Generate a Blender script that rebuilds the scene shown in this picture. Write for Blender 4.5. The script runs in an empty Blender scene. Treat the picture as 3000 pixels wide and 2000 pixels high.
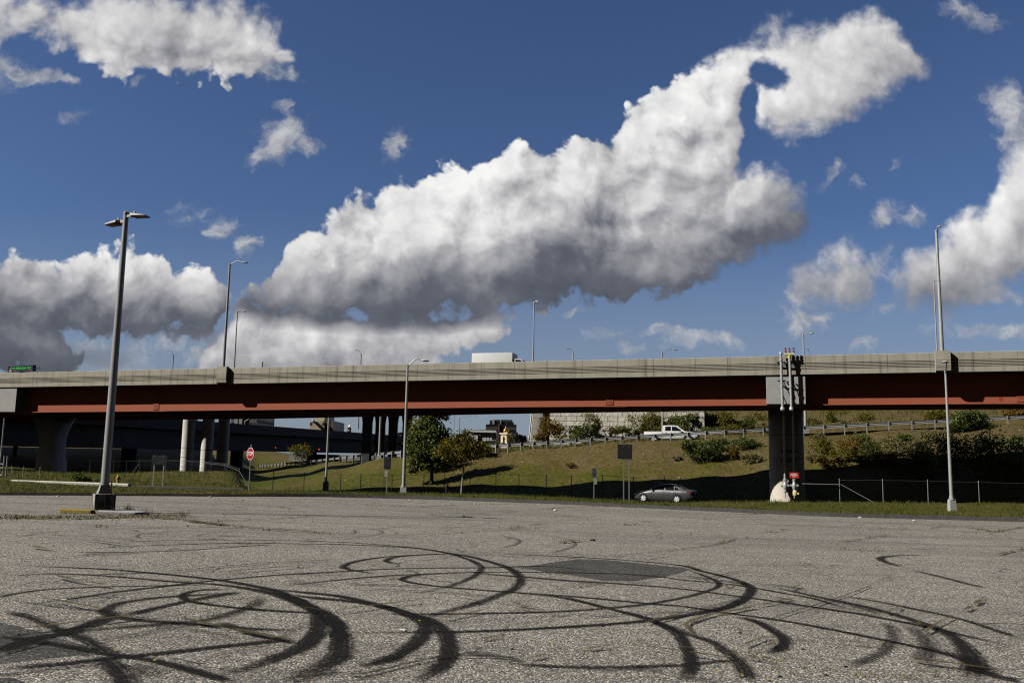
import bpy, bmesh, math, random
from mathutils import Vector, Matrix, Euler, noise as mnoise
random.seed(11)
R = math.radians
scn = bpy.context.scene
COL = scn.collection

# ------------------------------------------------------------------ camera
W0, H0, FPX = 2352.0, 1568.0, 2050.0          # measuring grid of the photograph
PITCH = math.atan(281.0 / FPX)
ROLL = 0.018
_R0 = Vector((1, 0, 0)); _U0 = Vector((0, -math.sin(PITCH), math.cos(PITCH)))
CF = Vector((0, math.cos(PITCH), math.sin(PITCH)))
CR = (math.cos(ROLL) * _R0 + math.sin(ROLL) * _U0)
CU = (math.cos(ROLL) * _U0 - math.sin(ROLL) * _R0)

def ray(x, y):
    return CF * FPX + CR * (x - W0 / 2) - CU * (y - H0 / 2)

def at(x, y, Y):
    """the point seen at (x, y) that stands Y metres in front of the camera"""
    d = ray(x, y)
    return d * (Y / d.y)

def uv(x, y):
    d = ray(x, y)
    return d.x / d.y, d.z / d.y

cam_d = bpy.data.cameras.new("camera")
cam = bpy.data.objects.new("camera", cam_d)
COL.objects.link(cam)
cam_d.sensor_width = 36.0
cam_d.lens = FPX / W0 * 36.0
cam_d.clip_start = 0.1
cam_d.clip_end = 20000
m = Matrix((CR, CU, -CF)).transposed().to_4x4()
cam.matrix_world = m
scn.camera = cam

scn.view_settings.view_transform = 'Standard'
scn.view_settings.look = 'None'
scn.view_settings.exposure = 0.0
scn.view_settings.gamma = 1.0
scn.render.engine = 'CYCLES'
scn.cycles.use_denoising = True
scn.cycles.denoiser = 'OPENIMAGEDENOISE'
scn.cycles.denoising_input_passes = 'RGB_ALBEDO_NORMAL'
scn.cycles.denoising_prefilter = 'NONE'
scn.cycles.transparent_max_bounces = 40
scn.cycles.max_bounces = 6
scn.cycles.diffuse_bounces = 0
scn.cycles.glossy_bounces = 3
scn.cycles.use_adaptive_sampling = True
scn.cycles.adaptive_threshold = 0.012
scn.cycles.pixel_filter_type = 'BLACKMAN_HARRIS'
scn.cycles.filter_width = 1.15

# ------------------------------------------------------------------ node helper
class NT:
    """small expression builder for node trees"""
    def __init__(s, tree):
        s.t = tree
    def node(s, kind, **kw):
        n = s.t.nodes.new(kind)
        for k, v in kw.items():
            setattr(n, k, v)
        return n
    def put(s, sock, v):
        if isinstance(v, (int, float)):
            try:
                sock.default_value = v
            except TypeError:
                sock.default_value = (v,) * len(sock.default_value)
        elif isinstance(v, (tuple, list, Vector)):
            v = tuple(v)
            if len(v) == 3 and len(sock.default_value) == 4:
                v = v + (1.0,)
            sock.default_value = v
        else:
            s.t.links.new(v, sock)
    def math(s, op, a, b=0.0, c=0.0, clamp=False):
        n = s.node('ShaderNodeMath', operation=op, use_clamp=clamp)
        s.put(n.inputs[0], a); s.put(n.inputs[1], b)
        if op in ('SMOOTH_MIN', 'SMOOTH_MAX', 'MULTIPLY_ADD', 'WRAP', 'COMPARE'):
            s.put(n.inputs[2], c)
        return n.outputs[0]
    def add(s, a, b): return s.math('ADD', a, b)
    def sub(s, a, b): return s.math('SUBTRACT', a, b)
    def mul(s, a, b): return s.math('MULTIPLY', a, b)
    def mad(s, a, b, c): return s.math('MULTIPLY_ADD', a, b, c)
    def vec(s, op, a, b=(0, 0, 0), c=(0, 0, 0), scale=None):
        n = s.node('ShaderNodeVectorMath', operation=op)
        s.put(n.inputs[0], a)
        if scale is not None:
            s.put(n.inputs['Scale'], scale)
        else:
            s.put(n.inputs[1], b)
        if op == 'MULTIPLY_ADD':
            s.put(n.inputs[2], c)
        return n.outputs['Value'] if op in ('LENGTH', 'DOT_PRODUCT', 'DISTANCE') else n.outputs[0]
    def step(s, v, lo, hi, a=0.0, b=1.0, smooth=True):
        n = s.node('ShaderNodeMapRange', interpolation_type='SMOOTHSTEP' if smooth else 'LINEAR')
        s.put(n.inputs[0], v); s.put(n.inputs[1], lo); s.put(n.inputs[2], hi); s.put(n.inputs[3], a); s.put(n.inputs[4], b)
        return n.outputs[0]
    def mix(s, f, a, b, mode='MIX'):
        n = s.node('ShaderNodeMix', data_type='RGBA', blend_type=mode)
        s.put(n.inputs[0], f); s.put(n.inputs[6], a); s.put(n.inputs[7], b)
        return n.outputs[2]
    def noise(s, v, scale, detail=4.0, rough=0.5, dims='3D', out='Fac', lac=2.0, dist=0.0):
        n = s.node('ShaderNodeTexNoise', noise_dimensions=dims)
        s.put(n.inputs['Vector'], v); s.put(n.inputs['Scale'], scale); s.put(n.inputs['Detail'], detail)
        s.put(n.inputs['Roughness'], rough); s.put(n.inputs['Lacunarity'], lac); s.put(n.inputs['Distortion'], dist)
        return n.outputs[out]
    def voronoi(s, v, scale, feature='F1', detail=0.0, rough=0.5, out='Distance', smooth=None, dims='3D', rand=1.0):
        n = s.node('ShaderNodeTexVoronoi', voronoi_dimensions=dims, feature=feature)
        s.put(n.inputs['Vector'], v); s.put(n.inputs['Scale'], scale)
        if feature != 'N_SPHERE_RADIUS' and 'Detail' in n.inputs and feature in ('F1', 'F2', 'SMOOTH_F1'):
            s.put(n.inputs['Detail'], detail); s.put(n.inputs['Roughness'], rough)
        if smooth is not None and feature == 'SMOOTH_F1':
            s.put(n.inputs['Smoothness'], smooth)
        s.put(n.inputs['Randomness'], rand)
        return n.outputs[out]
    def ramp(s, f, stops, interp='LINEAR'):
        n = s.node('ShaderNodeValToRGB')
        cr = n.color_ramp
        cr.interpolation = interp
        while len(cr.elements) > 1:
            cr.elements.remove(cr.elements[-1])
        for i, (p, c) in enumerate(stops):
            e = cr.elements[0] if i == 0 else cr.elements.new(p)
            e.position = p
            e.color = tuple(c) + (1.0,) if len(c) == 3 else c
        s.put(n.inputs[0], f)
        return n.outputs[0]
# ------------------------------------------------------------------ sun and sky
SUN_DIR = Vector((1.211, 0.392, -1.0)).normalized()          # the way the light travels
SUN_EL = math.asin(-SUN_DIR.z)
sun_d = bpy.data.lights.new("sun", 'SUN')
sun_d.energy = 4.6
sun_d.angle = R(0.53)
sun_d.color = (1.0, 0.96, 0.89)
sun = bpy.data.objects.new("sun", sun_d)
sun.rotation_euler = SUN_DIR.to_track_quat('-Z', 'Y').to_euler()
sun.location = (-60, -30, 80)
COL.objects.link(sun)

world = bpy.data.worlds.new("World")
scn.world = world
world.use_nodes = True
world.cycles.sampling_method = 'MANUAL'
world.cycles.sample_map_resolution = 512
wt = world.node_tree
wt.nodes.clear()
S = NT(wt)

# cumulus heaps and ragged scraps, as ellipses on the sky (x, y, rx, ry, tilt) in the grid of the photograph
# heaped clouds: upper and lower outline (x, y) in the grid of the photograph
HEAPS = [
 # main heap
 ([(520,720),(540,690),(560,662),(605,640),(632,590),(660,545),(690,520),(745,495),(770,452),(800,438),(860,438),(895,402),(930,384),(962,400),(990,368),(1020,358),
   (1048,370),(1070,400),(1110,380),(1150,350),(1200,334),(1240,340),(1268,352),(1300,314),(1350,296),(1390,300),(1430,300),(1560,330),(1690,352),(1740,362),(1800,384),(1850,425),(1872,490),(1885,600)],
  [(520,690),(540,700),(600,718),(680,738),(780,748),(900,752),(1050,744),(1200,716),(1350,700),(1450,706),(1560,676),(1650,656),(1760,626),(1840,600),(1868,560),(1885,520)], 0.84, 0.080),
 # its upper arm
 ([(1370,420),(1400,310),(1420,282),(1440,240),(1470,220),(1500,188),(1540,170),(1580,136),(1640,118),(1670,78),(1740,60),(1780,42),(1840,40),(1900,36),(1950,18),(2010,12),(2050,25),(2072,62),(2100,98),(2130,138),(2150,158),(2175,200)],
  [(1370,410),(1400,440),(1560,470),(1660,440),(1690,376),(1715,340),(1740,330),(1790,346),(1830,352),(1880,330),(1950,286),(1990,250),(2050,218),(2100,200),(2140,190),(2175,150)], 0.22, 0.05),
 # left heap
 ([(-200,640),(-60,600),(0,600),(40,588),(90,600),(130,628),(160,600),(190,578),(240,578),(290,566),(330,590),(380,612),(420,642),(450,642),(480,632),(505,660),(520,710)],
  [(-200,720),(-60,740),(60,752),(150,746),(220,752),(330,768),(420,768),(480,756),(505,720),(520,690)], 0.72, 0.060, 0.012),
 # grey bank behind, under the main heap
 ([(440,840),(490,770),(540,712),(600,716),(700,728),(800,732),(900,734),(1000,730),(1080,726),(1130,732),(1165,770)],
  [(440,830),(490,860),(540,870),(700,872),(900,862),(1000,832),(1080,796),(1130,772),(1165,740)], 0.40, 0.085, 0.010),
 # dark mass low on the left
 ([(-200,690),(0,712),(80,728),(140,742),(178,768),(172,800),(200,850)],
  [(-200,870),(0,862),(80,858),(140,850),(178,838),(190,820),(200,800)], 0.80, 0.16, 0.012),
 # right heap
 ([(2020,700),(2045,650),(2080,622),(2110,576),(2150,536),(2180,500),(2220,468),(2260,458),(2290,395),(2320,350),(2360,310),(2420,280),(2600,280)],
  [(2020,660),(2045,690),(2100,712),(2180,726),(2240,720),(2300,700),(2352,682),(2420,664),(2600,660)], 0.55, 0.08),
 # grey lump right of the main heap
 ([(1800,660),(1830,600),(1870,560),(1930,545),(1985,560),(2015,600),(2035,650)],
  [(1800,640),(1830,690),(1890,712),(1940,716),(1985,690),(2015,650),(2035,620)], 0.55, 0.06),
 # long bank at the top
 ([(-200,-30),(60,-14),(130,6),(250,-8),(380,-8),(430,22),(500,8),(560,34),(605,80),(640,118),(665,150)],
  [(-200,90),(50,74),(130,95),(200,130),(260,140),(340,122),(420,142),(500,146),(570,158),(610,158),(640,140),(665,120)], 0.18, 0.03, 0.022),
]
HOLE = [(1760,172,36,24,20),(1730,258,15,58,5)]
WISP = [
 (590,70,80,60,40),(640,130,60,30,20),(700,150,50,20,12),(20,150,50,40,0),
 (655,290,92,66,15),(610,350,60,40,-30),(720,330,60,40,0),(640,225,36,30,0),(450,488,74,46,8),(545,525,60,34,25),(604,568,42,34,30),(302,210,36,18,0),(930,322,26,44,0),
 (140,272,60,18,0),(120,170,110,22,12),(2230,45,60,46,20),(2290,225,52,62,10),(2345,310,70,60,-20),(2320,390,50,40,0),(2080,380,60,20,-30),(1890,410,50,24,-40),(1965,445,26,22,0),
 (250,800,110,44,0),(470,822,60,30,0),(330,780,70,30,0),
 (1560,778,190,20,0),(1556,782,50,32,0),(1458,805,36,18,0),(2230,768,150,24,0),(2020,725,60,26,-20),(1868,738,60,30,0),(1985,798,60,18,-10),(1310,722,70,16,-8),
 (2010,590,60,40,-30),(2090,528,44,30,-20),(2245,690,150,28,0),(1900,690,90,34,0),(2030,520,50,26,-30),
]

tc = S.node('ShaderNodeTexCoord').outputs['Generated']
sep = S.node('ShaderNodeSeparateXYZ'); S.put(sep.inputs[0], tc)
ydir = S.math('MAXIMUM', sep.outputs[1], 0.02)
pu = S.math('DIVIDE', sep.outputs[0], ydir)
pv = S.math('DIVIDE', sep.outputs[2], ydir)
cmb = S.node('ShaderNodeCombineXYZ'); S.put(cmb.inputs[0], pu); S.put(cmb.inputs[1], pv)
P = cmb.outputs[0]
front = S.step(sep.outputs[1], 0.15, 0.4)

def ell_union(pvec, lst, k=0.12):
    acc = None
    for (x, y, rx, ry, rot) in lst:
        cu, cv = uv(x, y)
        sx, sy = FPX * 0.985 / rx, FPX * 0.985 / ry
        if abs(rot) < 5:
            d = S.vec('LENGTH', S.vec('MULTIPLY_ADD', pvec, (sx, sy, 0), (-cu * sx, -cv * sy, 0)))
        else:
            an = -R(rot)
            ax, bx = (math.cos(an) * sx, math.sin(an) * sx, 0), (-math.sin(an) * sy, math.cos(an) * sy, 0)
            qa = S.sub(S.vec('DOT_PRODUCT', pvec, ax), cu * ax[0] + cv * ax[1])
            qb = S.sub(S.vec('DOT_PRODUCT', pvec, bx), cu * bx[0] + cv * bx[1])
            d = S.math('SQRT', S.mad(qa, qa, S.mul(qb, qb)))
        acc = d if acc is None else S.math('SMOOTH_MIN', acc, d, k)
    return S.sub(1.0, acc)

U0_, U1_ = uv(-400, 500)[0], uv(2752, 500)[0]
VS = 0.9
def fcurve(pts):
    n = S.node('ShaderNodeFloatCurve')
    c = n.mapping.curves[0]
    q = [((uv(x, y)[0] - U0_) / (U1_ - U0_), uv(x, y)[1] / VS) for x, y in pts]
    n.mapping.use_clip = False
    while len(c.points) < len(q):
        c.points.new(0.5, 0.5)
    for p, (a, b) in zip(c.points, q):
        p.location = (a, b); p.handle_type = 'VECTOR'
    n.mapping.update()
    return n
# slow warp shared by everything
wn = S.noise(P, 11.0, 4.0, 0.55, out='Color')
Pw = S.vec('MULTIPLY_ADD', S.vec('SUBTRACT', wn, (0.5, 0.5, 0.5)), (0.045, 0.040, 0.0), P)

def heap_height(off, want_dark=False):
    q0 = S.vec('ADD', P, off) if off else P
    q = S.vec('ADD', Pw, off) if off else Pw
    sp = S.node('ShaderNodeSeparateXYZ'); S.put(sp.inputs[0], q)
    un = S.mul(S.sub(sp.outputs[0], U0_), 1.0 / (U1_ - U0_)); vn = sp.outputs[1]
    M = None; D = None
    for top, bot, dk, dw, *bias in HEAPS:
        ft = fcurve(top); S.put(ft.inputs[1], un)
        fb_ = fcurve(bot); S.put(fb_.inputs[1], un)
        tt = S.sub(S.mul(ft.outputs[0], VS), vn)
        tb = S.sub(vn, S.mul(fb_.outputs[0], VS))
        mi = S.math('SMOOTH_MIN', tt, tb, 0.02)
        if bias: mi = S.add(mi, bias[0])
        M = mi if M is None else S.math('SMOOTH_MAX', M, mi, 0.012)
        if want_dark:
            di = S.mul(S.mul(S.step(S.mad(S.sub(DN, 0.5), 0.09, tb), dw * 1.7, -0.012), dk), S.step(mi, -0.03, 0.01))
            D = di if D is None else S.math('MAXIMUM', D, di)
    M = S.mul(M, 20.0)                                   # about 100 picture units
    H_ = ell_union(q, HOLE, 0.6)
    M = S.math('SMOOTH_MIN', M, S.add(S.mad(H_, -0.75, 0.05), S.mul(S.sub(S.noise(q0, 13.0, 9.0, 0.64, dims='2D'), 0.5), 1.4)), 0.3)
    Mc = S.math('SMOOTH_MIN', M, 1.3, 0.8)
    vo = S.voronoi(q, 7.5, 'SMOOTH_F1', detail=6.0, rough=0.52, smooth=0.5, dims='2D')
    fb = S.noise(q0, 6.0, 9.0, 0.54, dims='2D')
    rel = S.mad(S.sub(0.42, vo), 1.05, S.mul(S.sub(fb, 0.5), 0.70))
    return Mc, M, rel, fb, D

L2 = Vector((-0.60, 0.80, 0))
DN = S.noise(P, 7.0, 5.0, 0.55, dims='2D')
softside = S.math('MAXIMUM', S.step(pu, 0.18, 0.34), S.step(pv, 0.44, 0.52))
m0, M0, r0, f0, D0 = heap_height(None, True)
m1, M1, r1, f1, _ = heap_height(tuple(L2 * 0.017))
fine = S.sub(S.noise(P, 34.0, 9.0, 0.58, dims='2D'), 0.5)
finev = S.sub(0.40, S.voronoi(Pw, 34.0, 'SMOOTH_F1', detail=3.0, rough=0.5, smooth=0.4, dims='2D'))
edge = S.add(S.mul(fine, S.mad(softside, 0.5, 0.35)), S.mul(finev, S.mad(softside, -0.2, 0.46)))
h0 = S.add(S.add(m0, S.mad(softside, 0.10, 0.27)), S.add(edge, S.mul(r0, S.mad(softside, 0.25, 0.35))))
a_heap = S.step(h0, -0.02, S.mad(softside, 0.52, 0.20))
gain = S.mad(softside, -0.55, 1.0)
relief = S.mul(S.mad(S.sub(m0, m1), 0.55, S.sub(r0, r1)), gain)
lit = S.step(relief, -0.36, 0.27, smooth=False)
big = S.noise(P, 4.5, 4.0, 0.55, dims='2D')
bright = S.mad(lit, 0.50, S.mad(S.sub(big, 0.5), 0.70, 0.54))
bright = S.add(bright, S.mul(S.add(fine, finev), 0.20))
bright = S.mul(bright, S.sub(1.0, D0))
bright = S.mul(bright, S.mad(softside, -0.15, 1.0))
col_h = S.ramp(bright, [(0.0, (0.055, 0.063, 0.085)), (0.2, (0.125, 0.135, 0.165)), (0.5, (0.40, 0.40, 0.42)), (0.8, (0.74, 0.735, 0.735)), (1.0, (0.93, 0.925, 0.92))])
# scraps
Pz = S.vec('MULTIPLY_ADD', S.vec('SUBTRACT', S.noise(P, 7.0, 9.0, 0.62, out='Color'), (0.5, 0.5, 0.5)), (0.16, 0.10, 0.0), P)
MW = ell_union(Pz, WISP, 0.25)
fw = S.noise(Pz, 15.0, 11.0, 0.62, dims='2D')
hw = S.add(S.mad(S.math('MINIMUM', MW, 0.6), 1.0, 0.05), S.mul(S.sub(fw, 0.5), 3.0))
low = S.step(pv, 0.10, 0.17)
a_wisp = S.mul(S.step(hw, 0.0, 1.15), 0.86)
fw2 = S.noise(S.vec('ADD', Pz, tuple(L2 * 0.014)), 15.0, 6.0, 0.6, dims='2D')
lw = S.step(S.sub(fw, fw2), -0.22, 0.22, smooth=False)
dark = S.math('MAXIMUM', 0.0, ell_union(Pw, [(60,800,190,70,0),(760,800,260,40,0),(230,820,120,34,0),(1050,760,220,30,0)], 0.3))
bw = S.mad(lw, 0.62, S.mad(S.sub(big, 0.5), 0.5, 0.18))
bw = S.mul(bw, S.sub(1.0, S.mul(S.step(dark, 0.0, 0.6), 0.62)))
col_w = S.ramp(bw, [(0.0, (0.10, 0.115, 0.16)), (0.4, (0.34, 0.35, 0.385)), (1.0, (0.72, 0.715, 0.71))])

sky = S.node('ShaderNodeTexSky', sky_type='NISHITA')
sky.sun_disc = False
sky.sun_elevation = SUN_EL
sky.sun_rotation = math.atan2(-SUN_DIR.x, -SUN_DIR.y)
sky.altitude = 50
sky.air_density = 1.0
sky.dust_density = 0.6
sky.ozone_density = 2.2
STR = 0.085
skyc = S.mix(1.0, sky.outputs[0], (0.50, 0.60, 0.81), 'MULTIPLY')
inv = 1.0 / STR
def boost(c):
    n = S.vec('SCALE', c, scale=inv)
    return n
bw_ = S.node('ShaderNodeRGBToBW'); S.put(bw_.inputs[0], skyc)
behind = S.vec('SCALE', (0.125, 0.12, 0.112), scale=bw_.outputs[0])  # unseen sky behind the camera, dimmed and greyed to deepen the shade
skyc = S.mix(S.mul(S.step(pv, 0.30, 0.05), 0.58), skyc, (3.1, 3.6, 4.4))
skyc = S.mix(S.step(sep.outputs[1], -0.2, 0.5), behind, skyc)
aw = S.mul(a_wisp, front)
ah = S.mul(a_heap, front)
c1 = S.mix(aw, skyc, boost(col_w))
c2 = S.mix(ah, c1, boost(col_h))
bg = S.node('ShaderNodeBackground')
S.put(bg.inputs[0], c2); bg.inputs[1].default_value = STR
wo = S.node('ShaderNodeOutputWorld')
wt.links.new(bg.outputs[0], wo.inputs[0])
# ------------------------------------------------------------------ mesh helpers
class MB:
    """collects shapes that become one mesh"""
    def __init__(s):
        s.v = []; s.f = []; s.uv = None
    def quad(s, a, b, c, d):
        i = len(s.v); s.v += [tuple(a), tuple(b), tuple(c), tuple(d)]; s.f.append((i, i + 1, i + 2, i + 3)); return s
    def poly(s, pts):
        i = len(s.v); s.v += [tuple(p) for p in pts]; s.f.append(tuple(range(i, i + len(pts)))); return s
    def frame_box(s, o, ax, ay, az, bevel=0.0):
        """box with centre o and half axes ax, ay, az (vectors)"""
        o, ax, ay, az = Vector(o), Vector(ax), Vector(ay), Vector(az)
        if bevel <= 0:
            i = len(s.v)
            for sx, sy, sz in ((-1,-1,-1),(1,-1,-1),(1,1,-1),(-1,1,-1),(-1,-1,1),(1,-1,1),(1,1,1),(-1,1,1)):
                s.v.append(tuple(o + ax * sx + ay * sy + az * sz))
            for q in ((0,3,2,1),(4,5,6,7),(0,1,5,4),(1,2,6,5),(2,3,7,6),(3,0,4,7)):
                s.f.append(tuple(i + k for k in q))
        else:
            bx, by, bz = [max(0.0, 1 - bevel / max(a.length, 1e-6)) for a in (ax, ay, az)]
            bm = bmesh.new()
            bmesh.ops.create_cube(bm, size=2.0)
            for v in bm.verts:
                v.co = o + ax * v.co.x + ay * v.co.y + az * v.co.z
            bmesh.ops.bevel(bm, geom=list(bm.edges), offset=bevel, segments=2, affect='EDGES', profile=0.6)
            s.take(bm)
        return s
    def box(s, c, size, rz=0.0, bevel=0.0, axes=None):
        if axes is None:
            ca, sa = math.cos(rz), math.sin(rz)
            axes = (Vector((ca, sa, 0)), Vector((-sa, ca, 0)), Vector((0, 0, 1)))
        return s.frame_box(c, axes[0] * size[0] / 2, axes[1] * size[1] / 2, axes[2] * size[2] / 2, bevel)
    def take(s, bm):
        bm.verts.ensure_lookup_table()
        bm.verts.index_update()
        i = len(s.v)
        s.v += [tuple(v.co) for v in bm.verts]
        s.f += [tuple(i + v.index for v in f.verts) for f in bm.faces]
        bm.free()
    def tube(s, pts, rad, seg=10, cap=True, flat=1.0):
        pts = [Vector(p) for p in pts]
        n = len(pts)
        if isinstance(rad, (int, float)):
            rad = [rad] * n
        t0 = (pts[1] - pts[0]).normalized()
        ref = Vector((0, 0, 1)) if abs(t0.z) < 0.9 else Vector((1, 0, 0))
        nx = t0.cross(ref).normalized()
        base = len(s.v)
        for k in range(n):
            if k == 0: t = pts[1] - pts[0]
            elif k == n - 1: t = pts[-1] - pts[-2]
            else: t = (pts[k + 1] - pts[k]).normalized() + (pts[k] - pts[k - 1]).normalized()
            t.normalize()
            nx = (nx - t * nx.dot(t))
            if nx.length < 1e-5: nx = t.orthogonal()
            nx.normalize()
            ny = t.cross(nx)
            for j in range(seg):
                a = 2 * math.pi * j / seg
                s.v.append(tuple(pts[k] + nx * math.cos(a) * rad[k] + ny * math.sin(a) * rad[k] * flat))
        for k in range(n - 1):
            for j in range(seg):
                a, b = base + k * seg + j, base + k * seg + (j + 1) % seg
                s.f.append((a, b, b + seg, a + seg))
        if cap:
            s.f.append(tuple(base + j for j in range(seg))[::-1])
            s.f.append(tuple(base + (n - 1) * seg + j for j in range(seg)))
        return s
    def lathe(s, o, prof, seg=16, axis=None, cap=True):
        """profile of (radius, height) turned about a vertical axis at o, or about `axis`"""
        o = Vector(o)
        az = Vector(axis).normalized() if axis is not None else Vector((0, 0, 1))
        ax = az.orthogonal().normalized() if axis is not None else Vector((1, 0, 0))
        ay = az.cross(ax)
        base = len(s.v)
        for r, h in prof:
            for j in range(seg):
                a = 2 * math.pi * j / seg
                s.v.append(tuple(o + az * h + (ax * math.cos(a) + ay * math.sin(a)) * r))
        for k in range(len(prof) - 1):
            for j in range(seg):
                a, b = base + k * seg + j, base + k * seg + (j + 1) % seg
                s.f.append((a, b, b + seg, a + seg))
        if cap:
            s.f.append(tuple(base + j for j in range(seg))[::-1])
            s.f.append(tuple(base + (len(prof) - 1) * seg + j for j in range(seg)))
        return s
    def extrude_poly(s, pts2, o, ax, ay, an, thick, bevel=0.0, seg=2):
        """flat outline pts2 in the (ax, ay) frame at o, given thickness along an"""
        o, ax, ay, an = Vector(o), Vector(ax), Vector(ay), Vector(an)
        bm = bmesh.new()
        vs = [bm.verts.new(o + ax * p[0] + ay * p[1] - an * thick / 2) for p in pts2]
        f = bm.faces.new(vs)
        r = bmesh.ops.extrude_face_region(bm, geom=[f])
        for v in [g for g in r['geom'] if isinstance(g, bmesh.types.BMVert)]:
            v.co += an * thick
        bmesh.ops.recalc_face_normals(bm, faces=bm.faces)
        if bevel > 0:
            bmesh.ops.bevel(bm, geom=list(bm.edges), offset=bevel, segments=seg, affect='EDGES', profile=0.6)
        s.take(bm)
        return s
    def loft(s, rings, close=True, cap=True):
        base = len(s.v); n = len(rings[0])
        for r in rings:
            s.v += [tuple(p) for p in r]
        for k in range(len(rings) - 1):
            for j in range(n if close else n - 1):
                a, b = base + k * n + j, base + k * n + (j + 1) % n
                s.f.append((a, b, b + n, a + n))
        if cap and close:
            s.f.append(tuple(base + j for j in range(n))[::-1])
            s.f.append(tuple(base + (len(rings) - 1) * n + j for j in range(n)))
        return s
    def build(s, name, mat, parent=None, smooth=False, origin=None, recalc=True):
        me = bpy.data.meshes.new(name)
        o0 = Vector(origin) if origin is not None else Vector((0, 0, 0))
        if parent is not None and origin is None:
            o0 = Vector(parent.get('_o', (0, 0, 0)))
        me.from_pydata([tuple(Vector(v) - o0) for v in s.v], [], s.f)
        if recalc:
            bm = bmesh.new(); bm.from_mesh(me)
            bmesh.ops.recalc_face_normals(bm, faces=bm.faces)
            bm.to_mesh(me); bm.free()
        if s.uv is not None:
            lay = me.uv_layers.new(name="UVMap")
            for li, l in enumerate(me.loops):
                lay.data[li].uv = s.uv[l.vertex_index]
        me.materials.append(mat)
        if smooth:
            me.polygons.foreach_set('use_smooth', [True] * len(me.polygons))
            if smooth is not True:
                me.set_sharp_from_angle(angle=R(smooth))
        me.update()
        ob = bpy.data.objects.new(name, me)
        COL.objects.link(ob)
        if parent is not None:
            ob.parent = parent
        elif origin is not None:
            ob.location = o0
        return ob

def tag(o, label=None, cat=None, group=None, kind=None):
    if label: o['label'] = label
    if cat: o['category'] = cat
    if group: o['group'] = group
    if kind: o['kind'] = kind
    return o

def thing(name, label, cat, loc=(0, 0, 0), rz=0.0, group=None):
    o = bpy.data.objects.new(name, None)
    o.empty_display_size = 0.3
    COL.objects.link(o)
    o.location = loc
    o.rotation_euler = (0, 0, rz)
    return tag(o, label, cat, group)

def copy_thing(src, loc=None, rz=None, label=None, group=None, scale=None):
    r = src.copy(); COL.objects.link(r)
    if loc is not None: r.location = loc
    if rz is not None: r.rotation_euler = (0, 0, rz)
    if scale is not None: r.scale = (scale,) * 3 if isinstance(scale, (int, float)) else scale
    if label: r['label'] = label
    if group: r['group'] = group
    def kids(a, b):
        for ch in list(a.children):
            c = ch.copy(); COL.objects.link(c); c.parent = b
            kids(ch, c)
    kids(src, r)
    return r

# ------------------------------------------------------------------ materials
def new_mat(name):
    m = bpy.data.materials.new(name)
    m.use_nodes = True
    t = m.node_tree
    t.nodes.clear()
    n = NT(t)
    b = n.node('ShaderNodeBsdfPrincipled')
    o = n.node('ShaderNodeOutputMaterial')
    t.links.new(b.outputs[0], o.inputs[0])
    n.bsdf = b; n.out = o; n.m = m
    n.obj = n.node('ShaderNodeTexCoord').outputs['Object']
    n.pos = n.node('ShaderNodeNewGeometry').outputs['Position']
    return n

def simple(name, col, rough=0.6, metal=0.0, var=0.15, scale=3.0, bump=0.0, spec=0.4, coat=0.0, dirt=None):
    n = new_mat(name)
    f = n.noise(n.pos, scale, 6.0, 0.6)
    k = n.mad(n.sub(f, 0.5), 2.0 * var, 1.0)
    c = n.vec('SCALE', tuple(col), scale=k)
    if dirt is not None:
        f2 = n.step(n.noise(n.pos, scale * 2.7, 8.0, 0.65), 0.48, 0.72)
        c = n.mix(n.mul(f2, dirt[1]), c, dirt[0])
    n.put(n.bsdf.inputs['Base Color'], c)
    n.put(n.bsdf.inputs['Roughness'], n.mad(n.sub(f, 0.5), min(0.25, rough), rough))
    n.bsdf.inputs['Metallic'].default_value = metal
    n.bsdf.inputs['Specular IOR Level'].default_value = spec
    if coat:
        n.bsdf.inputs['Coat Weight'].default_value = coat
        n.bsdf.inputs['Coat Roughness'].default_value = 0.04
    if bump:
        bn = n.node('ShaderNodeBump')
        bn.inputs['Strength'].default_value = bump
        bn.inputs['Distance'].default_value = 0.02
        n.put(bn.inputs['Height'], n.noise(n.pos, scale * 8, 8.0, 0.65))
        n.put(n.bsdf.inputs['Normal'], bn.outputs[0])
    return n.m

def glow(name, col, strength):
    n = new_mat(name)
    n.put(n.bsdf.inputs['Base Color'], col)
    n.put(n.bsdf.inputs['Emission Color'], col)
    n.bsdf.inputs['Emission Strength'].default_value = strength
    return n.m

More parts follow.
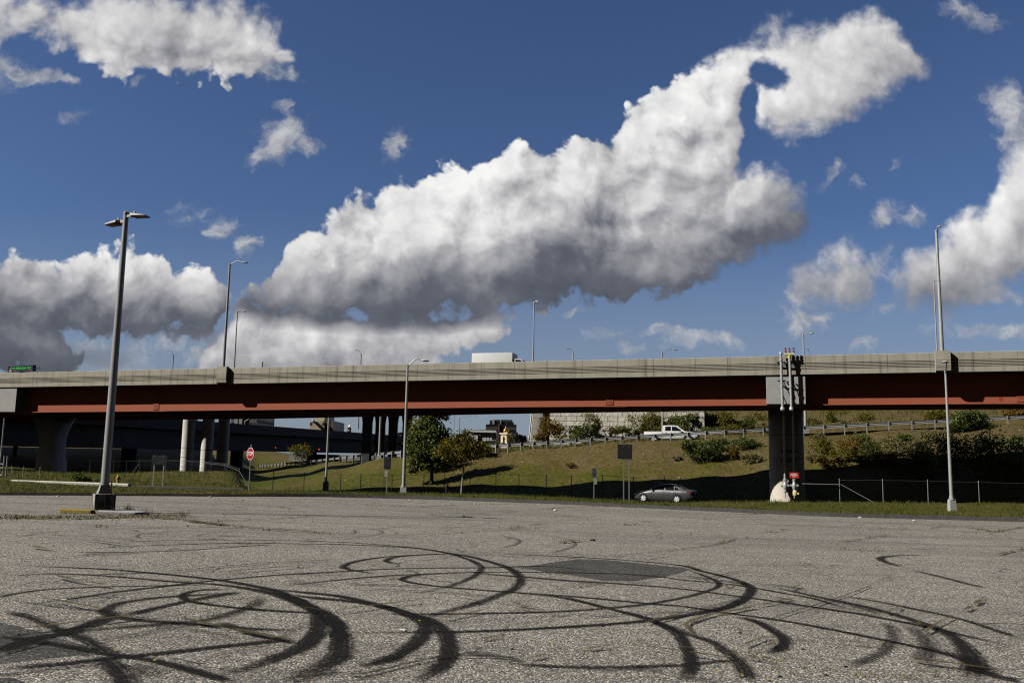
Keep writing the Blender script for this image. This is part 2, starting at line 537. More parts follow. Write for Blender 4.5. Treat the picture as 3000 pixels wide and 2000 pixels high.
def concrete(name, col, stain=0.5, streak=True):
    """weathered concrete: blotches, streaks running down, darker top edge left to the dirt"""
    n = new_mat(name)
    f = n.noise(n.pos, 0.9, 8.0, 0.62)
    fine = n.noise(n.pos, 14.0, 6.0, 0.6)
    k = n.mad(n.sub(f, 0.5), 0.55, n.mad(n.sub(fine, 0.5), 0.22, 1.0))
    c = n.vec('SCALE', tuple(col), scale=k)
    if streak:
        st = n.vec('MULTIPLY', n.pos, (2.6, 2.6, 0.16))
        s1 = n.step(n.noise(st, 1.0, 8.0, 0.62), 0.50, 0.74)
        c = n.mix(n.mul(s1, stain), c, (col[0] * 0.42, col[1] * 0.41, col[2] * 0.38))
        s2 = n.step(n.noise(n.vec('ADD', st, (31.0, 7.0, 3.0)), 0.8, 6.0, 0.6), 0.60, 0.78)
        c = n.mix(n.mul(s2, stain * 0.7), c, (col[0] * 1.3, col[1] * 1.3, col[2] * 1.28))
    n.put(n.bsdf.inputs['Base Color'], c)
    n.bsdf.inputs['Roughness'].default_value = 0.85
    n.bsdf.inputs['Specular IOR Level'].default_value = 0.25
    bn = n.node('ShaderNodeBump')
    bn.inputs['Strength'].default_value = 0.25; bn.inputs['Distance'].default_value = 0.02
    n.put(bn.inputs['Height'], fine)
    n.put(n.bsdf.inputs['Normal'], bn.outputs[0])
    return n.m

def leaf_mat(name, cols, trans=0.42):
    """leaf colours drawn per leaf"""
    n = new_mat(name)
    g = n.node('ShaderNodeNewGeometry')
    rnd = g.outputs['Random Per Island']
    stops = [(i / max(1, len(cols) - 1), c) for i, c in enumerate(cols)]
    c = n.ramp(rnd, stops)
    big = n.noise(n.pos, 0.7, 3.0, 0.6)
    c = n.vec('SCALE', c, scale=n.mad(n.sub(big, 0.5), 1.5, 1.4))
    n.put(n.bsdf.inputs['Base Color'], c)
    n.bsdf.inputs['Roughness'].default_value = 0.55
    n.bsdf.inputs['Specular IOR Level'].default_value = 0.35
    tr = n.node('ShaderNodeBsdfTranslucent')
    n.put(tr.inputs[0], n.vec('MULTIPLY', c, (1.35, 1.4, 0.7)))
    mx = n.node('ShaderNodeMixShader')
    mx.inputs[0].default_value = trans
    n.t.links.new(n.bsdf.outputs[0], mx.inputs[1]); n.t.links.new(tr.outputs[0], mx.inputs[2])
    n.t.links.new(mx.outputs[0], n.out.inputs[0])
    return n.m

M = {}
M['galv'] = simple('galvanised steel', (0.42, 0.43, 0.44), 0.5, 0.55, 0.12, 6.0)
M['pole'] = simple('pole steel', (0.50, 0.50, 0.48), 0.45, 0.35, 0.10, 3.0)
M['pole_dark'] = simple('weathered pole paint', (0.40, 0.40, 0.41), 0.5, 0.2, 0.12, 3.0)
M['lamp_head'] = simple('lamp head paint', (0.52, 0.51, 0.49), 0.5, 0.1, 0.15, 9.0, dirt=((0.2, 0.19, 0.17), 0.5))
M['faint'] = simple('dull old galvanising', (0.13, 0.13, 0.125), 0.7, 0.1, 0.1, 5.0)
M['lens'] = simple('lamp lens', (0.55, 0.55, 0.5), 0.15, 0.0, 0.05, 3.0)
M['lens_dark'] = simple('lamp underside', (0.10, 0.09, 0.08), 0.4, 0.0, 0.05, 3.0)
M['dark_steel'] = simple('dark steel', (0.035, 0.035, 0.038), 0.5, 0.3, 0.15, 4.0)
M['sign_back'] = simple('sign back', (0.045, 0.048, 0.055), 0.5, 0.4, 0.15, 2.0)
M['black'] = simple('black rubber', (0.012, 0.012, 0.012), 0.7, 0.0, 0.1, 8.0)
M['parapet'] = concrete('parapet concrete', (0.445, 0.415, 0.340), 0.8)
M['cap'] = concrete('pier cap concrete', (0.42, 0.42, 0.40), 0.12)
M['pier'] = concrete('pier concrete', (0.74, 0.67, 0.57), 0.3)
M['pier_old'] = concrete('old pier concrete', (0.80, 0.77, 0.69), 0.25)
M['dark_conc'] = concrete('dark grey concrete', (0.11, 0.11, 0.11), 0.4)  # low base tone shared by viaducts, wall and joints
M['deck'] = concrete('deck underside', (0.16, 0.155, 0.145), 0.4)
M['white_conc'] = concrete('whitewashed kerb', (0.66, 0.64, 0.56), 0.3)
M['pedestal'] = None
M['red_paint'] = simple('red girder paint', (0.42, 0.120, 0.066), 0.65, 0.0, 0.07, 1.2, bump=0.08, spec=0.3)
M['white'] = simple('white paint', (0.82, 0.82, 0.82), 0.4, 0.0, 0.03, 2.0)
M['stop_red'] = simple('stop sign red', (0.42, 0.012, 0.016), 0.45, 0.0, 0.05, 4.0)
M['yellow'] = simple('yellow paint', (0.62, 0.44, 0.03), 0.5, 0.0, 0.12, 9.0)
M['gold'] = simple('gilded dome', (0.75, 0.50, 0.10), 0.28, 0.85, 0.08, 0.6)
M['glass'] = simple('dark glass', (0.010, 0.012, 0.014), 0.03, 0.0, 0.0, 2.0, spec=0.35)
M['chrome'] = simple('wheel alloy', (0.80, 0.80, 0.80), 0.35, 0.0, 0.05, 5.0)
M['asphalt_road'] = simple('road asphalt', (0.055, 0.054, 0.052), 0.85, 0.0, 0.2, 6.0, bump=0.2)
M['wood'] = simple('grey brown bark', (0.16, 0.13, 0.10), 0.8, 0.0, 0.3, 7.0, bump=0.5)
M['bark_pale'] = simple('pale bark', (0.30, 0.265, 0.21), 0.8, 0.0, 0.3, 9.0, bump=0.5)
# ------------------------------------------------------------------ lie of the land
def lerp_table(tab, x):
    if x <= tab[0][0]: return tab[0][1]
    for (x0, y0), (x1, y1) in zip(tab, tab[1:]):
        if x <= x1:
            return y0 + (y1 - y0) * (x - x0) / (x1 - x0)
    return tab[-1][1]

def zlot(X, Y):
    return -1.5 - 0.0108 * Y - 0.0127 * X

def on_lot(x, y):
    """the point of the parking lot seen at (x, y)"""
    d = ray(x, y)
    # -1.5 - .0108 Yt - .0127 Xt = Zt
    t = -1.5 / (d.z + 0.0108 * d.y + 0.0127 * d.x)
    return d * t

EDGE_PX = [(-900,1108),(-300,1128),(0,1137),(300,1138.5),(500,1140),(750,1141),(1000,1147),(1300,1158),(1600,1172),(1900,1186),(2352,1198),(2700,1207),(3300,1225)]
EDGE_U = []
for x, y in EDGE_PX:
    p = on_lot(x, y)
    EDGE_U.append((p.x / p.y, p.y))
def edgeY(u):
    return lerp_table(EDGE_U, u)

def hor(x): return 1065.0 + 0.018 * (x - 1176)
PROF = [
 (-900,[(60,-1.3),(110,-1.3),(150,-1.2),(200,2.2),(300,3.0),(1500,4)]),
 (0,[(44,-1.52),(60,-1.5),(82,-1.5),(100,-1.7),(150,-1.2),(190,0),(215,2.4),(300,3.0),(1500,4)]),
 (250,[(46,-1.62),(60,-1.72),(70,-1.68),(84,-1.57),(92,-2.2),(130,-2.0),(190,0),(215,2.4),(300,3),(1500,4)]),
 (416,[(47,-1.72),(60,-1.85),(70,-1.6),(81,-1.2),(86,-1.4),(100,-2),(150,-1.5),(190,0.3),(210,2.2),(300,3),(1500,4)]),
 (540,[(47,-1.75),(57,-1.85),(66,-1.8),(76,-1.2),(80,-1.1),(88,-2.5),(110,-2.5),(150,-1.5),(185,1.6),(300,3),(1500,4)]),
 (600,[(47,-1.78),(56,-1.9),(66,-2.6),(92,-3.6),(110,-3),(140,-2.0),(195,-2.1),(205,-2.1),(220,1.5),(300,3),(1500,4)]),
 (700,[(48,-1.82),(57,-1.95),(66,-2.6),(91,-3.4),(120,-2.0),(160,-0.95),(168,-.95),(195,-1),(225,1),(300,2),(1500,4)]),
 (780,[(49,-1.86),(58,-2.0),(68,-2.7),(90,-3.2),(110,-1.5),(130,-.2),(138,-.2),(200,0),(300,1),(1500,4)]),
 (900,[(50,-1.95),(60,-2.07),(70,-2.8),(88,-2.95),(100,-1.0),(110,.5),(118,.5),(160,.8),(300,1.5),(1500,4)]),
 (1000,[(51,-2.0),(60,-2.05),(69,-2.9),(87,-2.75),(96,-.9),(104,1.0),(112,1.0),(160,1.4),(300,2),(1500,4)]),
 (1130,[(52,-2.0),(60,-2.0),(68,-2.95),(79,-2.85),(85.5,-2.3),(93,-.5),(99,1.25),(107,1.25),(130,1.7),(300,2.5),(1500,4)]),
 (1254,[(51,-2.1),(60,-2.13),(67,-3),(77,-2.9),(85,-2.1),(97,1.75),(105,1.75),(125,3.0),(137,4),(160,4.4),(1500,5)]),
 (1444,[(49,-2.2),(60,-2.32),(66,-3),(75,-2.9),(82,-1.4),(95.5,2.6),(103,2.6),(130,4.6),(160,5.5),(1500,6)]),
 (1540,[(48,-2.2),(60,-2.38),(65.5,-3),(74.5,-2.9),(81,-1.1),(94.3,2.8),(102,2.8),(128,5.6),(160,8),(1500,9)]),
 (1660,[(48,-2.18),(59.5,-2.2),(65,-3),(73.5,-2.9),(79.7,-.6),(92,3.1),(99.7,3.1),(122,7.4),(150,11.5),(1500,13)]),
 (1800,[(47,-2.15),(59,-2.13),(64.5,-3),(71.5,-2.9),(77.5,.15),(91,3.4),(98.5,3.4),(120,8),(140,12),(1500,14)]),
 (2100,[(47,-2.15),(59.5,-2.05),(63.5,-3),(68.5,-2.9),(73.5,1.05),(87,4.0),(94.5,4.0),(115,9),(135,13),(1500,15)]),
 (2352,[(47,-2.1),(59,-1.96),(63,-2.95),(66.5,-2.8),(71.2,1.8),(84,4.6),(91,4.6),(112,10),(135,14),(1500,16)]),
 (3300,[(44,-2.0),(52,-1.9),(55.5,-2.8),(59,-2.6),(63.5,2.2),(74,5.2),(81,5.2),(100,10),(125,14),(1500,16)]),
]
PROF_U = [((x - W0 / 2) / FPX, p) for x, p in PROF]
def terrain_z(u, Y):
    ye = edgeY(u)
    ze = zlot(u * ye, ye)
    if Y < ye: return zlot(u * Y, Y)
    lip = [(ye, ze), (ye + 0.55, ze + 0.16)]
    if u <= PROF_U[0][0]: a = b = PROF_U[0]; t = 0
    elif u >= PROF_U[-1][0]: a = b = PROF_U[-1]; t = 0
    else:
        for a, b in zip(PROF_U, PROF_U[1:]):
            if u <= b[0]:
                t = (u - a[0]) / (b[0] - a[0]); break
    t = t * t * (3 - 2 * t)
    za = lerp_table([p for p in lip + [q for q in a[1] if q[0] > ye + 3]], Y)
    zb = lerp_table([p for p in lip + [q for q in b[1] if q[0] > ye + 3]], Y)
    return za * (1 - t) + zb * t
def tz(X, Y):
    return terrain_z(X / Y, Y)
def on_land(x, Y, dz=0.0):
    """a point of the land in picture column x at distance Y"""
    u = (x - W0 / 2) / FPX
    return Vector((u * Y, Y, terrain_z(u, Y) + dz))
def on_land_u(x, y, Y):
    """like at(), with the column taken from the ray through (x, y)"""
    p = at(x, y, Y)
    return Vector((p.x, Y, terrain_z(p.x / Y, Y)))

# ---- the parking lot
n = new_mat('worn parking lot asphalt')
pos = n.pos
v1 = n.node('ShaderNodeTexVoronoi', voronoi_dimensions='3D', feature='F1')
n.put(v1.inputs['Vector'], pos); v1.inputs['Scale'].default_value = 58.0
cellr = n.node('ShaderNodeSeparateColor'); n.put(cellr.inputs[0], v1.outputs['Color'])
stone = n.ramp(cellr.outputs[0], [(0.0, (0.070, 0.067, 0.062)), (0.30, (0.18, 0.171, 0.155)), (0.62, (0.315, 0.300, 0.268)), (0.86, (0.46, 0.435, 0.375)), (0.97, (0.80, 0.78, 0.72))])
tint = n.mix(n.mul(cellr.outputs[1], 0.5), stone, (1.17, 1.0, 0.72), 'MULTIPLY')
gap = n.step(v1.outputs['Distance'], 0.30, 0.75)
stone2 = n.mix(n.mul(gap, 0.66), tint, (0.085, 0.077, 0.065))
big = n.noise(pos, 0.16, 6.0, 0.6)
mid = n.noise(pos, 1.3, 6.0, 0.62)
fine = n.noise(pos, 7.0, 5.0, 0.6)
k = n.mad(n.sub(big, 0.5), 0.75, n.mad(n.sub(mid, 0.5), 0.50, n.mad(n.sub(fine, 0.5), 0.4, 1.26)))
c = n.vec('SCALE', stone2, scale=k)
# streaks of old sealer running away from the camera's left, and oil
st = n.vec('MULTIPLY', pos, (0.10, 0.9, 1.0))
stn = n.step(n.noise(st, 0.7, 7.0, 0.62), 0.47, 0.72)
c = n.mix(n.mul(stn, 0.42), c, (0.085, 0.080, 0.072))
oil = n.step(n.noise(pos, 0.55, 4.0, 0.55), 0.66, 0.74)
c = n.mix(n.mul(oil, 0.5), c, (0.05, 0.047, 0.043))
# hairline cracks
cr = n.voronoi(n.vec('MULTIPLY_ADD', n.noise(pos, 0.8, 5.0, 0.6, out='Color'), (1.6, 1.6, 0), pos), 0.16, 'DISTANCE_TO_EDGE')
crm = n.mul(n.step(cr, 0.0050, 0.0010), n.step(mid, 0.38, 0.55))
c = n.mix(n.mul(crm, 0.8), c, (0.035, 0.032, 0.026))
n.put(n.bsdf.inputs['Base Color'], c)
n.bsdf.inputs['Roughness'].default_value = 0.82
n.bsdf.inputs['Specular IOR Level'].default_value = 0.3
bn = n.node('ShaderNodeBump'); bn.inputs['Strength'].default_value = 0.75; bn.inputs['Distance'].default_value = 0.012
n.put(bn.inputs['Height'], n.mad(v1.outputs['Distance'], -1.0, n.mul(cellr.outputs[2], 0.7)))
n.put(n.bsdf.inputs['Normal'], bn.outputs[0])
M['lot'] = n.m

us = [-3.0 + 0.1 * i for i in range(21)] + [-0.95 + 1.9 * i / 240 for i in range(241)] + [1.0 + 0.1 * i for i in range(21)]
mb = MB()
rows = [-60, -10, 2, 6, 10, 16, 24]
for u in us:
    ye = edgeY(u); xe = u * ye
    for r in rows + [ye]:
        mb.v.append((xe, min(r, ye), zlot(xe, min(r, ye))))
nr = len(rows) + 1
for i in range(len(us) - 1):
    for j in range(nr - 1):
        a = i * nr + j
        mb.f.append((a, a + nr, a + nr + 1, a + 1))
tag(mb.build('parking_lot', M['lot'], recalc=False), 'worn grey parking lot asphalt covered in tyre marks', None, kind='structure')

# ---- grass land from the lot's edge to the horizon
n = new_mat('rough autumn grass')
pos = n.pos
sp = n.node('ShaderNodeSeparateXYZ'); n.put(sp.inputs[0], pos)
big = n.noise(pos, 0.12, 5.0, 0.6)
mid = n.noise(pos, 0.7, 7.0, 0.65)
fine = n.noise(pos, 5.0, 8.0, 0.7)
g = n.mad(n.sub(mid, 0.5), 1.3, n.mad(n.sub(big, 0.5), 1.4, n.mad(n.sub(fine, 0.5), 0.8, 0.50)))
# the upper bank is drier
g = n.sub(g, n.mul(n.step(sp.outputs[2], -2.6, 2.6), 0.46))
g = n.sub(g, n.mul(n.step(n.noise(n.pos, 0.35, 7.0, 0.65), 0.50, 0.66), 0.45))
c = n.ramp(g, [(0.0, (0.135, 0.100, 0.042)), (0.22, (0.112, 0.090, 0.024)), (0.45, (0.088, 0.086, 0.012)), (0.72, (0.060, 0.082, 0.007)), (1.0, (0.042, 0.070, 0.005))])
kk = n.mad(n.sub(n.noise(pos, 12.0, 7.0, 0.7), 0.5), 1.2, n.mad(n.sub(n.noise(n.vec('MULTIPLY', pos, (1, 1, .6)), 2.4, 6.0, 0.7), 0.5), 2.0, 1.0))
c = n.vec('SCALE', c, scale=kk)
# a worn tarry border along the lot
att = n.node('ShaderNodeAttribute'); att.attribute_name = 'berm'
bm_ = n.step(n.mad(n.sub(mid, 0.5), 0.8, att.outputs['Fac']), 0.35, 0.6)
sp2 = n.step(sp.outputs[0], -11.0, -4.0)
tar = n.vec('SCALE', n.mix(sp2, (0.022, 0.019, 0.015), (0.095, 0.088, 0.08)), scale=n.mad(n.sub(fine, 0.5), 1.0, 1.0))
c = n.mix(bm_, c, tar)
n.put(n.bsdf.inputs['Base Color'], c)
n.bsdf.inputs['Roughness'].default_value = 0.9
n.bsdf.inputs['Specular IOR Level'].default_value = 0.15
bn = n.node('ShaderNodeBump'); bn.inputs['Strength'].default_value = 0.9; bn.inputs['Distance'].default_value = 0.15
n.put(bn.inputs['Height'], n.add(fine, n.mul(mid, 0.6)))
n.put(n.bsdf.inputs['Normal'], bn.outputs[0])
M['land'] = n.m

offs = [0, .15, .35, .55, .8, 1.1, 1.5, 2, 2.6, 3.3, 4.2, 5.2, 6.5, 8]
Ys = [50 + 1.0 * i for i in range(75)] + [126 + 3 * i for i in range(50)] + [280, 300, 340, 400, 500, 700, 1000, 1500, 2600, 6000]
mb = MB(); berm = []
NO = len(offs); 
for u in us:
    ye = edgeY(u)
    col = [ye + o for o in offs] + [max(y, ye + 9 + 0.001 * k) for k, y in enumerate(Ys)]
    for k, Y in enumerate(col):
        z = terrain_z(u, Y)
        if Y > ye + 0.3:
            X = u * Y
            amp = min(1.0, (Y - ye) / 2.0)
            z += amp * (0.06 * mnoise.noise((X * 0.55, Y * 0.55, 0)) + 0.05 * mnoise.noise((X * 1.7, Y * 1.7, 5)))
        mb.v.append((u * Y, Y, z))
        wd = 1.15 if u > -0.12 else 0.42 + 0.73 * max(0.0, (u + 0.30) / 0.18)
        berm.append(max(0.0, min(1.0, (1.35 - (Y - ye) / wd))))
nr = NO + len(Ys)
for i in range(len(us) - 1):
    for j in range(nr - 1):
        a = i * nr + j
        mb.f.append((a, a + nr, a + nr + 1, a + 1))
land = mb.build('grass_land', M['land'], smooth=True, recalc=False)
at_ = land.data.attributes.new('berm', 'FLOAT', 'POINT')
at_.data.foreach_set('value', berm)
tag(land, 'rough grass verge and dry grass bank', None, kind='structure')

def ribbon(pts, halfw, mat, name, lift=0.03, label=None, kind='structure', crown=0.0, n_sub=6):
    """road sheet along a line of (X, Y, z) points"""
    P_ = []
    for a, b in zip(pts, pts[1:]):
        for k in range(n_sub):
            P_.append(Vector(a).lerp(Vector(b), k / n_sub))
    P_.append(Vector(pts[-1]))
    mb = MB()
    for i, p in enumerate(P_):
        t = (P_[min(i + 1, len(P_) - 1)] - P_[max(i - 1, 0)]); t.z = 0; t.normalize()
        nn = Vector((-t.y, t.x, 0))
        for w in (-halfw, -halfw * 0.5, 0, halfw * 0.5, halfw):
            mb.v.append(tuple(p + nn * w + Vector((0, 0, lift))))
    for i in range(len(P_) - 1):
        for j in range(4):
            a = i * 5 + j
            mb.f.append((a, a + 1, a + 6, a + 5))
    return tag(mb.build(name, mat, smooth=True), label, None, kind=kind)

# bridge frame: origin on the near face at the right pier, a along it to the right, nn into the picture
O_ = Vector((19.46, 64.0, 0)); AX = Vector((0.959, -0.284, 0)).normalized(); NX = Vector((0.284, 0.959, 0)).normalized(); UP = Vector((0, 0, 1))
def br(s, n_, z): return O_ + AX * s + NX * n_ + UP * z

# ramp behind the guardrail
RAIL = [(560,1080,230),(590,1076,200),(640,1072.5,180),(700,1068,160),(740,1064.5,144),(780,1061,130),(840,1055.5,118),(900,1051,110),(1000,1044.5,104),(1130,1037,99),(1254,1029.5,97),(1370,1022,96),(1470,1016,95),(1560,1011,94),(1660,1005,92),(1760,1000,91.3),(1880,995,89.5),(2000,989,88),(2200,980,86),(2352,972.5,84.3),(2700,955,80),(3200,930,75)]
RAILP = [at(x, y, Y) for x, y, Y in RAIL]
rp = []
for i, p in enumerate(RAILP):
    t = (RAILP[min(i + 1, len(RAILP) - 1)] - RAILP[max(i - 1, 0)]); t.z = 0; t.normalize()
    nn = Vector((-t.y, t.x, 0))
    rp.append(p + nn * 4.3)
ribbon(rp, 3.6, M['asphalt_road'], 'ramp_road', 0.05, 'grey ramp road behind the guardrail')
# road under the bridge
ribbon([(lambda q: (q.x, q.y, tz(q.x, q.y)))(br(s, 6.0, 0)) for s in range(-42, 60, 6)], 3.4, M['asphalt_road'], 'access_road', 0.09, 'dark access road passing under the overpass')
# ------------------------------------------------------------------ the overpass
def ztop(s): return 8.07 + 0.006 * s
def hit_n(x, y, n_):
    """where the ray through (x, y) meets the upright plane n = n_ of the bridge frame: (s, z)"""
    d = ray(x, y)
    t = (O_.dot(NX) + n_) / d.dot(NX)
    p = d * t
    return (p - O_).dot(AX), p.z
S0, S1 = -118.0, 62.0
over = thing('overpass', 'long highway overpass with concrete parapet and red steel girders', 'overpass', br(0, 0, 0))
over['_o'] = tuple(br(0, 0, 0))
def nback(s):
    return 8.2 + max(0.0, (-22 - s)) * 0.03

# near parapet, cast in panels
prof = [(0.30, 0.0), (0.02, 0.0), (0.0, -0.03), (0.0, -0.50)]
for k in range(5):
    z0 = -0.53 - 0.105 * k
    prof += [(0.0, z0), (0.045, z0 - 0.008), (0.045, z0 - 0.04), (0.0, z0 - 0.048)]
prof += [(0.0, -1.36), (0.02, -1.38), (0.30, -1.38)]
mb = MB()
s = S0; k = 0
rr = random.Random(3)
while s < S1:
    L = 2.72
    a, b = s + 0.012, s + L - 0.012
    if k % 2 and abs(s + 20) < 40: a -= 0.008
    dn = rr.uniform(-0.006, 0.006)
    mb.loft([[br(q, n_ + dn if n_ < 0.1 else n_, ztop(q) + z) for n_, z in prof] for q in (a, b)], close=True)
    s += L; k += 1
mb.box(br((S0 + S1) / 2, 0.19, ztop((S0 + S1) / 2) - 0.70), (S1 - S0, 0.20, 1.34), axes=(Vector((AX.x, AX.y, 0.006)).normalized(), NX, UP))
mb.build('parapet', M['parapet'], over)
# far parapet, deck, girders
mb = MB()
ss = [S0 + (S1 - S0) * i / 40 for i in range(41)]
mb.loft([[br(q, nback(q), ztop(q)), br(q, nback(q), ztop(q) - 1.36), br(q, nback(q) - 0.3, ztop(q) - 1.36), br(q, nback(q) - 0.3, ztop(q))] for q in ss])
mb.build('parapet', M['parapet'], over)
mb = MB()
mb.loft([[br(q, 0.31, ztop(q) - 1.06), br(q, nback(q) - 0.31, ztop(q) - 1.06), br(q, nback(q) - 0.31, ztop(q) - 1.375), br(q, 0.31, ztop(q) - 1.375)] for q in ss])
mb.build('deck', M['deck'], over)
GN = 1.20
sA, _ = hit_n(1760, 900, 0.1); sB, _ = hit_n(1850.5, 900, 0.1)      # right pier cap
sL1, _ = hit_n(36, 925, 0.1)                                        # left pier cap: right edge
sL0 = sL1 - (sB - sA)
def zbot(s): return ztop(s) - 3.50 - max(0, -20 - s) * 0.004
def girder(n_, mat, ranges, fascia, low=0.0):
    zbot = lambda s: ztop(s) - 3.50 - max(0, -20 - s) * 0.004 - low * min(1.0, max(0.0, (-6 - s) / 40))
    mb = MB()
    for a, b in ranges:
        q = [a + (b - a) * i / 12 for i in range(13)]
        nn = (lambda s: n_) if not callable(n_) else n_
        mb.loft([[br(t, nn(t) - 0.012, ztop(t) - 1.40), br(t, nn(t) + 0.012, ztop(t) - 1.40), br(t, nn(t) + 0.012, zbot(t) + 0.06), br(t, nn(t) - 0.012, zbot(t) + 0.06)] for t in q])
        mb.loft([[br(t, nn(t) - 0.26, zbot(t)), br(t, nn(t) - 0.26, zbot(t) + 0.058), br(t, nn(t) + 0.26, zbot(t) + 0.058), br(t, nn(t) + 0.26, zbot(t))] for t in q])
        mb.loft([[br(t, nn(t) - 0.20, ztop(t) - 1.45), br(t, nn(t) - 0.20, ztop(t) - 1.39), br(t, nn(t) + 0.20, ztop(t) - 1.39), br(t, nn(t) + 0.20, ztop(t) - 1.45)] for t in q])
    mb.build('girder', mat, over)
rng_ = [(S0, sL0 + 0.02), (sL1 - 0.02, sA + 0.02), (sB - 0.02, S1)]
girder(GN, M['red_paint'], rng_, True)
for fr in (0.36, 0.64, 0.90):
    girder((lambda s, fr=fr: GN + (nback(s) - 1.3 - GN) * (fr - 0.0) / 0.9), M['red_paint'], [(S0, sL0 + 0.02), (sL1 - 0.02, sA + 0.02), (sB - 0.02, S1)], False, 0.40 * fr)
# bolted splices on the near girder
for x, w in ((1400, 0.58), (360, 0.58), (2347, 0.6)):
    s_, _ = hit_n(x, 925, GN)
    mb = MB()
    zc = (ztop(s_) - 1.6 + zbot(s_) + 0.12) / 2; hh = (ztop(s_) - 1.6 - zbot(s_) - 0.12)
    mb.frame_box(br(s_, GN - 0.03, zc), AX * w / 2, NX * 0.014, UP * hh / 2)
    for i in range(6):
        for j in range(22):
            mb.lathe(br(s_ - w / 2 + 0.05 + i * (w - 0.1) / 5, GN - 0.044, zc - hh / 2 + 0.05 + j * (hh - 0.1) / 21), [(0.022, 0), (0.022, 0.022)], 6, axis=-NX)
    mb.frame_box(br(s_, GN, zbot(s_) - 0.012), AX * 1.3, NX * 0.25, UP * 0.012)
    mb.build('splice_plate', M['red_paint'], over)
# a scrape of older paint
s_, z_ = hit_n(2299, 911, GN - 0.02)
mb = MB(); mb.extrude_poly([(-.12, -.3), (.10, -.32), (.14, .1), (.09, .33), (-.10, .3), (-.14, .0)], br(s_, GN - 0.014, z_), AX, UP, NX, 0.004)
mb.build('paint_patch', simple('old red paint', (0.36, 0.055, 0.028), 0.6, 0, 0.1, 6), over)

# lamp pilasters on the near parapet
PIL = []
for x in (509.5, 2166):
    s_, _ = hit_n(x, 860 if x < 1000 else 828, -0.3)
    w = 0.95
    mb = MB()
    o = lambda ds, n_, z: br(s_ + ds, n_, ztop(s_) + z)
    rings = []
    for z, n0 in ((0.10, -0.36), (-0.95, -0.36), (-1.28, -0.30), (-1.40, -0.16)):
        rings.append([o(-w / 2, n0, z), o(w / 2, n0, z), o(w / 2, 0.02, z), o(-w / 2, 0.02, z)])
    mb.loft(rings)
    for k in range(5):
        z0 = -0.55 - 0.105 * k
        mb.frame_box(o(0, -0.367, z0), AX * w / 2, NX * 0.008, UP * 0.022)
    mb.build('lamp_pilaster', M['parapet'], over)
    PIL.append((s_, ztop(s_) + 0.10))

# piers: cap and column
def pier(s0, s1, flare):
    sc = (s0 + s1) / 2; w = s1 - s0
    zt, zb = ztop(sc) - 1.40, zbot(sc) + 0.03
    mb = MB()
    nb = nback(sc) - 0.5
    mb.frame_box(br(sc, (0.10 + nb) / 2, (zt + zb) / 2), AX * w / 2, NX * (nb - 0.10) / 2, UP * (zt - zb) / 2, bevel=0.03)
    mb.build('pier_cap', M['cap'], over)
    nc = 7.2 if flare else 6.05
    if flare: sc -= 0.75
    base = br(sc, nc, 0)
    zg = -3.4 if not flare else -1.9
    hts = [zb - (zb - zg) * t / 20 for t in range(21)]
    rings = []
    for i, z in enumerate(hts):
        t = i / 20
        r = 1.30
        if flare:
            r = 1.12 + 0.75 * max(0, 1 - t / 0.42) ** 1.6 + 0.22 * max(0, (t - 0.5) / 0.5) ** 1.5
        ring = []
        for j in range(40):
            a = 2 * math.pi * j / 40
            e = 3.0
            ca, sa = math.cos(a), math.sin(a)
            q = (abs(ca) ** e + abs(sa) ** e) ** (-1 / e) if flare else 1.0
            ring.append(br(sc, nc, z) + AX * (ca * r * q) + NX * (sa * r * q * 0.95))
        rings.append(ring)
    mb = MB(); mb.loft(rings)
    c = mb.build('pier_column', M['pier'], over, smooth=40)
    for k in range(1, 5):
        z = zg + 0.75 + (zb - zg) * (k - 1) / 4.6
        if flare: z = zg + 1.3 * k - 0.3
        t = (zb - z) / (zb - zg)
        r = 1.30 if not flare else 1.12 + 0.75 * max(0, 1 - t / 0.42) ** 1.6 + 0.22 * max(0, (t - 0.5) / 0.5) ** 1.5
        q = 1.0 if not flare else 1.26
        if not flare:
            mb = MB(); mb.lathe((base.x, base.y, z), [(r + 0.004, -0.014), (r + 0.004, 0.014)], 40, cap=False)
            j = mb.build('form_joint', M['dark_conc'], c, smooth=True, origin=br(0, 0, 0))
            j.location = (0, 0, 0)
    return sc, nc, zb
pier(sL0, sL1, True)
scR, ncR, zbR = pier(sA, sB, False)

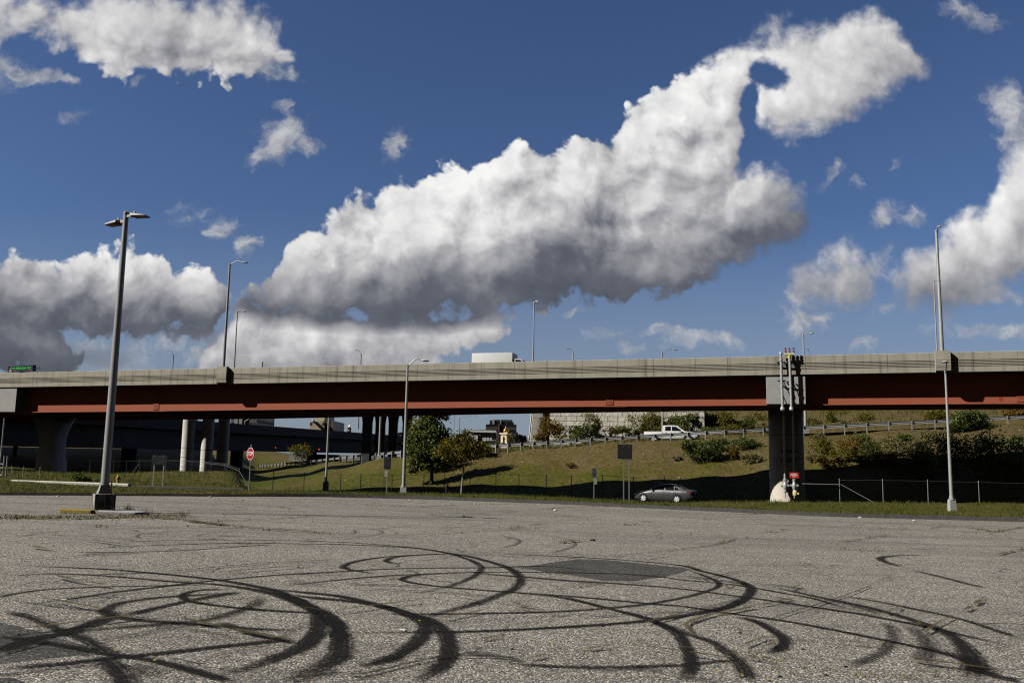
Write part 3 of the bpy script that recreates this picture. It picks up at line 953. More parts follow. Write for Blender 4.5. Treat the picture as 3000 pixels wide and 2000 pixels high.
# ------------------------------------------------------------------ standpipes on the right pier
M['pipe'] = simple('pipe paint', (0.50, 0.51, 0.52), 0.4, 0.2, 0.06, 4.0)
M['pale_yellow'] = simple('pale yellow paint', (0.70, 0.60, 0.22), 0.45, 0.0, 0.08, 9.0)
M['rust_red'] = simple('rusty red caps', (0.26, 0.06, 0.035), 0.6, 0.1, 0.2, 9.0)
def standpipe(x_top, y_top, x_mid, x_low, label, manifold):
    s_t, z_t = hit_n(x_top, y_top, -0.38)
    s_b, z_b = hit_n(x_mid, 936, -0.38)
    n_low = ncR - 1.30 - 0.22
    s_l, _ = hit_n(x_low, 1060, n_low)
    _, z_l = hit_n(x_low, 1131, n_low)
    t = thing('standpipe', label, 'standpipe', br(s_l, n_low, z_l - 0.3), 0, 'standpipes on the bridge pier')
    t['_o'] = tuple(br(s_l, n_low, z_l - 0.3))
    mb = MB(); r = 0.095
    mb.tube([br(s_t, -0.38, z_t), br(s_b, -0.38, z_b + 0.25), br(s_b, -0.38, z_b)], r, 14)
    mb.tube([br(s_b, -0.38, z_b), br(s_b, -0.30, z_b - 0.10), br(s_b, 0.4, z_b - 0.12), br(s_l, n_low - 0.3, z_b - 0.14), br(s_l, n_low - 0.05, z_b - 0.2), br(s_l, n_low, z_b - 0.45), br(s_l, n_low, z_l)], r * 0.9, 12)
    for z in (z_t - 0.45, z_t - 2.3, z_b + 0.02, z_b + 1.5):
        sx = s_t + (s_b - s_t) * (z_t - z) / (z_t - z_b)
        mb.lathe(br(sx, -0.38, z), [(r + 0.03, -0.06), (r + 0.035, 0), (r + 0.03, 0.06)], 14)
    mb.lathe(br(s_b, -0.38, z_b - 0.07), [(0.10, -.14), (0.16, -0.1), (0.17, 0.02), (0.12, 0.12)], 14)
    mb.build('pipe', M['pipe'], t, smooth=35)
    for z, deep in ((z_t - 0.62, 0.02), (z_t - 1.95, 0.02)):
        sx = s_t + (s_b - s_t) * (z_t - z) / (z_t - z_b)
        mb = MB()
        mb.frame_box(br(sx, -0.30, z), AX * 0.28, NX * 0.03, UP * 0.045)
        for e in (-0.24, 0.24):
            mb.frame_box(br(sx + e, -0.14, z), AX * 0.03, NX * 0.145, UP * 0.045)
        mb.build('bracket', M['dark_steel'], t)
    for zz in (2.55, 1.85, ):
        mb = MB()
        mb.frame_box(br(s_l, n_low + 0.10, zz - 1.2), AX * 0.3, NX * 0.03, UP * 0.05)
        mb.frame_box(br(s_l, n_low + 0.17, zz - 1.2), AX * 0.05, NX * 0.06, UP * 0.09)
        mb.build('bracket', M['dark_steel'], t)
    for z0, z1 in ((-1.15, -0.35), (-2.45, -1.5)):
        mb = MB(); mb.tube([br(s_b + 0.05, -0.30, z_b + 2.4 + z0), br(s_b + 0.05, 0.09, z_b + 2.4 + z1)], 0.03, 6)
        mb.build('brace', M['dark_steel'], t)
    if manifold:
        mb = MB()
        mb.lathe(br(s_t, -0.38, z_t - 0.1), [(0.10, -0.2), (0.12, -0.05), (0.13, 0.05)], 12)
        mb.tube([br(s_t - 0.32, -0.38, z_t), br(s_t + 0.32, -0.38, z_t)], 0.09, 12)
        for e in (-0.28, 0, 0.28):
            mb.tube([br(s_t + e, -0.38, z_t), br(s_t + e, -0.38, z_t + 0.16)], 0.06, 10)
        mb.build('manifold', M['pale_yellow'], t, smooth=35)
        for e in (-0.28, 0, 0.28):
            mb = MB(); mb.lathe(br(s_t + e, -0.38, z_t + 0.15), [(0.075, 0), (0.08, 0.10), (0.055, 0.14), (0.05, 0.24), (0.075, 0.26), (0.075, 0.31), (0.02, 0.34)], 10)
            mb.build('cap', M['rust_red'], t, smooth=35)
    else:
        mb = MB(); mb.lathe(br(s_t, -0.38, z_t), [(r + 0.03, -0.05), (r + 0.03, 0.03), (r, 0.10), (0.04, 0.14)], 14)
        mb.build('cap', M['pipe'], t, smooth=35)
    # valve and inlet low down on the column
    mb = MB()
    zv = z_l + 0.55
    mb.lathe(br(s_l, n_low, zv), [(0.10, -0.5), (0.13, -0.42), (0.10, -0.3), (0.16, -0.2), (0.17, 0.06), (0.12, 0.14), (0.11, 0.34), (0.15, 0.38), (0.15, 0.46), (0.10, 0.5)], 14)
    mb.tube([br(s_l - 0.30, n_low, zv - 0.03), br(s_l + 0.30, n_low, zv - 0.03)], 0.10, 10)
    mb.tube([br(s_l, n_low, zv - 0.5), br(s_l, n_low, zv - 0.95)], 0.05, 8)
    mb.build('valve', M['pipe'], t, smooth=35)
    if manifold:
        mb = MB()
        mb.lathe(br(s_l + 0.05, n_low - 0.22, zv - 0.55), [(0.02, -.26), (0.16, -.2), (0.20, 0.0), (0.14, 0.16), (0.05, 0.2)], 14)
        mb.tube([br(s_l + 0.05, n_low - 0.25, zv - 0.6), br(s_l + 0.32, n_low - 0.3, zv - 0.62)], 0.09, 10)
        mb.build('inlet', M['pale_yellow'], t, smooth=35)
    return s_l, n_low, zv
standpipe(1793.5, 812, 1797.5, 1802, 'plain capped grey standpipe on the bridge pier, without the yellow fitting', False)
sl2, nl2, zv2 = standpipe(1813.5, 814, 1818, 1823, 'grey standpipe with yellow manifold and three red caps on the bridge pier', True)
t = thing('fire_connection_sign', 'small red sign with white lettering hung at the foot of the pier', 'sign', br(sl2, nl2 - 0.16, zv2 + 0.75))
t['_o'] = tuple(t.location)
mb = MB(); mb.frame_box(br(sl2, nl2 - 0.16, zv2 + 0.75), AX * 0.33, NX * 0.006, UP * 0.21, 0.004)
mb.build('panel', simple('sign red', (0.55, 0.03, 0.02), 0.45, 0, 0.05, 6), t)
mb = MB()
for zz, ww, n_ in ((0.11, 0.21, 7), (0.01, 0.27, 9), (-0.10, 0.13, 4)):
    for i in range(n_):
        a = -ww + 2 * ww * (i + 0.5) / n_
        mb.frame_box(br(sl2 + a, nl2 - 0.168, zv2 + 0.75 + zz), AX * (ww / n_ * 0.72), NX * 0.002, UP * 0.028)
mb.build('lettering', M['white'], t)

# ------------------------------------------------------------------ structures behind
# upper deck on columns, carrying the box truck
ZR = 9.3
up = thing('upper_viaduct', 'dark upper viaduct deck behind the overpass, standing on round columns', 'viaduct', (-30, 113, 0))
up['_o'] = (-30, 113, 0)
mb = MB()
pl = [(4, 113), (4, 119.5), (-47, 119.5), (-62, 150), (-78, 206), (-220, 206), (-220, 113)]  # hidden left part widened to throw shade on the ground behind
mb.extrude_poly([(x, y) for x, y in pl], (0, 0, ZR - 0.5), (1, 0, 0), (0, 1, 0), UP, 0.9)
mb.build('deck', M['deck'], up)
mb = MB(); mb.box((-108, 113.2, ZR + 0.35), (223.9, 0.3, 0.9)); mb.build('parapet', M['dark_conc'], up)
zd = ZR - 0.97
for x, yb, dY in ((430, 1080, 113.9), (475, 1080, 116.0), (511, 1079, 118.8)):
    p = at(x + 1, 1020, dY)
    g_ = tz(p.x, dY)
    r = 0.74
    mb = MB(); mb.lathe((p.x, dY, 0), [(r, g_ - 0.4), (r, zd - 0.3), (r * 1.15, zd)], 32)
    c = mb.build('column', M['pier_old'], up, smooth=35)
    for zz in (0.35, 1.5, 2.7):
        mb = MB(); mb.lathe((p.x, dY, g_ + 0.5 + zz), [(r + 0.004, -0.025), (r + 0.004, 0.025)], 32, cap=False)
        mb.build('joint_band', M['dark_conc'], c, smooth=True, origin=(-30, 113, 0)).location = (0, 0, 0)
# flared columns in a row
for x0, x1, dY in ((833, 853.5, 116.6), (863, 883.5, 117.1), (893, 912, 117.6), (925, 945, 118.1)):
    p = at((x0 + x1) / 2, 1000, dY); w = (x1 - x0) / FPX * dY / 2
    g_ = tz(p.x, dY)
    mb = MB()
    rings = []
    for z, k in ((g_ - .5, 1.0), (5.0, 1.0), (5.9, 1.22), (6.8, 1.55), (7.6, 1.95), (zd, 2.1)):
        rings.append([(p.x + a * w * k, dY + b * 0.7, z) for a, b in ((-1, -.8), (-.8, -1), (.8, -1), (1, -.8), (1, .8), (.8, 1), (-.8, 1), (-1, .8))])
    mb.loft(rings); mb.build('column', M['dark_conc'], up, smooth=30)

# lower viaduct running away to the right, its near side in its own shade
vd = Vector((0.256, 1, 0)).normalized(); vn = Vector((vd.y, -vd.x, 0))
v0 = at(400, 965, 128); v0.z = 0
low = thing('lower_viaduct', 'black shaded side of the lower viaduct running away behind the overpass', 'viaduct', tuple(v0))
low['_o'] = tuple(v0)
def vq(t, off, z): return v0 + vd * t + vn * off + UP * z
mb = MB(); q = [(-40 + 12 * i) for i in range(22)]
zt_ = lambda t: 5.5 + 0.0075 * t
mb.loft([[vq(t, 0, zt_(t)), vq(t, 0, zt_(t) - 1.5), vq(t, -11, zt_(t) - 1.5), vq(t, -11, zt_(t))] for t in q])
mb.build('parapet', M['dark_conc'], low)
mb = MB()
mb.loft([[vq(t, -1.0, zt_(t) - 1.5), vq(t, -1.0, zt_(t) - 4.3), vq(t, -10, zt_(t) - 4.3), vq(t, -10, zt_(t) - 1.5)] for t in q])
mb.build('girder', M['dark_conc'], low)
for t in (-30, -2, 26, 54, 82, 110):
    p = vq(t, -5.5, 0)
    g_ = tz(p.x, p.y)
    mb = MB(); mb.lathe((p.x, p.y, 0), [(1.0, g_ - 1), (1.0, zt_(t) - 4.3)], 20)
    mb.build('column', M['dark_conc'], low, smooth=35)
# low concrete wall beyond the guardrail
w0, w1 = at(664, 1041, 200), at(880, 1047, 150)
mb = MB()
d_ = (w1 - w0); d_.z = 0; nn = Vector((-d_.y, d_.x, 0)).normalized()
mb.loft([[p + nn * a + UP * b for a, b in ((0, 0.0), (0, -1.6), (0.4, -1.6), (0.4, 0.0))] for p in (w0, w1)])
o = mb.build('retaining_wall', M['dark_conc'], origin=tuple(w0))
tag(o, 'low dark concrete wall behind the guardrail at the viaduct', 'wall')

# stone abutment wall
n = new_mat('rock-faced stone blocks')
mp = n.node('ShaderNodeMapping'); n.put(mp.inputs[0], n.pos); mp.inputs[2].default_value = (R(90), 0, 0)
bk = n.node('ShaderNodeTexBrick')
n.put(bk.inputs['Vector'], mp.outputs[0])
bk.offset = 0.45; bk.squash = 0.7; bk.squash_frequency = 3
bk.inputs['Color1'].default_value = (0.62, 0.58, 0.48, 1); bk.inputs['Color2'].default_value = (0.76, 0.72, 0.62, 1)
bk.inputs['Mortar'].default_value = (0.26, 0.24, 0.19, 1)
bk.inputs['Scale'].default_value = 1.0; bk.inputs['Mortar Size'].default_value = 0.028; bk.inputs['Brick Width'].default_value = 1.25; bk.inputs['Row Height'].default_value = 0.60
rock = n.noise(n.pos, 3.2, 9.0, 0.66)
c = n.vec('SCALE', bk.outputs[0], scale=n.mad(n.sub(rock, 0.5), 1.1, 1.0))
n.put(n.bsdf.inputs['Base Color'], c); n.bsdf.inputs['Roughness'].default_value = 0.9
bn = n.node('ShaderNodeBump'); bn.inputs['Strength'].default_value = 0.8; bn.inputs['Distance'].default_value = 0.12
n.put(bn.inputs['Height'], n.sub(rock, n.mul(bk.outputs[1], 0.6))); n.put(n.bsdf.inputs['Normal'], bn.outputs[0])
M['stone'] = n.m
wl = at(1246, 975, 112).x; wr = at(1600, 975, 112).x; pl_ = at(1214, 1003, 112).x
ab = thing('stone_abutment', 'pale stone block abutment wall with a smooth end pillar', 'wall', (wl, 112, 1.2)); ab['_o'] = (wl, 112, 1.2)
yw = R(-13); wx_, wy_ = Vector((math.cos(yw), math.sin(yw), 0)), Vector((-math.sin(yw), math.cos(yw), 0))
Lw_ = (wr - wl) / math.cos(yw)
mb = MB(); mb.frame_box(Vector((wl, 112.1, 5.2)) + wx_ * (Lw_ / 2 + .03) + wy_ * 5, wx_ * Lw_ / 2, wy_ * 5, UP * 4.3); mb.build('block_wall', M['stone'], ab)
mb = MB()
for k in range(7):
    z0 = 0.6 + 1.28 * k; z1 = z0 + 1.25
    bat = lambda z: (8.9 - z) * 0.085
    mb.loft([[(pl_ + 0.72 - bat(z), 111.6, z), (wl - 0.02, 111.6, z), (wl - 0.02, 126, z), (pl_ + 0.72 - bat(z), 126, z)] for z in (z0, z1)])
mb.build('end_pillar', M['white_conc'], ab)
# ------------------------------------------------------------------ guardrail
POSTX = [592,598,604,611,618,625.5,633,641,649,658,667,677,689,700.5,713,725,738,752,766,779,794,810,827,844,862,881,899.6,920,942,965,988,1012,1036,1060,1086,1112,1138,1166,1195,1224,1255,1289,1321,1356,1390,1426,1463,1502,1540,1579,1620,1664,1708,1753,1798,1845,1892,1940,1991,2042,2095,2148,2202,2258,2315,2373,2433,2495,2560]
RX = [r[0] for r in RAIL]
def rail_at(x):
    y = lerp_table([(r[0], r[1]) for r in RAIL], x); Y = lerp_table([(r[0], 1.0 / r[2]) for r in RAIL], x)
    return at(x, y, 1.0 / Y)
gp = [rail_at(x) for x in POSTX]
gr = thing('guardrail', 'long galvanised guardrail on posts along the ramp', 'guardrail', tuple(gp[40])); gr['_o'] = tuple(gp[40])
mb = MB()
wprof = [(0.0, 0.80), (0.035, 0.775), (0.075, 0.735), (0.075, 0.70), (0.02, 0.655), (0.02, 0.625), (0.075, 0.58), (0.075, 0.545), (0.035, 0.505), (0.0, 0.48)]
rings = []
for i, p in enumerate(gp):
    t = gp[min(i + 1, len(gp) - 1)] - gp[max(i - 1, 0)]; t.z = 0; t.normalize()
    nn = Vector((-t.y, t.x, 0))
    rings.append([p + nn * (0.24 + a) + UP * z for a, z in wprof] + [p + nn * (0.21 + a) + UP * z for a, z in wprof[::-1]])
mb.loft(rings); mb.build('rail', M['galv'], gr, smooth=30)
for i, p in enumerate(gp):
    t = gp[min(i + 1, len(gp) - 1)] - gp[max(i - 1, 0)]; t.z = 0; t.normalize()
    nn = Vector((-t.y, t.x, 0))
    g_ = min(p.z, tz(p.x, p.y)) - 0.3
    mb = MB()
    # I-section post and its dark spacer block
    top = p.z + 0.82
    for off, th in ((0.0, 0.012), (0.14, 0.012)):
        mb.frame_box(p + nn * off + UP * ((top + g_) / 2 - p.z), t * 0.055, nn * th, UP * (top - g_) / 2)
    mb.frame_box(p + nn * 0.07 + UP * ((top + g_) / 2 - p.z), t * 0.008, nn * 0.07, UP * (top - g_) / 2)
    po = mb.build('post', M['galv'], gr)
    mb = MB(); mb.frame_box(p + nn * 0.19 + UP * 0.64 + t * 0.03, t * 0.09, nn * 0.045, UP * 0.17)
    b = mb.build('spacer', M['dark_steel'], po, origin=tuple(gp[40])); b.location = (0, 0, 0)

# ------------------------------------------------------------------ lamps
def cobra(name, label, base, top, arm, head_dir, r0=0.11, r1=0.06, block=None, group=None, head_len=0.62, rise=0.35, pole='pole', cap=True):
    """street lamp: pole from base to top, arm vector to the head"""
    base, top, arm = Vector(base), Vector(top), Vector(arm)
    t = thing(name, label, 'street lamp', tuple(base), 0, group); t['_o'] = tuple(base)
    zb = base.z
    if block:
        w, h = block
        mb = MB(); 
        mb.loft([[base + Vector((a * w * k / 2, b * w * k / 2, z)) for a, b in ((-1, -1), (1, -1), (1, 1), (-1, 1))] for z, k in ((-0.3, 1.0), (0, 1.0), (h * 0.9, 0.88), (h, 0.80))])
        mb.build('base_block', M['cap'], t)
        b0 = base + UP * h
        mb = MB(); mb.lathe(b0, [(r0 * 1.7, 0), (r0 * 1.7, 0.04), (r0 * 1.2, 0.06), (r0 * 1.15, 0.2)], 14)
        mb.build('base_flange', M[pole], t, smooth=35)
    else:
        b0 = base
    mb = MB(); n_ = 8
    mb.tube([b0.lerp(top, i / n_) for i in range(n_ + 1)], [r0 + (r1 - r0) * i / n_ for i in range(n_ + 1)], 14)
    mb.lathe(top, [(r1 * 1.15, -0.08), (r1 * 1.15, 0.03), (r1 * 0.4, 0.06)], 12)
    mb.build('pole', M[pole], t, smooth=35)
    if arm.length > 0.01:
        hd = Vector(head_dir).normalized()
        mb = MB()
        pts = []
        st = top - UP * 0.12
        en = top + arm
        for i in range(9):
            k = i / 8
            p = st.lerp(en, k) + UP * (rise * math.sin(math.pi * k) * (0.35 + 0.65 * k))
            pts.append(p)
        mb.tube(pts, [0.048 - 0.014 * i / 8 for i in range(9)], 10)
        mb.build('arm', M[pole], t, smooth=35)
        sd = hd.cross(UP).normalized(); hu = sd.cross(hd).normalized()
        L = head_len
        rings = []
        for k, w, hh in ((-0.02, 0.05, 0.05), (0.12, 0.09, 0.075), (0.35, 0.15, 0.085), (0.7, 0.16, 0.07), (0.95, 0.11, 0.045), (1.0, 0.06, 0.02)):
            c = en + hd * (L * k)
            rings.append([c + sd * (w * math.cos(a)) + hu * (hh * (math.sin(a) if math.sin(a) > 0 else 0.45 * math.sin(a)) + 0.0) for a in [2 * math.pi * j / 12 for j in range(12)]])
        mb = MB(); mb.loft(rings)
        h = mb.build('lamp_head', M['lamp_head'], t, smooth=40)
        mb = MB(); c = en + hd * (L * 0.6) - hu * 0.045
        mb.frame_box(c, hd * L * 0.26, sd * 0.10, hu * 0.012, 0.008)
        l = mb.build('lens', M['lens'], h, origin=tuple(base)); l.location = (0, 0, 0)
    return t
def land_pt(x, y, Y):
    p = at(x, y, Y); return Vector((p.x, p.y, p.z))

LG = 'street lamps around the lot and overpass'
b = land_pt(926.5, 1131, 60)
tp = at(938.8, 838, 60.0); tp = Vector((b.x, b.y, tp.z))
cobra('street_lamp', 'street lamp with white base on the grass just left of the leafy trees', b, tp, (0.92, -0.2, 0.30), (1, -0.25, -0.06), 0.125, 0.07, (0.44, 0.36), LG, 0.56)
b = land_pt(2187, 1172, 50)
tp = at(2171, 853, 50); tp = Vector((b.x, b.y, tp.z))
cobra('street_lamp', 'tall street lamp on the grass verge right of the pier, arm leaning left', b, tp, (-0.27, -0.75, 0.42), (-0.65, -0.75, -0.02), 0.105, 0.06, (0.36, 0.60), LG, 0.55, 0.12)
b = land_pt(748, 1122, 92); b.z = tz(b.x, 92)
cobra('street_lamp', 'street lamp on square concrete base between the stop sign and the next lamp', b, b + UP * 11, (-1.2, 0.2, 0.4), (-1, 0.2, 0), 0.13, 0.07, (0.55, 0.95), LG)
b = land_pt(556, 1077, 150)
tp = Vector((b.x, b.y, at(562, 966, 150).z))
cobra('street_lamp', 'slim street lamp beside the stop sign with its arm rising to the right', b, tp, (1.7, -0.2, 0.95), (1, -0.1, 0.1), 0.11, 0.065, None, LG, 0.6, 0.05)
b = land_pt(871, 1043, 112); b.z = tz(b.x, b.y) - 0.1
cobra('street_lamp', 'pale lamp pole with concrete foot at the guardrail, its top behind the overpass', b, b + UP * 10.6, (1.2, 0, 0.4), (1, 0, 0), 0.15, 0.09, (0.62, 0.55), LG)
b = land_pt(1522, 1004, 104); b.z = tz(b.x, b.y)
cobra('street_lamp', 'pale lamp pole rising behind the white pickup truck', b, b + UP * 10.2, (1.2, 0, 0.4), (1, 0, 0), 0.13, 0.08, None, LG)
b = land_pt(1851, 1003, 91.5); b.z = tz(b.x, b.y) - 0.1
tp = Vector((b.x, b.y, at(1843.5, 769, 91.5).z))
cobra('street_lamp', 'street lamp behind the right pier, its short arm showing above the parapet', b, tp, (0.62, -0.2, 0.14), (1, -0.1, 0.1), 0.14, 0.075, (0.55, 0.7), LG, 0.42, 0.14)
# lamps of the overpass
s_, z_ = PIL[0]; b = br(s_, -0.12, z_)
tp = Vector((b.x, b.y, at(527, 606, b.y).z))
cobra('overpass_lamp', 'tall lamp on the left parapet pilaster, arm curving to the right', b, tp, (1.12, -0.3, 0.12), (1, -0.35, -0.16), 0.13, 0.085, None, LG, 0.62, 0.28, 'pole_dark')
s_, z_ = PIL[1]; b = br(s_, -0.12, z_)
tp = Vector((b.x, b.y, at(2149.5, 530, b.y).z))
cobra('overpass_lamp', 'tall lamp on the right parapet pilaster, its head facing the viewer', b, tp, (-0.05, -0.55, 0.12), (-0.45, -0.9, -0.2), 0.14, 0.09, None, LG, 0.55, 0.16)
# lamps far behind
def far_lamp(label, x, y, Y, zb, arm, hd, r0=0.13, r1=0.075, hl=0.6, rise=0.3, ybase=None):
    tp = at(x, y, Y)
    cobra('street_lamp', label, Vector((tp.x, tp.y, zb)), tp, arm, hd, r0, r1, None, LG, hl, rise, 'pole_dark' if Y > 140 else 'pole')
far_lamp('thin lamp just right of the left parapet lamp, far behind', 545.5, 716, 117, ZR, (0.62, 0.2, 0.1), (1, 0.3, 0), 0.12, 0.07, 0.5, 0.1)
far_lamp('slim lamp above the white box truck with a single pale head', 1226.5, 693, 116, ZR, (0.32, -0.2, 0.08), (0.6, -0.8, -0.5), 0.13, 0.08, 0.5, 0.05)
far_lamp('small lamp with left curving arm, left of the left parapet lamp', 398.5, 815, 168, ZR, (-0.75, 0, 0.85), (-1, 0, -0.1), 0.13, 0.1, 0.6, 0.3)
far_lamp('small lamp with left curving arm, above the leafy trees', 829.5, 814, 150, ZR - 4, (-0.6, 0, 0.75), (-1, 0, -0.1), 0.13, 0.1, 0.55, 0.3)
far_lamp('small lamp with left curving arm, right of the box truck', 1316, 811, 120, ZR, (-0.48, 0, 0.60), (-1, 0, -0.1), 0.11, 0.085, 0.45, 0.25)
far_lamp('thin lamp directly behind the right parapet lamp', 2144.5, 645, 128, 12.5, (0.75, 0, 0.05), (1, 0, 0), 0.12, 0.07, 0.3, 0.05)
far_lamp('tiny lamp peeping over the parapet right of the standpipes', 1860.5, 812, 150, 12.5, (-0.32, 0, 0.85), (-1, -0.2, -0.1), 0.07, 0.05, 0.4, 0.05)
# pole cut by the left picture edge
b = land_pt(-3, 1098, 66); b.z = tz(b.x, b.y)
tp = at(9, 963, 66)
mb = MB(); mb.tube([b - UP * 0.3, Vector((b.x, b.y, tp.z))], [0.055, 0.045], 10); mb.lathe((b.x, b.y, tp.z), [(0.05, 0), (0.05, 0.05), (0.01, 0.08)], 10)
tag(mb.build('metal_pole', M['pole'], smooth=35, origin=tuple(b)), 'thin pale metal pole standing by the gate', 'pole')

# the two-headed lot lamp
pb = on_lot(236, 1175.5)
pk = FPX / pb.y
n = new_mat('stained pedestal concrete')
f = n.noise(n.pos, 2.2, 8.0, 0.65); f2 = n.noise(n.vec('MULTIPLY', n.pos, (5, 5, 1.2)), 1.6, 8.0, 0.7)
c = n.mix(n.step(f2, 0.40, 0.56), (0.50, 0.47, 0.41), (0.05, 0.047, 0.042))
c = n.mix(n.step(f, 0.55, 0.7), c, (0.20, 0.17, 0.13))
n.put(n.bsdf.inputs['Base Color'], c); n.bsdf.inputs['Roughness'].default_value = 0.9
bn = n.node('ShaderNodeBump'); bn.inputs['Strength'].default_value = 0.5; bn.inputs['Distance'].default_value = 0.03
n.put(bn.inputs['Height'], f2); n.put(n.bsdf.inputs['Normal'], bn.outputs[0])
M['pedestal'] = n.m
pl = thing('parking_lot_lamp', 'tall grey parking lot lamp with two flat heads on a stained concrete block', 'street lamp', tuple(pb)); pl['_o'] = tuple(pb)
yaw = R(33)
ca, sa = math.cos(yaw), math.sin(yaw)
bx, by = Vector((ca, sa, 0)), Vector((-sa, ca, 0))
hb = 41 / pk; wb = 61 / pk / (ca + sa)
mb = MB(); mb.frame_box(pb + UP * (hb / 2 - 0.06), bx * wb / 2, by * wb / 2, UP * (hb / 2 + 0.06), 0.02)
mb.build('concrete_block', M['pedestal'], pl)
p0 = pb + UP * hb
ztp = at(288, 489, pb.y).z
h = ztp - p0.z
mb = MB(); r0 = 0.125
mb.tube([p0 + UP * 0.22, p0 + UP * h * 0.5, p0 + UP * h], [r0, r0 * 0.86, r0 * 0.62], 20)
mb.lathe(p0 + UP * h, [(r0 * 0.70, -0.05), (r0 * 0.70, 0.02), (r0 * 0.3, 0.05)], 16)
mb.build('pole', M['pole_dark'], pl, smooth=35)
mb = MB(); mb.loft([[p0 + bx * (a * k) + by * (b_ * k) + UP * z for a, b_ in ((-1, -1), (1, -1), (1, 1), (-1, 1))] for z, k in ((0, 0.19), (0.03, 0.19), (0.06, 0.18), (0.16, 0.145), (0.26, 0.13))])
for a in (-1, 1):
    for b_ in (-1, 1):
        mb.lathe(p0 + bx * (a * 0.165) + by * (b_ * 0.165), [(0.02, 0), (0.02, 0.09)], 8)
mb.build('base_cover', M['pole_dark'], pl, smooth=30)
mb = MB(); q = p0 + Vector((0.0, -r0 * 0.8, h * 0.32)); mb.frame_box(q, Vector((0.035, 0, 0)), Vector((0, 0.01, 0)), UP * 0.06, 0.005)
mb.build('access_cover', M['white'], pl)
for sgn, zoff, L in ((-1, -0.27, 0.42), (1, -0.10, 0.62)):
    # knuckle arm and a thin flat head
    hd = (Vector((sgn * 0.93, -0.37 * sgn + 0.10, -0.0))).normalized()
    sd = hd.cross(UP).normalized()
    st = p0 + UP * (h + zoff)
    mb = MB(); mb.frame_box(st + hd * 0.14, hd * 0.10, sd * 0.05, UP * 0.045, 0.01); mb.build('arm', M['lamp_head'], pl)
    mb = MB()
    rings = []
    for k, w, t1, t0 in ((0.0, 0.10, 0.05, -0.03), (0.08, 0.165, 0.065, -0.03), (0.35, 0.175, 0.05, -0.03), (0.9, 0.165, 0.02, -0.03), (1.0, 0.13, 0.0, -0.025)):
        c = st + hd * (0.22 + 0.58 * k) - UP * (0.04 * k)
        rings.append([c + sd * a + UP * b_ for a, b_ in ((-w, t0), (-w * 0.96, t1 * 0.6), (-w * 0.7, t1), (w * 0.7, t1), (w * 0.96, t1 * 0.6), (w, t0))])
    mb.loft(rings); hh = mb.build('lamp_head', M['lamp_head'], pl, smooth=30)
    mb = MB(); c = st + hd * 0.55 - UP * 0.06; mb.frame_box(c, hd * 0.22, sd * 0.13, UP * 0.012, 0.006)
    mb.build('lens', M['lens_dark'], hh, origin=tuple(pb)).location = (0, 0, 0)
    mb = MB(); mb.lathe(st + hd * 0.32 + UP * 0.05, [(0.03, 0), (0.035, 0.05), (0.03, 0.09), (0.01, 0.1)], 10)
    mb.build('light_sensor', M['white'], hh, origin=tuple(pb)).location = (0, 0, 0)
# a thin rusty pipe stub beside the pole
mb = MB(); q = p0 + Vector((0.22, -0.05, 0)); mb.tube([q, q + UP * 0.42], 0.018, 8); mb.lathe(q + UP * 0.25, [(0.03, 0), (0.03, 0.05)], 8)
mb.build('conduit', M['rust_red'], pl, smooth=35)
# the island under it
mb = MB()
ic = on_lot(262, 1178)
wI = 52 / pk
mb.extrude_poly([(-wI * 1.3, -0.55), (wI * 1.25, -0.6), (wI * 1.45, -0.1), (wI * 1.1, 0.55), (-wI * 1.0, 0.6), (-wI * 1.5, 0.05)], ic + UP * 0.03, (1, -0.02, -0.0127), (0, 1, -0.0108), UP, 0.09, 0.02)
isl = mb.build('kerb_island', M['cap'], origin=tuple(ic)); tag(isl, 'low concrete island slab under the parking lot lamp', 'kerb island')
mb = MB(); yk = on_lot(190, 1178)
mb.extrude_poly([(-0.62, -0.12), (0.30, -0.16), (0.42, 0.05), (0.30, 0.2), (-0.3, 0.2), (-0.62, 0.04)], yk + UP * 0.045, (1, -0.02, -0.0127), (0, 1, -0.0108), UP, 0.12, 0.025)
tag(mb.build('kerb_stone', simple('worn yellow kerb paint', (0.40, 0.28, 0.045), 0.8, 0, 0.35, 7, dirt=((0.13, 0.11, 0.08), 0.95)), origin=tuple(yk)), 'worn yellow kerb stone at the left end of the lamp island', 'kerb stone')

# ------------------------------------------------------------------ text
def text_mesh(mb, txt, o, ax, ay, an, h, thick=0.004, sx=1.0, bold=0.0):
    cu = bpy.data.curves.new('t', 'FONT'); cu.body = txt; cu.align_x = 'CENTER'; cu.align_y = 'CENTER'; cu.size = 1.0; cu.extrude = 0.0; cu.resolution_u = 3; cu.offset = bold
    ob = bpy.data.objects.new('t', cu); COL.objects.link(ob)
    dg = bpy.context.evaluated_depsgraph_get(); me = bpy.data.meshes.new_from_object(ob.evaluated_get(dg))
    bpy.data.objects.remove(ob); bpy.data.curves.remove(cu)
    o, ax, ay, an = Vector(o), Vector(ax), Vector(ay), Vector(an)
    i = len(mb.v)
    for v in me.vertices:
        mb.v.append(tuple(o + ax * (v.co.x * h * 1.38 * sx) + ay * (v.co.y * h * 1.38) + an * thick))
    for p in me.polygons: mb.f.append(tuple(i + k for k in p.vertices))
    bpy.data.meshes.remove(me)

# ------------------------------------------------------------------ signs
FX, FY = Vector((1, 0, 0)), Vector((0, 1, 0))
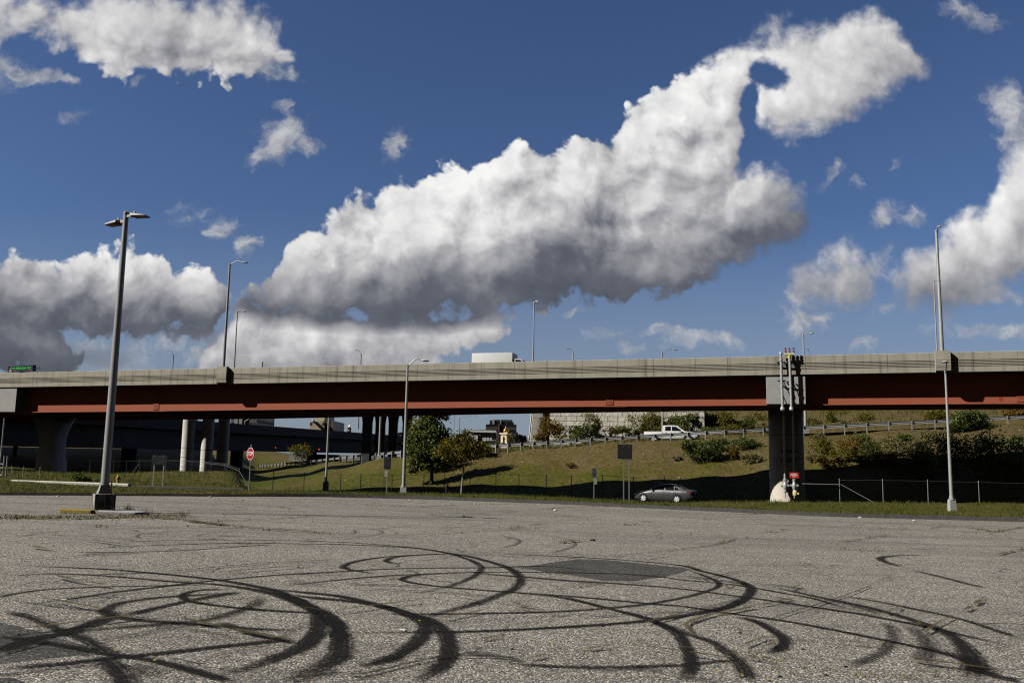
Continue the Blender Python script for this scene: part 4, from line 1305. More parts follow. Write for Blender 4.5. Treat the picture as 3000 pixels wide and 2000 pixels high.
# stop sign
b = on_land_u(572, 1122, 55.5)
zc = at(573, 1041.5, 55.5).z
R_ = 14.2 / FPX * 55.5
st = thing('stop_sign', 'red octagonal stop sign on a thin post at the lot edge', 'sign', tuple(b)); st['_o'] = tuple(b)
oc = [(R_ / math.cos(R(22.5)) * math.cos(R(22.5 + 45 * k)), R_ / math.cos(R(22.5)) * math.sin(R(22.5 + 45 * k))) for k in range(8)]
c = Vector((b.x + 0.02, b.y - 0.05, zc))
_a = R(-41); SX, SN = Vector((math.cos(_a), math.sin(_a), 0)), Vector((math.sin(_a), -math.cos(_a), 0)); c = Vector((b.x, b.y, zc)) + SN * 0.05
mb = MB(); mb.extrude_poly([(x * 0.97, z * 0.97) for x, z in oc], c, SX, UP, -SN, 0.012); mb.build('border', M['white'], st)
mb = MB(); mb.extrude_poly([(x * 0.89, z * 0.89) for x, z in oc], c + SN * 0.006, SX, UP, -SN, 0.006); mb.build('face', M['stop_red'], st)
mb = MB(); text_mesh(mb, 'STOP', c + SN * 0.010, SX, UP, SN, R_ * 0.62, 0.003, 0.76, 0.028); mb.build('lettering', M['white'], st, recalc=False)
mb = MB(); mb.tube([b - UP * 0.4, Vector((b.x, b.y, zc + R_ * 1.25))], 0.032, 8); mb.lathe((b.x, b.y, zc + R_ * 1.2), [(.05, 0), (.05, .06), (.02, .09)], 8); mb.build('post', M['galv'], st, smooth=35)

def back_sign(name, label, x0, y0, x1, y1, posts, yb, Y, mat='sign_back', extra=None):
    a, d = at(x0, y0, Y), at(x1, y1, Y)
    pc = (a + d) / 2
    g_ = Vector((pc.x, Y, tz(pc.x, Y)))
    t = thing(name, label, 'sign', tuple(g_), 0, None); t['_o'] = tuple(g_)
    w, h = abs(d.x - a.x), abs(a.z - d.z)
    mb = MB(); mb.frame_box(Vector((pc.x, Y, pc.z)), FX * w / 2, FY * 0.008, UP * h / 2, 0.004); mb.build('panel', M[mat], t)
    mb = MB()
    for k in (-0.3, 0.3):
        mb.frame_box(Vector((pc.x, Y + 0.012, pc.z + k * h)), FX * w * 0.48, FY * 0.012, UP * 0.02)
    mb.build('stiffener', M['dark_steel'], t)
    for px in posts:
        q = at(px, y1, Y)
        zg = tz(q.x, Y)
        mb = MB()
        mb.frame_box(Vector((q.x, Y + 0.03, (pc.z + h * 0.42 + zg) / 2 - 0.2)), FX * 0.036, FY * 0.02, UP * ((pc.z + h * 0.42 - zg) / 2 + 0.2))
        mb.build('post', M['galv'], t)
        mb = MB(); mb.lathe(Vector((q.x, Y - 0.012, pc.z + h * 0.36)), [(0.02, 0), (0.025, 0.02), (0.0, 0.03)], 8, axis=-FY)
        mb.build('bolt', M['pole'], t)
    return t, g_, pc
back_sign('road_sign', 'back of a dark wide sign on two posts behind the lot lamp', 349.6, 1045, 383, 1067, (354, 376), 1119, 55)
t, g_, pc = back_sign('road_sign', 'back of a dark narrow sign on one post left of the middle lamp', 882.6, 1048, 897.5, 1077, (889.5,), 1131, 58)
a, d = at(884, 1080, 57.9), at(890, 1094, 57.9)
mb = MB(); mb.frame_box(((a.x + d.x) / 2, 57.9, (a.z + d.z) / 2), FX * 0.10, FY * 0.01, UP * abs(a.z - d.z) / 2, 0.004); mb.build('lower_plate', M['lamp_head'], t)
back_sign('road_sign', 'back of a dark square sign on two posts in front of the grey sedan', 1418.4, 1020, 1451.8, 1054, (1432.5, 1445), 1148, 59.3)
# speed limit sign in the shade
Y = 68.0
a, d = at(1359, 1074.5, Y), at(1370.5, 1096.5, Y); pc = (a + d) / 2
g_ = Vector((pc.x, Y, tz(pc.x, Y)))
sp_ = thing('speed_limit_sign', 'speed limit 25 sign with a small plate below, on the dark verge', 'sign', tuple(g_)); sp_['_o'] = tuple(g_)
w, h = abs(d.x - a.x), abs(a.z - d.z)
mb = MB(); mb.frame_box(Vector((pc.x, Y, pc.z)), FX * w / 2, FY * 0.006, UP * h / 2, 0.004); mb.build('panel', simple('shaded sign face', (0.16, 0.16, 0.17), 0.5, 0, 0.05, 5), sp_)  # sign face greyed in its base colour to stand for shade
mb = MB()
text_mesh(mb, 'SPEED', Vector((pc.x, Y - 0.008, pc.z + h * 0.36)), FX, UP, -FY, h * 0.10, 0.002, 0.9, 0.01); mb.build('lettering', M['black'], sp_, recalc=False); mb = MB()
text_mesh(mb, 'LIMIT', Vector((pc.x, Y - 0.008, pc.z + h * 0.19)), FX, UP, -FY, h * 0.10, 0.002, 0.9, 0.01); mb.build('lettering', M['black'], sp_, recalc=False); mb = MB()
text_mesh(mb, '25', Vector((pc.x, Y - 0.008, pc.z - h * 0.18)), FX, UP, -FY, h * 0.36, 0.002, 0.80, 0.025)
mb.build('lettering', M['black'], sp_, recalc=False)
mb = MB(); q = at(1367.5, 1105, Y); mb.frame_box(Vector((q.x, Y - 0.01, q.z)), FX * 0.13, FY * 0.006, UP * 0.22, 0.004); mb.build('lower_plate', M['cap'], sp_)
mb = MB(); mb.tube([g_ - UP * 0.3, Vector((g_.x, Y + 0.04, pc.z + h * 0.4))], 0.03, 8); mb.build('post', M['galv'], sp_, smooth=35)

# ------------------------------------------------------------------ hydrants
def hydrant(name, label, b, mat, hgt=0.78):
    t = thing(name, label, 'fire hydrant', tuple(b)); t['_o'] = tuple(b)
    k = hgt / 0.78
    mb = MB(); mb.lathe(b, [(0.15 * k, -0.1), (0.15 * k, 0.03 * k), (0.10 * k, 0.05 * k), (0.10 * k, 0.50 * k), (0.135 * k, 0.52 * k), (0.135 * k, 0.56 * k)], 16)
    mb.build('barrel', mat, t, smooth=35)
    mb = MB(); mb.lathe(b + UP * 0.56 * k, [(0.125 * k, 0), (0.115 * k, 0.07 * k), (0.07 * k, 0.13 * k), (0.03 * k, 0.15 * k), (0.03 * k, 0.21 * k), (0.0, 0.215 * k)], 16); mb.build('bonnet', mat, t, smooth=35)
    for ax, L in (((1, 0, 0), 0.19), ((-1, 0, 0), 0.19), ((0, -1, 0), 0.2)):
        mb = MB(); mb.lathe(b + UP * 0.40 * k + Vector(ax) * 0.08 * k, [(0.055 * k, 0), (0.055 * k, L * k * 0.4), (0.068 * k, L * k * 0.45), (0.068 * k, L * k * 0.75), (0.03 * k, L * k * 0.8)], 12, axis=ax)
        mb.build('outlet', mat, t, smooth=35)
q = on_land_u(270, 1115, 58)
hydrant('fire_hydrant', 'yellow fire hydrant on the grass behind the white kerb', q, M['yellow'], 0.62)
q = on_land_u(1026, 1130, 64); q.z = at(1026, 1134, 64).z
hydrant('fire_hydrant', 'black looking fire hydrant in front of the shaded bank', q, M['dark_steel'], 0.78)

# ------------------------------------------------------------------ fences
n = new_mat('chain link fabric')
tr = n.node('ShaderNodeBsdfTransparent'); mx = n.node('ShaderNodeMixShader')
n.put(n.bsdf.inputs['Base Color'], (0.20, 0.20, 0.20)); n.bsdf.inputs['Roughness'].default_value = 0.6
mx.inputs[0].default_value = 0.012
n.t.links.new(tr.outputs[0], mx.inputs[1]); n.t.links.new(n.bsdf.outputs[0], mx.inputs[2]); n.t.links.new(mx.outputs[0], n.out.inputs[0])
M['mesh'] = n.m
def fence(label, pts, h, r=0.03, top=True, post_mat='galv', name='chain_link_fence'):
    """pts: post feet"""
    t = thing(name, label, 'fence', tuple(pts[0])); t['_o'] = tuple(pts[0])
    for p in pts:
        mb = MB(); lean = Vector((random.uniform(-.03, .03), 0, 0)); mb.tube([p - UP * 0.3, p + UP * h + lean], r, 8); mb.lathe(p + UP * h + lean, [(r * 1.2, -0.03), (r * 1.2, 0.02), (0.01, 0.05)], 8)
        mb.build('post', M[post_mat], t, smooth=35)
    if top:
        mb = MB(); mb.tube([p + UP * (h - 0.05) for p in pts], 0.010, 6); mb.build('top_wire', M['faint'], t)
    mb = MB()
    for a, b_ in zip(pts, pts[1:]):
        mb.quad(a + UP * 0.03, b_ + UP * 0.03, b_ + UP * (h - 0.05), a + UP * (h - 0.05))
    mb.build('wire_mesh', M['mesh'], t)
    return t
fp = []
for x, y in ((1929.5, 1153), (2029, 1154), (2132, 1155), (2250, 1156), (2370, 1157), (2490, 1158)):
    p = on_land_u(x, y, 60.5); fp.append(p)
hF = at(2029, 1101, 60.5).z - fp[1].z
f1 = fence('chain link fence with pale posts right of the pier along the verge', fp, hF, 0.026, True)
mb = MB(); r0_, r1_ = at(1843, 1110.5, 60.4), at(1930, 1112.5, 60.4); mb.tube([r0_, r1_], 0.024, 8)
mb.tube([at(1932, 1112.5, 60.4), at(2012, 1156, 60.0)], 0.022, 8); mb.build('brace_rail', M['pole'], f1, smooth=35)
fp = []
for x, Y in ((640, 70), (710, 71), (793, 72.5), (838, 74), (910, 77), (982, 79), (1029.5, 80), (1086.5, 81), (1145, 81), (1198, 80), (1259, 79), (1316, 78), (1387, 77), (1457, 76), (1528, 75.5)):
    p = on_land(x, Y); fp.append(p)
fence('chain link fence with dark posts along the foot of the grass bank', fp, 1.78, 0.032, True, 'dark_steel')
fp = []
for x, Y in ((170, 70), (222, 71), (277, 72), (305.6, 72.5), (335, 72.6), (364, 72.6), (394.6, 72.5), (440, 71.5), (484, 70), (528, 68), (562, 66.5)):
    p = on_land(x, Y); fp.append(p)
f3 = fence('chain link fence with thin posts between the lot lamp and the stop sign', fp, 1.35, 0.016, True, 'faint')
q0 = fp[-3] + UP * 1.2; q1 = fp[-1] + UP * 1.15
mb = MB(); mb.tube([q0, fp[-2] + UP * 1.2, q1, on_land(592, 62) + UP * 0.1], 0.016, 8)
mb.tube([fp[4] + UP * 1.1, fp[4] + Vector((-0.5, -0.6, 0.05))], 0.022, 8)
mb.build('brace_rail', M['faint'], f3, smooth=35)
# gate at the left edge
g0 = on_land(26, 60)
gt = thing('chain_link_gate', 'chain link gate with tall double post at the left edge', 'gate', tuple(g0)); gt['_o'] = tuple(g0)
zt = at(26, 1047, 60).z
mb = MB()
for dx in (0, 0.22): mb.tube([g0 + FX * dx - UP * 0.3, Vector((g0.x + dx, g0.y, zt))], 0.05, 8)
mb.build('gate_post', M['galv'], gt, smooth=35)
mb = MB(); zr = at(10, 1065, 60).z; zr2 = at(10, 1090, 60).z; zr3 = at(10, 1074, 60).z
l_ = on_land(-40, 60)
mb.tube([Vector((l_.x, 60, zr)), Vector((g0.x, 60, zr))], 0.03, 8)
for zz in (zr2, zr3, g0.z + 0.15): mb.tube([Vector((l_.x, 59.9, zz)), Vector((g0.x, 59.9, zz))], 0.025, 8)
pq = on_land(2, 60)
mb.tube([Vector((pq.x, 59.9, g0.z + 0.1)), Vector((pq.x, 59.9, zr3))], 0.03, 8)
mb.build('gate_frame', M['galv'], gt, smooth=35)
mb = MB(); mb.quad((l_.x, 59.92, g0.z + .15), (g0.x, 59.92, g0.z + .15), (g0.x, 59.92, zr3), (l_.x, 59.92, zr3)); mb.build('wire_mesh', M['mesh'], gt)
fp = [on_land(46, 60), on_land(72, 61), on_land(110, 62)]
fence('short low piece of chain link fence between the gate and the left pier', fp, at(46, 1072, 60).z - fp[0].z, 0.03, True)

# white kerb and grey kerb on the left verge
def kerb(name, label, pts, w, h, mat, cat='kerb'):
    o = pts[0]
    mb = MB(); 
    def ring(p, t):
        nn = Vector((-t.y, t.x, 0)).normalized()
        return [p + nn * a + UP * z for a, z in ((-w / 2, -0.2), (-w / 2, h * 0.8), (-w * 0.36, h), (w * 0.36, h), (w / 2, h * 0.8), (w / 2, -0.2))]
    rings = []
    N = len(pts)
    for i in range(N):
        t = pts[min(i + 1, N - 1)] - pts[max(0, i - 1)]
        rings.append(ring(pts[i], t))
    mb.loft(rings)
    return tag(mb.build(name, mat, origin=tuple(o)), label, cat)
pts = []
for i in range(13):
    k = i / 12
    x = 28 + (297 - 28) * k
    Y = 53.5 - 1.5 * k
    y = 1109.5 + (1118.5 - 1109.5) * k
    pts.append(at(x, y, Y))
kerb('concrete_kerb', 'long whitewashed concrete kerb on the left verge', pts, 0.3, 0.205, M['white_conc'])
pts = [at(299 + (560 - 299) * i / 8, 1116 + 6.5 * i / 8, 52) for i in range(9)]
kerb('concrete_kerb', 'low thin grey kerb running right from the white kerb', pts, 0.10, 0.035, M['deck'])
pts = [at(793 + (880 - 793) * i / 4 - 0, 1074 + 5 * i / 4, 100) for i in range(5)]
# ------------------------------------------------------------------ vehicles
def wheel(t, mbparent, cx, cy, r, w, side, mat_rim, spokes=7):
    """tyre with a rim under it; side = -1 / +1 outward along local y"""
    ax = Vector((0, side, 0)); o = Vector((cx, cy, r))
    mb = MB(); mb.lathe(o - ax * w, [(r * 0.62, 0.0), (r * 0.96, 0.01), (r, w * 0.2), (r, w * 0.8), (r * 0.95, w * 0.98), (r * 0.70, w), (r * 0.66, w * 0.93)], 28, axis=ax, cap=False)
    ty = mb.build('tyre', M['black'], t, smooth=40)
    mb = MB(); mb.lathe(o - ax * 0.06, [(r * 0.68, 0.045), (r * 0.66, 0.05), (r * 0.60, 0.02)], 28, axis=ax, cap=False)
    mb.lathe(o - ax * 0.06, [(r * 0.18, 0.0), (r * 0.18, 0.05), (r * 0.1, 0.06)], 14, axis=ax)
    for k in range(spokes):
        a = 2 * math.pi * k / spokes + 0.2
        d = Vector((math.cos(a), 0, math.sin(a))); e = ax.cross(d)
        c0, c1 = o - ax * 0.015 + d * r * 0.12, o - ax * 0.02 + d * r * 0.64
        mb.loft([[c0 + e * r * 0.085, c0 - e * r * 0.085, c0 - e * r * 0.085 - ax * 0.04, c0 + e * r * 0.085 - ax * 0.04], [c1 + e * r * 0.15, c1 - e * r * 0.15, c1 - e * r * 0.15 - ax * 0.04, c1 + e * r * 0.15 - ax * 0.04]])
    rm = mb.build('rim', mat_rim, ty, smooth=30)
    mb = MB(); mb.lathe(o - ax * 0.12, [(r * 0.66, 0.0), (r * 0.65, 0.02), (0.02, 0.025)], 20, axis=ax); mb.build('brake', M['dark_steel'], ty, smooth=40)

def body_loft(stations, nose=0):
    rings = []
    for x, zb, zt, wb, wm, wt in stations:
        h = zt - zb
        half = [(wb, zb), (wm * 0.985, zb + 0.16 * h), (wm, zb + 0.42 * h), (wm * 0.995, zb + 0.62 * h), (wm * 0.97, zb + 0.80 * h), (wt, zt - 0.035 * h), (wt * 0.88, zt + 0.0), (wt * 0.5, zt + 0.022), (0, zt + 0.03)]
        rings.append([Vector((x, -y, z)) for y, z in half] + [Vector((x, y, z)) for y, z in half[-2::-1]])
    return rings

def smooth_stations(st, n=4):
    out = []
    for a, b in zip(st, st[1:]):
        for k in range(n):
            t = k / n
            out.append(tuple(p + (q - p) * t for p, q in zip(a, b)))
    out.append(st[-1])
    # one relaxation pass keeps the ends
    res = [out[0]]
    for i in range(1, len(out) - 1):
        res.append(tuple([out[i][0]] + [(out[i - 1][k] + 2 * out[i][k] + out[i + 1][k]) / 4 for k in range(1, len(out[i]))]))
    res.append(out[-1])
    return res

def sedan(label, loc, rz, paint, glassm, group=None):
    t = thing('sedan_car', label, 'car', loc, rz, group)
    st = [(0.0, .34, .60, .50, .58, .52), (0.10, .24, .68, .66, .76, .66), (0.35, .19, .78, .76, .87, .76), (0.9, .18, .88, .80, .915, .80), (1.45, .17, .965, .82, .925, .83), (2.4, .17, .965, .83, .925, .85), (3.4, .17, .99, .83, .92, .84), (4.1, .19, 1.035, .82, .905, .79), (4.6, .24, 1.04, .76, .87, .74), (4.85, .32, .99, .66, .80, .68), (4.93, .42, .88, .58, .70, .62)]
    mb = MB(); mb.loft(body_loft(smooth_stations(st)))
    # greenhouse
    gh = [(1.38, .95, .78, .72), (1.75, 1.16, .77, .655), (2.2, 1.375, .765, .60), (2.6, 1.455, .765, .575), (3.05, 1.465, .765, .57), (3.45, 1.41, .76, .575), (3.95, 1.23, .74, .60), (4.38, 1.04, .70, .62)]
    rings = []
    for x, zt, wb, wt in gh:
        half = [(wb, .93), (wb + (wt - wb) * 0.9, .93 + (zt - .93) * 0.88), (wt * 0.86, zt - 0.008), (wt * 0.45, zt + 0.01), (0, zt + 0.014)]
        rings.append([Vector((x, -y, z)) for y, z in half] + [Vector((x, y, z)) for y, z in half[-2::-1]])
    mb.loft(rings)
    body = mb.build('body', paint, t, smooth=35)
    def gy(x, z):
        for (x0, z0, b0, t0), (x1, z1, b1, t1) in zip(gh, gh[1:]):
            if x <= x1:
                k = (x - x0) / (x1 - x0); zt = z0 + (z1 - z0) * k; wb = b0 + (b1 - b0) * k; wt = t0 + (t1 - t0) * k
                return wb + (wt - wb) * 0.9 * min(1, (z - .93) / max(.02, (zt - .93) * .88))
        return .6
    for side in (-1, 1):
        for outl in ([(1.74, 1.0), (2.28, 1.335), (2.62, 1.385), (2.66, 1.0)], [(2.75, 1.0), (2.72, 1.39), (3.15, 1.385), (3.42, 1.31), (3.48, 1.0)], [(3.55, 1.0), (3.50, 1.275), (3.72, 1.18), (3.84, 1.06), (3.80, 1.01)]):
            mb = MB(); mb.extrude_poly([(x, z) for x, z in outl], (0, 0, 0), (1, 0, 0), (0, 0, 1), (0, 1, 0), 0.012)
            mb.v = [(x, side * (gy(x, z) + 0.004) + y, z) for x, y, z in mb.v]
            mb.build('window', glassm, t)
        for cx, r in ((0.97, .33), (3.77, .33)):
            wheel(t, None, cx, side * 0.985, r, 0.24, side, M['chrome'])
        for hx in (2.45, 3.40):
            mb = MB(); mb.frame_box((hx, side * 0.925, .84), (0.10, 0, 0), (0, 0.015, 0), (0, 0, 0.016), 0.006); mb.build('door_handle', M['chrome'], t)
        mb = MB(); mb.frame_box((1.70, side * 0.98, 1.02), (0.07, 0, 0), (0, 0.09, 0), (0, 0, 0.055), 0.03); mb.build('mirror', paint, t)
        mb = MB(); mb.extrude_poly([(0.06, .60), (0.10, .70), (0.42, .76), (0.55, .75), (0.34, .64)], (0, 0, 0), (1, 0, 0), (0, 0, 1), (0, 1, 0), 0.012)
        mb.v = [(x, side * (0.60 + min(0.27, (x - 0.03) * 0.66) + 0.03) + y, z) for x, y, z in mb.v]
        mb.build('headlight', M['lens'], t)
        mb = MB(); mb.frame_box((4.80, side * 0.70, .86), (0.13, -side * 0.06, 0), (0, 0.05, 0), (0, 0, 0.085), 0.02); mb.build('tail_light', M['stop_red'], t)
        # arches, sills and door seams
        for cx in (0.97, 3.77):
            mb = MB(); mb.lathe((cx, side * 0.86, .34), [(0.385, 0), (0.385, 0.062), (0.33, 0.062)], 28, axis=(0, side, 0)); mb.build('wheel_arch', M['black'], t, smooth=35)
    for nm, zz in (('windscreen', 0), ('rear_window', 1)):
        mb = MB()
        if zz == 0: mb.poly([(1.46, -.66, 1.005), (1.46, .66, 1.005), (2.16, .52, 1.370), (2.16, -.52, 1.370)])
        else: mb.poly([(3.58, -.50, 1.385), (3.58, .50, 1.385), (4.30, .56, 1.083), (4.30, -.56, 1.083)])
        mb.build(nm, glassm, t)
    mb = MB(); mb.frame_box((4.935, 0, .78), (0.01, 0, 0), (0, 0.26, 0), (0, 0, 0.07), 0.004); mb.build('number_plate', M['white'], t)
    mb = MB(); mb.frame_box((4.90, 0, .48), (0.06, 0, 0), (0, 0.72, 0), (0, 0, 0.11), 0.03); mb.build('bumper', paint, t)
    for xs in (1.66, 2.70, 3.66):
        mb = MB()
        for side in (-1, 1): mb.frame_box((xs, side * 0.924, .60), (0.006, 0, 0), (0, 0.005, 0), (0, 0, 0.33))
        mb.build('door_seam', M['black'], t)
    return t
M['car_grey'] = simple('metallic grey car paint', (0.080, 0.080, 0.084), 0.36, 0.25, 0.03, 2.0, spec=0.4)
M['car_black'] = simple('black car paint', (0.015, 0.015, 0.017), 0.25, 0.2, 0.03, 2.0, coat=0.8)
# grey sedan on the road, nose to the left
pf, pr_ = at(1464, 1140, 73.6), at(1597, 1140, 71.6)
hd = Vector((pr_.x - pf.x, pr_.y - pf.y, 0)); rz = math.atan2(hd.y, hd.x) - R(6)
zc = at(1540, 1153.5, 72.2).z
c0 = at(1463.5, 1140, 73.4)
sedan('silver grey sedan on the access road, half in the overpass shadow', (c0.x, c0.y + 0.3, zc), rz, M['car_grey'], M['glass'])
p = vq(61, -1.9, zt_(61) - 0.95)
q = at(912, 990, p.y)
sedan('dark car on the lower viaduct seen between the flared columns', (q.x - 0.4, p.y, zt_(61) - 0.75), R(12), M['car_black'], M['glass'])

def pickup(label, loc, rz):
    t = thing('pickup_truck', label, 'pickup truck', loc, rz)
    W = M['white']
    # front at +x
    st = [(0.0, .62, 1.20, .86, .93, .90), (0.06, .56, 1.26, .90, .96, .93), (2.02, .56, 1.27, .92, .98, .95), (2.1, .50, 1.28, .92, .985, .95), (4.15, .50, 1.28, .92, .985, .94), (4.5, .52, 1.30, .92, .985, .90), (5.5, .55, 1.24, .90, .97, .86), (5.78, .58, 1.16, .84, .93, .82), (5.86, .62, 1.02, .78, .88, .78)]
    mb = MB(); mb.loft(body_loft(st))
    gh = [(2.08, 1.90, .86, .70), (2.22, 1.935, .86, .70), (3.3, 1.955, .86, .70), (3.66, 1.90, .86, .69), (4.28, 1.46, .86, .72), (4.52, 1.29, .86, .74)]
    rings = []
    for x, zt, wb, wt in gh:
        half = [(wb, 1.24), (wb + (wt - wb) * .9, 1.24 + (zt - 1.24) * .9), (wt * .86, zt), (wt * .4, zt + .012), (0, zt + .015)]
        rings.append([Vector((x, -y, z)) for y, z in half] + [Vector((x, y, z)) for y, z in half[-2::-1]])
    mb.loft(rings)
    mb.build('body', W, t, smooth=35)
    for side in (-1, 1):
        gy = lambda z: .86 + (-.16) * .9 * min(1, (z - 1.24) / .60)
        for outl in ([(2.36, 1.34), (2.36, 1.80), (2.98, 1.83), (2.98, 1.34)], [(3.08, 1.34), (3.08, 1.83), (3.52, 1.80), (3.92, 1.53), (4.06, 1.40), (4.06, 1.34)]):
            mb = MB(); mb.extrude_poly(outl, (0, 0, 0), (1, 0, 0), (0, 0, 1), (0, 1, 0), .012)
            mb.v = [(x, side * (gy(z) + .006) + y, z) for x, y, z in mb.v]; mb.build('window', M['glass'], t)
        for cx in (1.15, 4.82):
            mb = MB(); mb.lathe((cx, side * .93, .46), [(.52, 0), (.52, .062), (.45, .062)], 28, axis=(0, side, 0)); mb.build('wheel_arch', M['black'], t, smooth=35)
            wheel(t, None, cx, side * 1.045, .41, .30, side, M['chrome'], 6)
        mb = MB(); mb.frame_box((3.98, side * 1.10, 1.42), (.07, 0, 0), (0, .10, 0), (0, 0, .12), .03); mb.build('mirror', M['black'], t)
        for hx in (2.45, 3.35):
            mb = MB(); mb.frame_box((hx, side * .985, 1.12), (.11, 0, 0), (0, .015, 0), (0, 0, .02), .006); mb.build('door_handle', W, t)
        mb = MB(); mb.frame_box((5.72, side * .80, 1.03), (.10, side * -.06, 0), (0, .10, 0), (0, 0, .10), .02); mb.build('headlight', M['lens'], t)
        mb = MB(); mb.frame_box((0.03, side * .90, 1.05), (.03, 0, 0), (0, .06, 0), (0, 0, .17), .01); mb.build('tail_light', M['stop_red'], t)
        for xs in (2.08, 3.03, 4.12):
            mb = MB(); mb.frame_box((xs, side * .984, .92), (.007, 0, 0), (0, .006, 0), (0, 0, .33)); mb.build('door_seam', M['black'], t)
    mb = MB(); mb.poly([(3.74, -.60, 1.865), (3.74, .60, 1.865), (4.44, .68, 1.362), (4.44, -.68, 1.362)]); mb.build('windscreen', M['glass'], t)
    mb = MB(); mb.frame_box((-.06, 0, .62), (.07, 0, 0), (0, .92, 0), (0, 0, .10), .03); mb.build('bumper', M['chrome'], t)
    mb = MB(); mb.frame_box((5.86, 0, .92), (.04, 0, 0), (0, .62, 0), (0, 0, .17), .02); mb.build('grille', M['black'], t)
    mb = MB(); mb.frame_box((1.05, 0, 1.262), (.92, 0, 0), (0, .78, 0), (0, 0, .012)); mb.build('load_bed', M['black'], t)
    return t
a_, b_ = at(1479, 1010, 99.4), at(1611, 1010, 96.0)
rz = math.atan2(b_.y - a_.y, b_.x - a_.x) + R(14)
zP = at(1507, 1017.5, 98).z
pickup('white crew cab pickup truck driving up the ramp behind the guardrail', (a_.x, a_.y - 0.5, zP), rz)

# box truck on the upper deck
Y = 115.0
l_, r_ = at(1083.5, 811, Y), at(1177, 810.5, Y - 0.9)
zt = (l_.z + r_.z) / 2; zb = ZR + 1.0
tr_ = thing('box_truck', 'white box truck driving along above the parapet', 'truck', (l_.x, Y, ZR + 0.0)); tr_['_o'] = (l_.x, Y, ZR)
dv = Vector((r_.x - l_.x, r_.y - l_.y, 0)); Lb = dv.length; dv.normalize(); nv = Vector((-dv.y, dv.x, 0))
# nose turned a little towards the viewer so that the front shows
yaw = R(17); dv2 = Vector((math.cos(-yaw), math.sin(-yaw), 0)); nv2 = Vector((-dv2.y, dv2.x, 0)); Lb = (r_.x - l_.x) / dv2.x
b0 = Vector((l_.x, Y, 0))
mb = MB(); mb.frame_box(b0 + dv2 * Lb / 2 + nv2 * 1.2 + UP * (zt + zb) / 2, dv2 * Lb / 2, nv2 * 1.2, UP * (zt - zb) / 2, 0.09)
mb.build('cargo_box', M['white'], tr_, smooth=35)
mb = MB()
cz = at(1190, 827.3, Y).z
cw = 1.0
prof = [(0.05, zb - 0.4), (0.05, cz - 0.06), (0.14, cz), (0.95, cz), (1.2, cz - 0.12), (1.55, cz - 0.75), (2.2, cz - 0.95), (2.3, zb - 0.4)]
fr = b0 + dv2 * Lb + nv2 * 1.2
rings = [[fr + nv2 * e + dv2 * x + UP * z for x, z in prof] for e in (-cw, cw)]
mb.loft(rings); mb.build('cab', M['white'], tr_)
mb = MB(); mb.poly([fr + nv2 * e - nv2 * 0.0 + dv2 * x + UP * z for e, x, z in ((-.86, 1.235, cz - .17), (.86, 1.235, cz - .17), (.86, 1.545, cz - .70), (-.86, 1.545, cz - .70))])
mb.v = [tuple(Vector(v) + dv2 * 0.012) for v in mb.v]; mb.build('windscreen', M['glass'], tr_)
for e in (-cw - 0.006, cw + 0.006):
    mb = MB(); mb.poly([fr + nv2 * e + dv2 * x + UP * z for x, z in ((.32, cz - .12), (.95, cz - .12), (1.2, cz - .3), (1.35, cz - .62), (.32, cz - .62))]); mb.build('window', M['glass'], tr_)
for x in (Lb * 0.2, Lb + 1.4):
    for e in (0.15, 2.25):
        mb = MB(); mb.lathe(b0 + dv2 * x + nv2 * (e - .12) + UP * (ZR + .42), [(.3, 0), (.42, .02), (.42, .22), (.3, .24)], 20, axis=nv2); mb.build('wheel', M['black'], tr_, smooth=35)
mb = MB(); mb.frame_box(b0 + dv2 * (Lb * .6) + nv2 * 1.2 + UP * (ZR + .75), dv2 * Lb * .7, nv2 * .4, UP * .15); mb.build('chassis', M['dark_steel'], tr_)

# ------------------------------------------------------------------ digital billboard
lT, rT = at(21.8, 842.6, 184.4), at(79, 838.4, 180)
lB, rB = at(21.8, 855, 184.4), at(79, 851.5, 180)
dv = (rT - lT); dv.z = 0; Lw = dv.length; dv.normalize(); nv = Vector((dv.y, -dv.x, 0))
hgt = ((lT.z - lB.z) + (rT.z - rB.z)) / 2
cz = (lT + rT + lB + rB) / 4
t = thing('digital_billboard', 'digital billboard with green lettering rising behind the parapet', 'billboard', (cz.x, cz.y, tz(cz.x, cz.y))); t['_o'] = tuple(t.location)
mb = MB(); mb.frame_box(cz, dv * Lw / 2, nv * 0.3, UP * hgt / 2, 0.05); mb.build('cabinet', simple('navy cabinet', (0.010, 0.014, 0.030), 0.5, 0, 0.1, 2), t)
mb = MB(); text_mesh(mb, 'CT 2000 & Show Yard', cz + nv * 0.32 + dv * Lw * 0.05 + UP * hgt * 0.08, dv, UP, nv, hgt * 0.40, 0.01, (Lw * 0.80) / (hgt * 0.40 * 1.38 * 10.2), 0.02)
mb.build('lettering', glow('green lettering', (0.02, 0.42, 0.03), 0.45), t, recalc=False)
mb = MB(); mb.extrude_poly([(-.5, -.35), (.1, .35), (.35, .35), (-.2, -.35)], cz - dv * Lw * 0.385 + nv * 0.31, dv * hgt, UP * hgt, nv, 0.02); mb.build('emblem', M['galv'], t)
for k, cc in ((-0.40, 'pale_yellow'), (-0.2, 'rust_red'), (0.41, 'rust_red')):
    mb = MB(); mb.frame_box(cz + dv * Lw * k + nv * 0.31 - UP * hgt * 0.36, dv * Lw * 0.05, nv * 0.01, UP * hgt * 0.09); mb.build('advert_strip', M[cc], t)
mb = MB(); mb.frame_box(cz + dv * (Lw * 0.5 + 0.8) - UP * hgt * 0.12, dv * 0.9, nv * 0.25, UP * 0.05)
for e in (0.1, 0.9, 1.65): mb.tube([cz + dv * (Lw * .5 + e) - UP * hgt * .12, cz + dv * (Lw * .5 + e) + UP * hgt * .28], 0.03, 6)
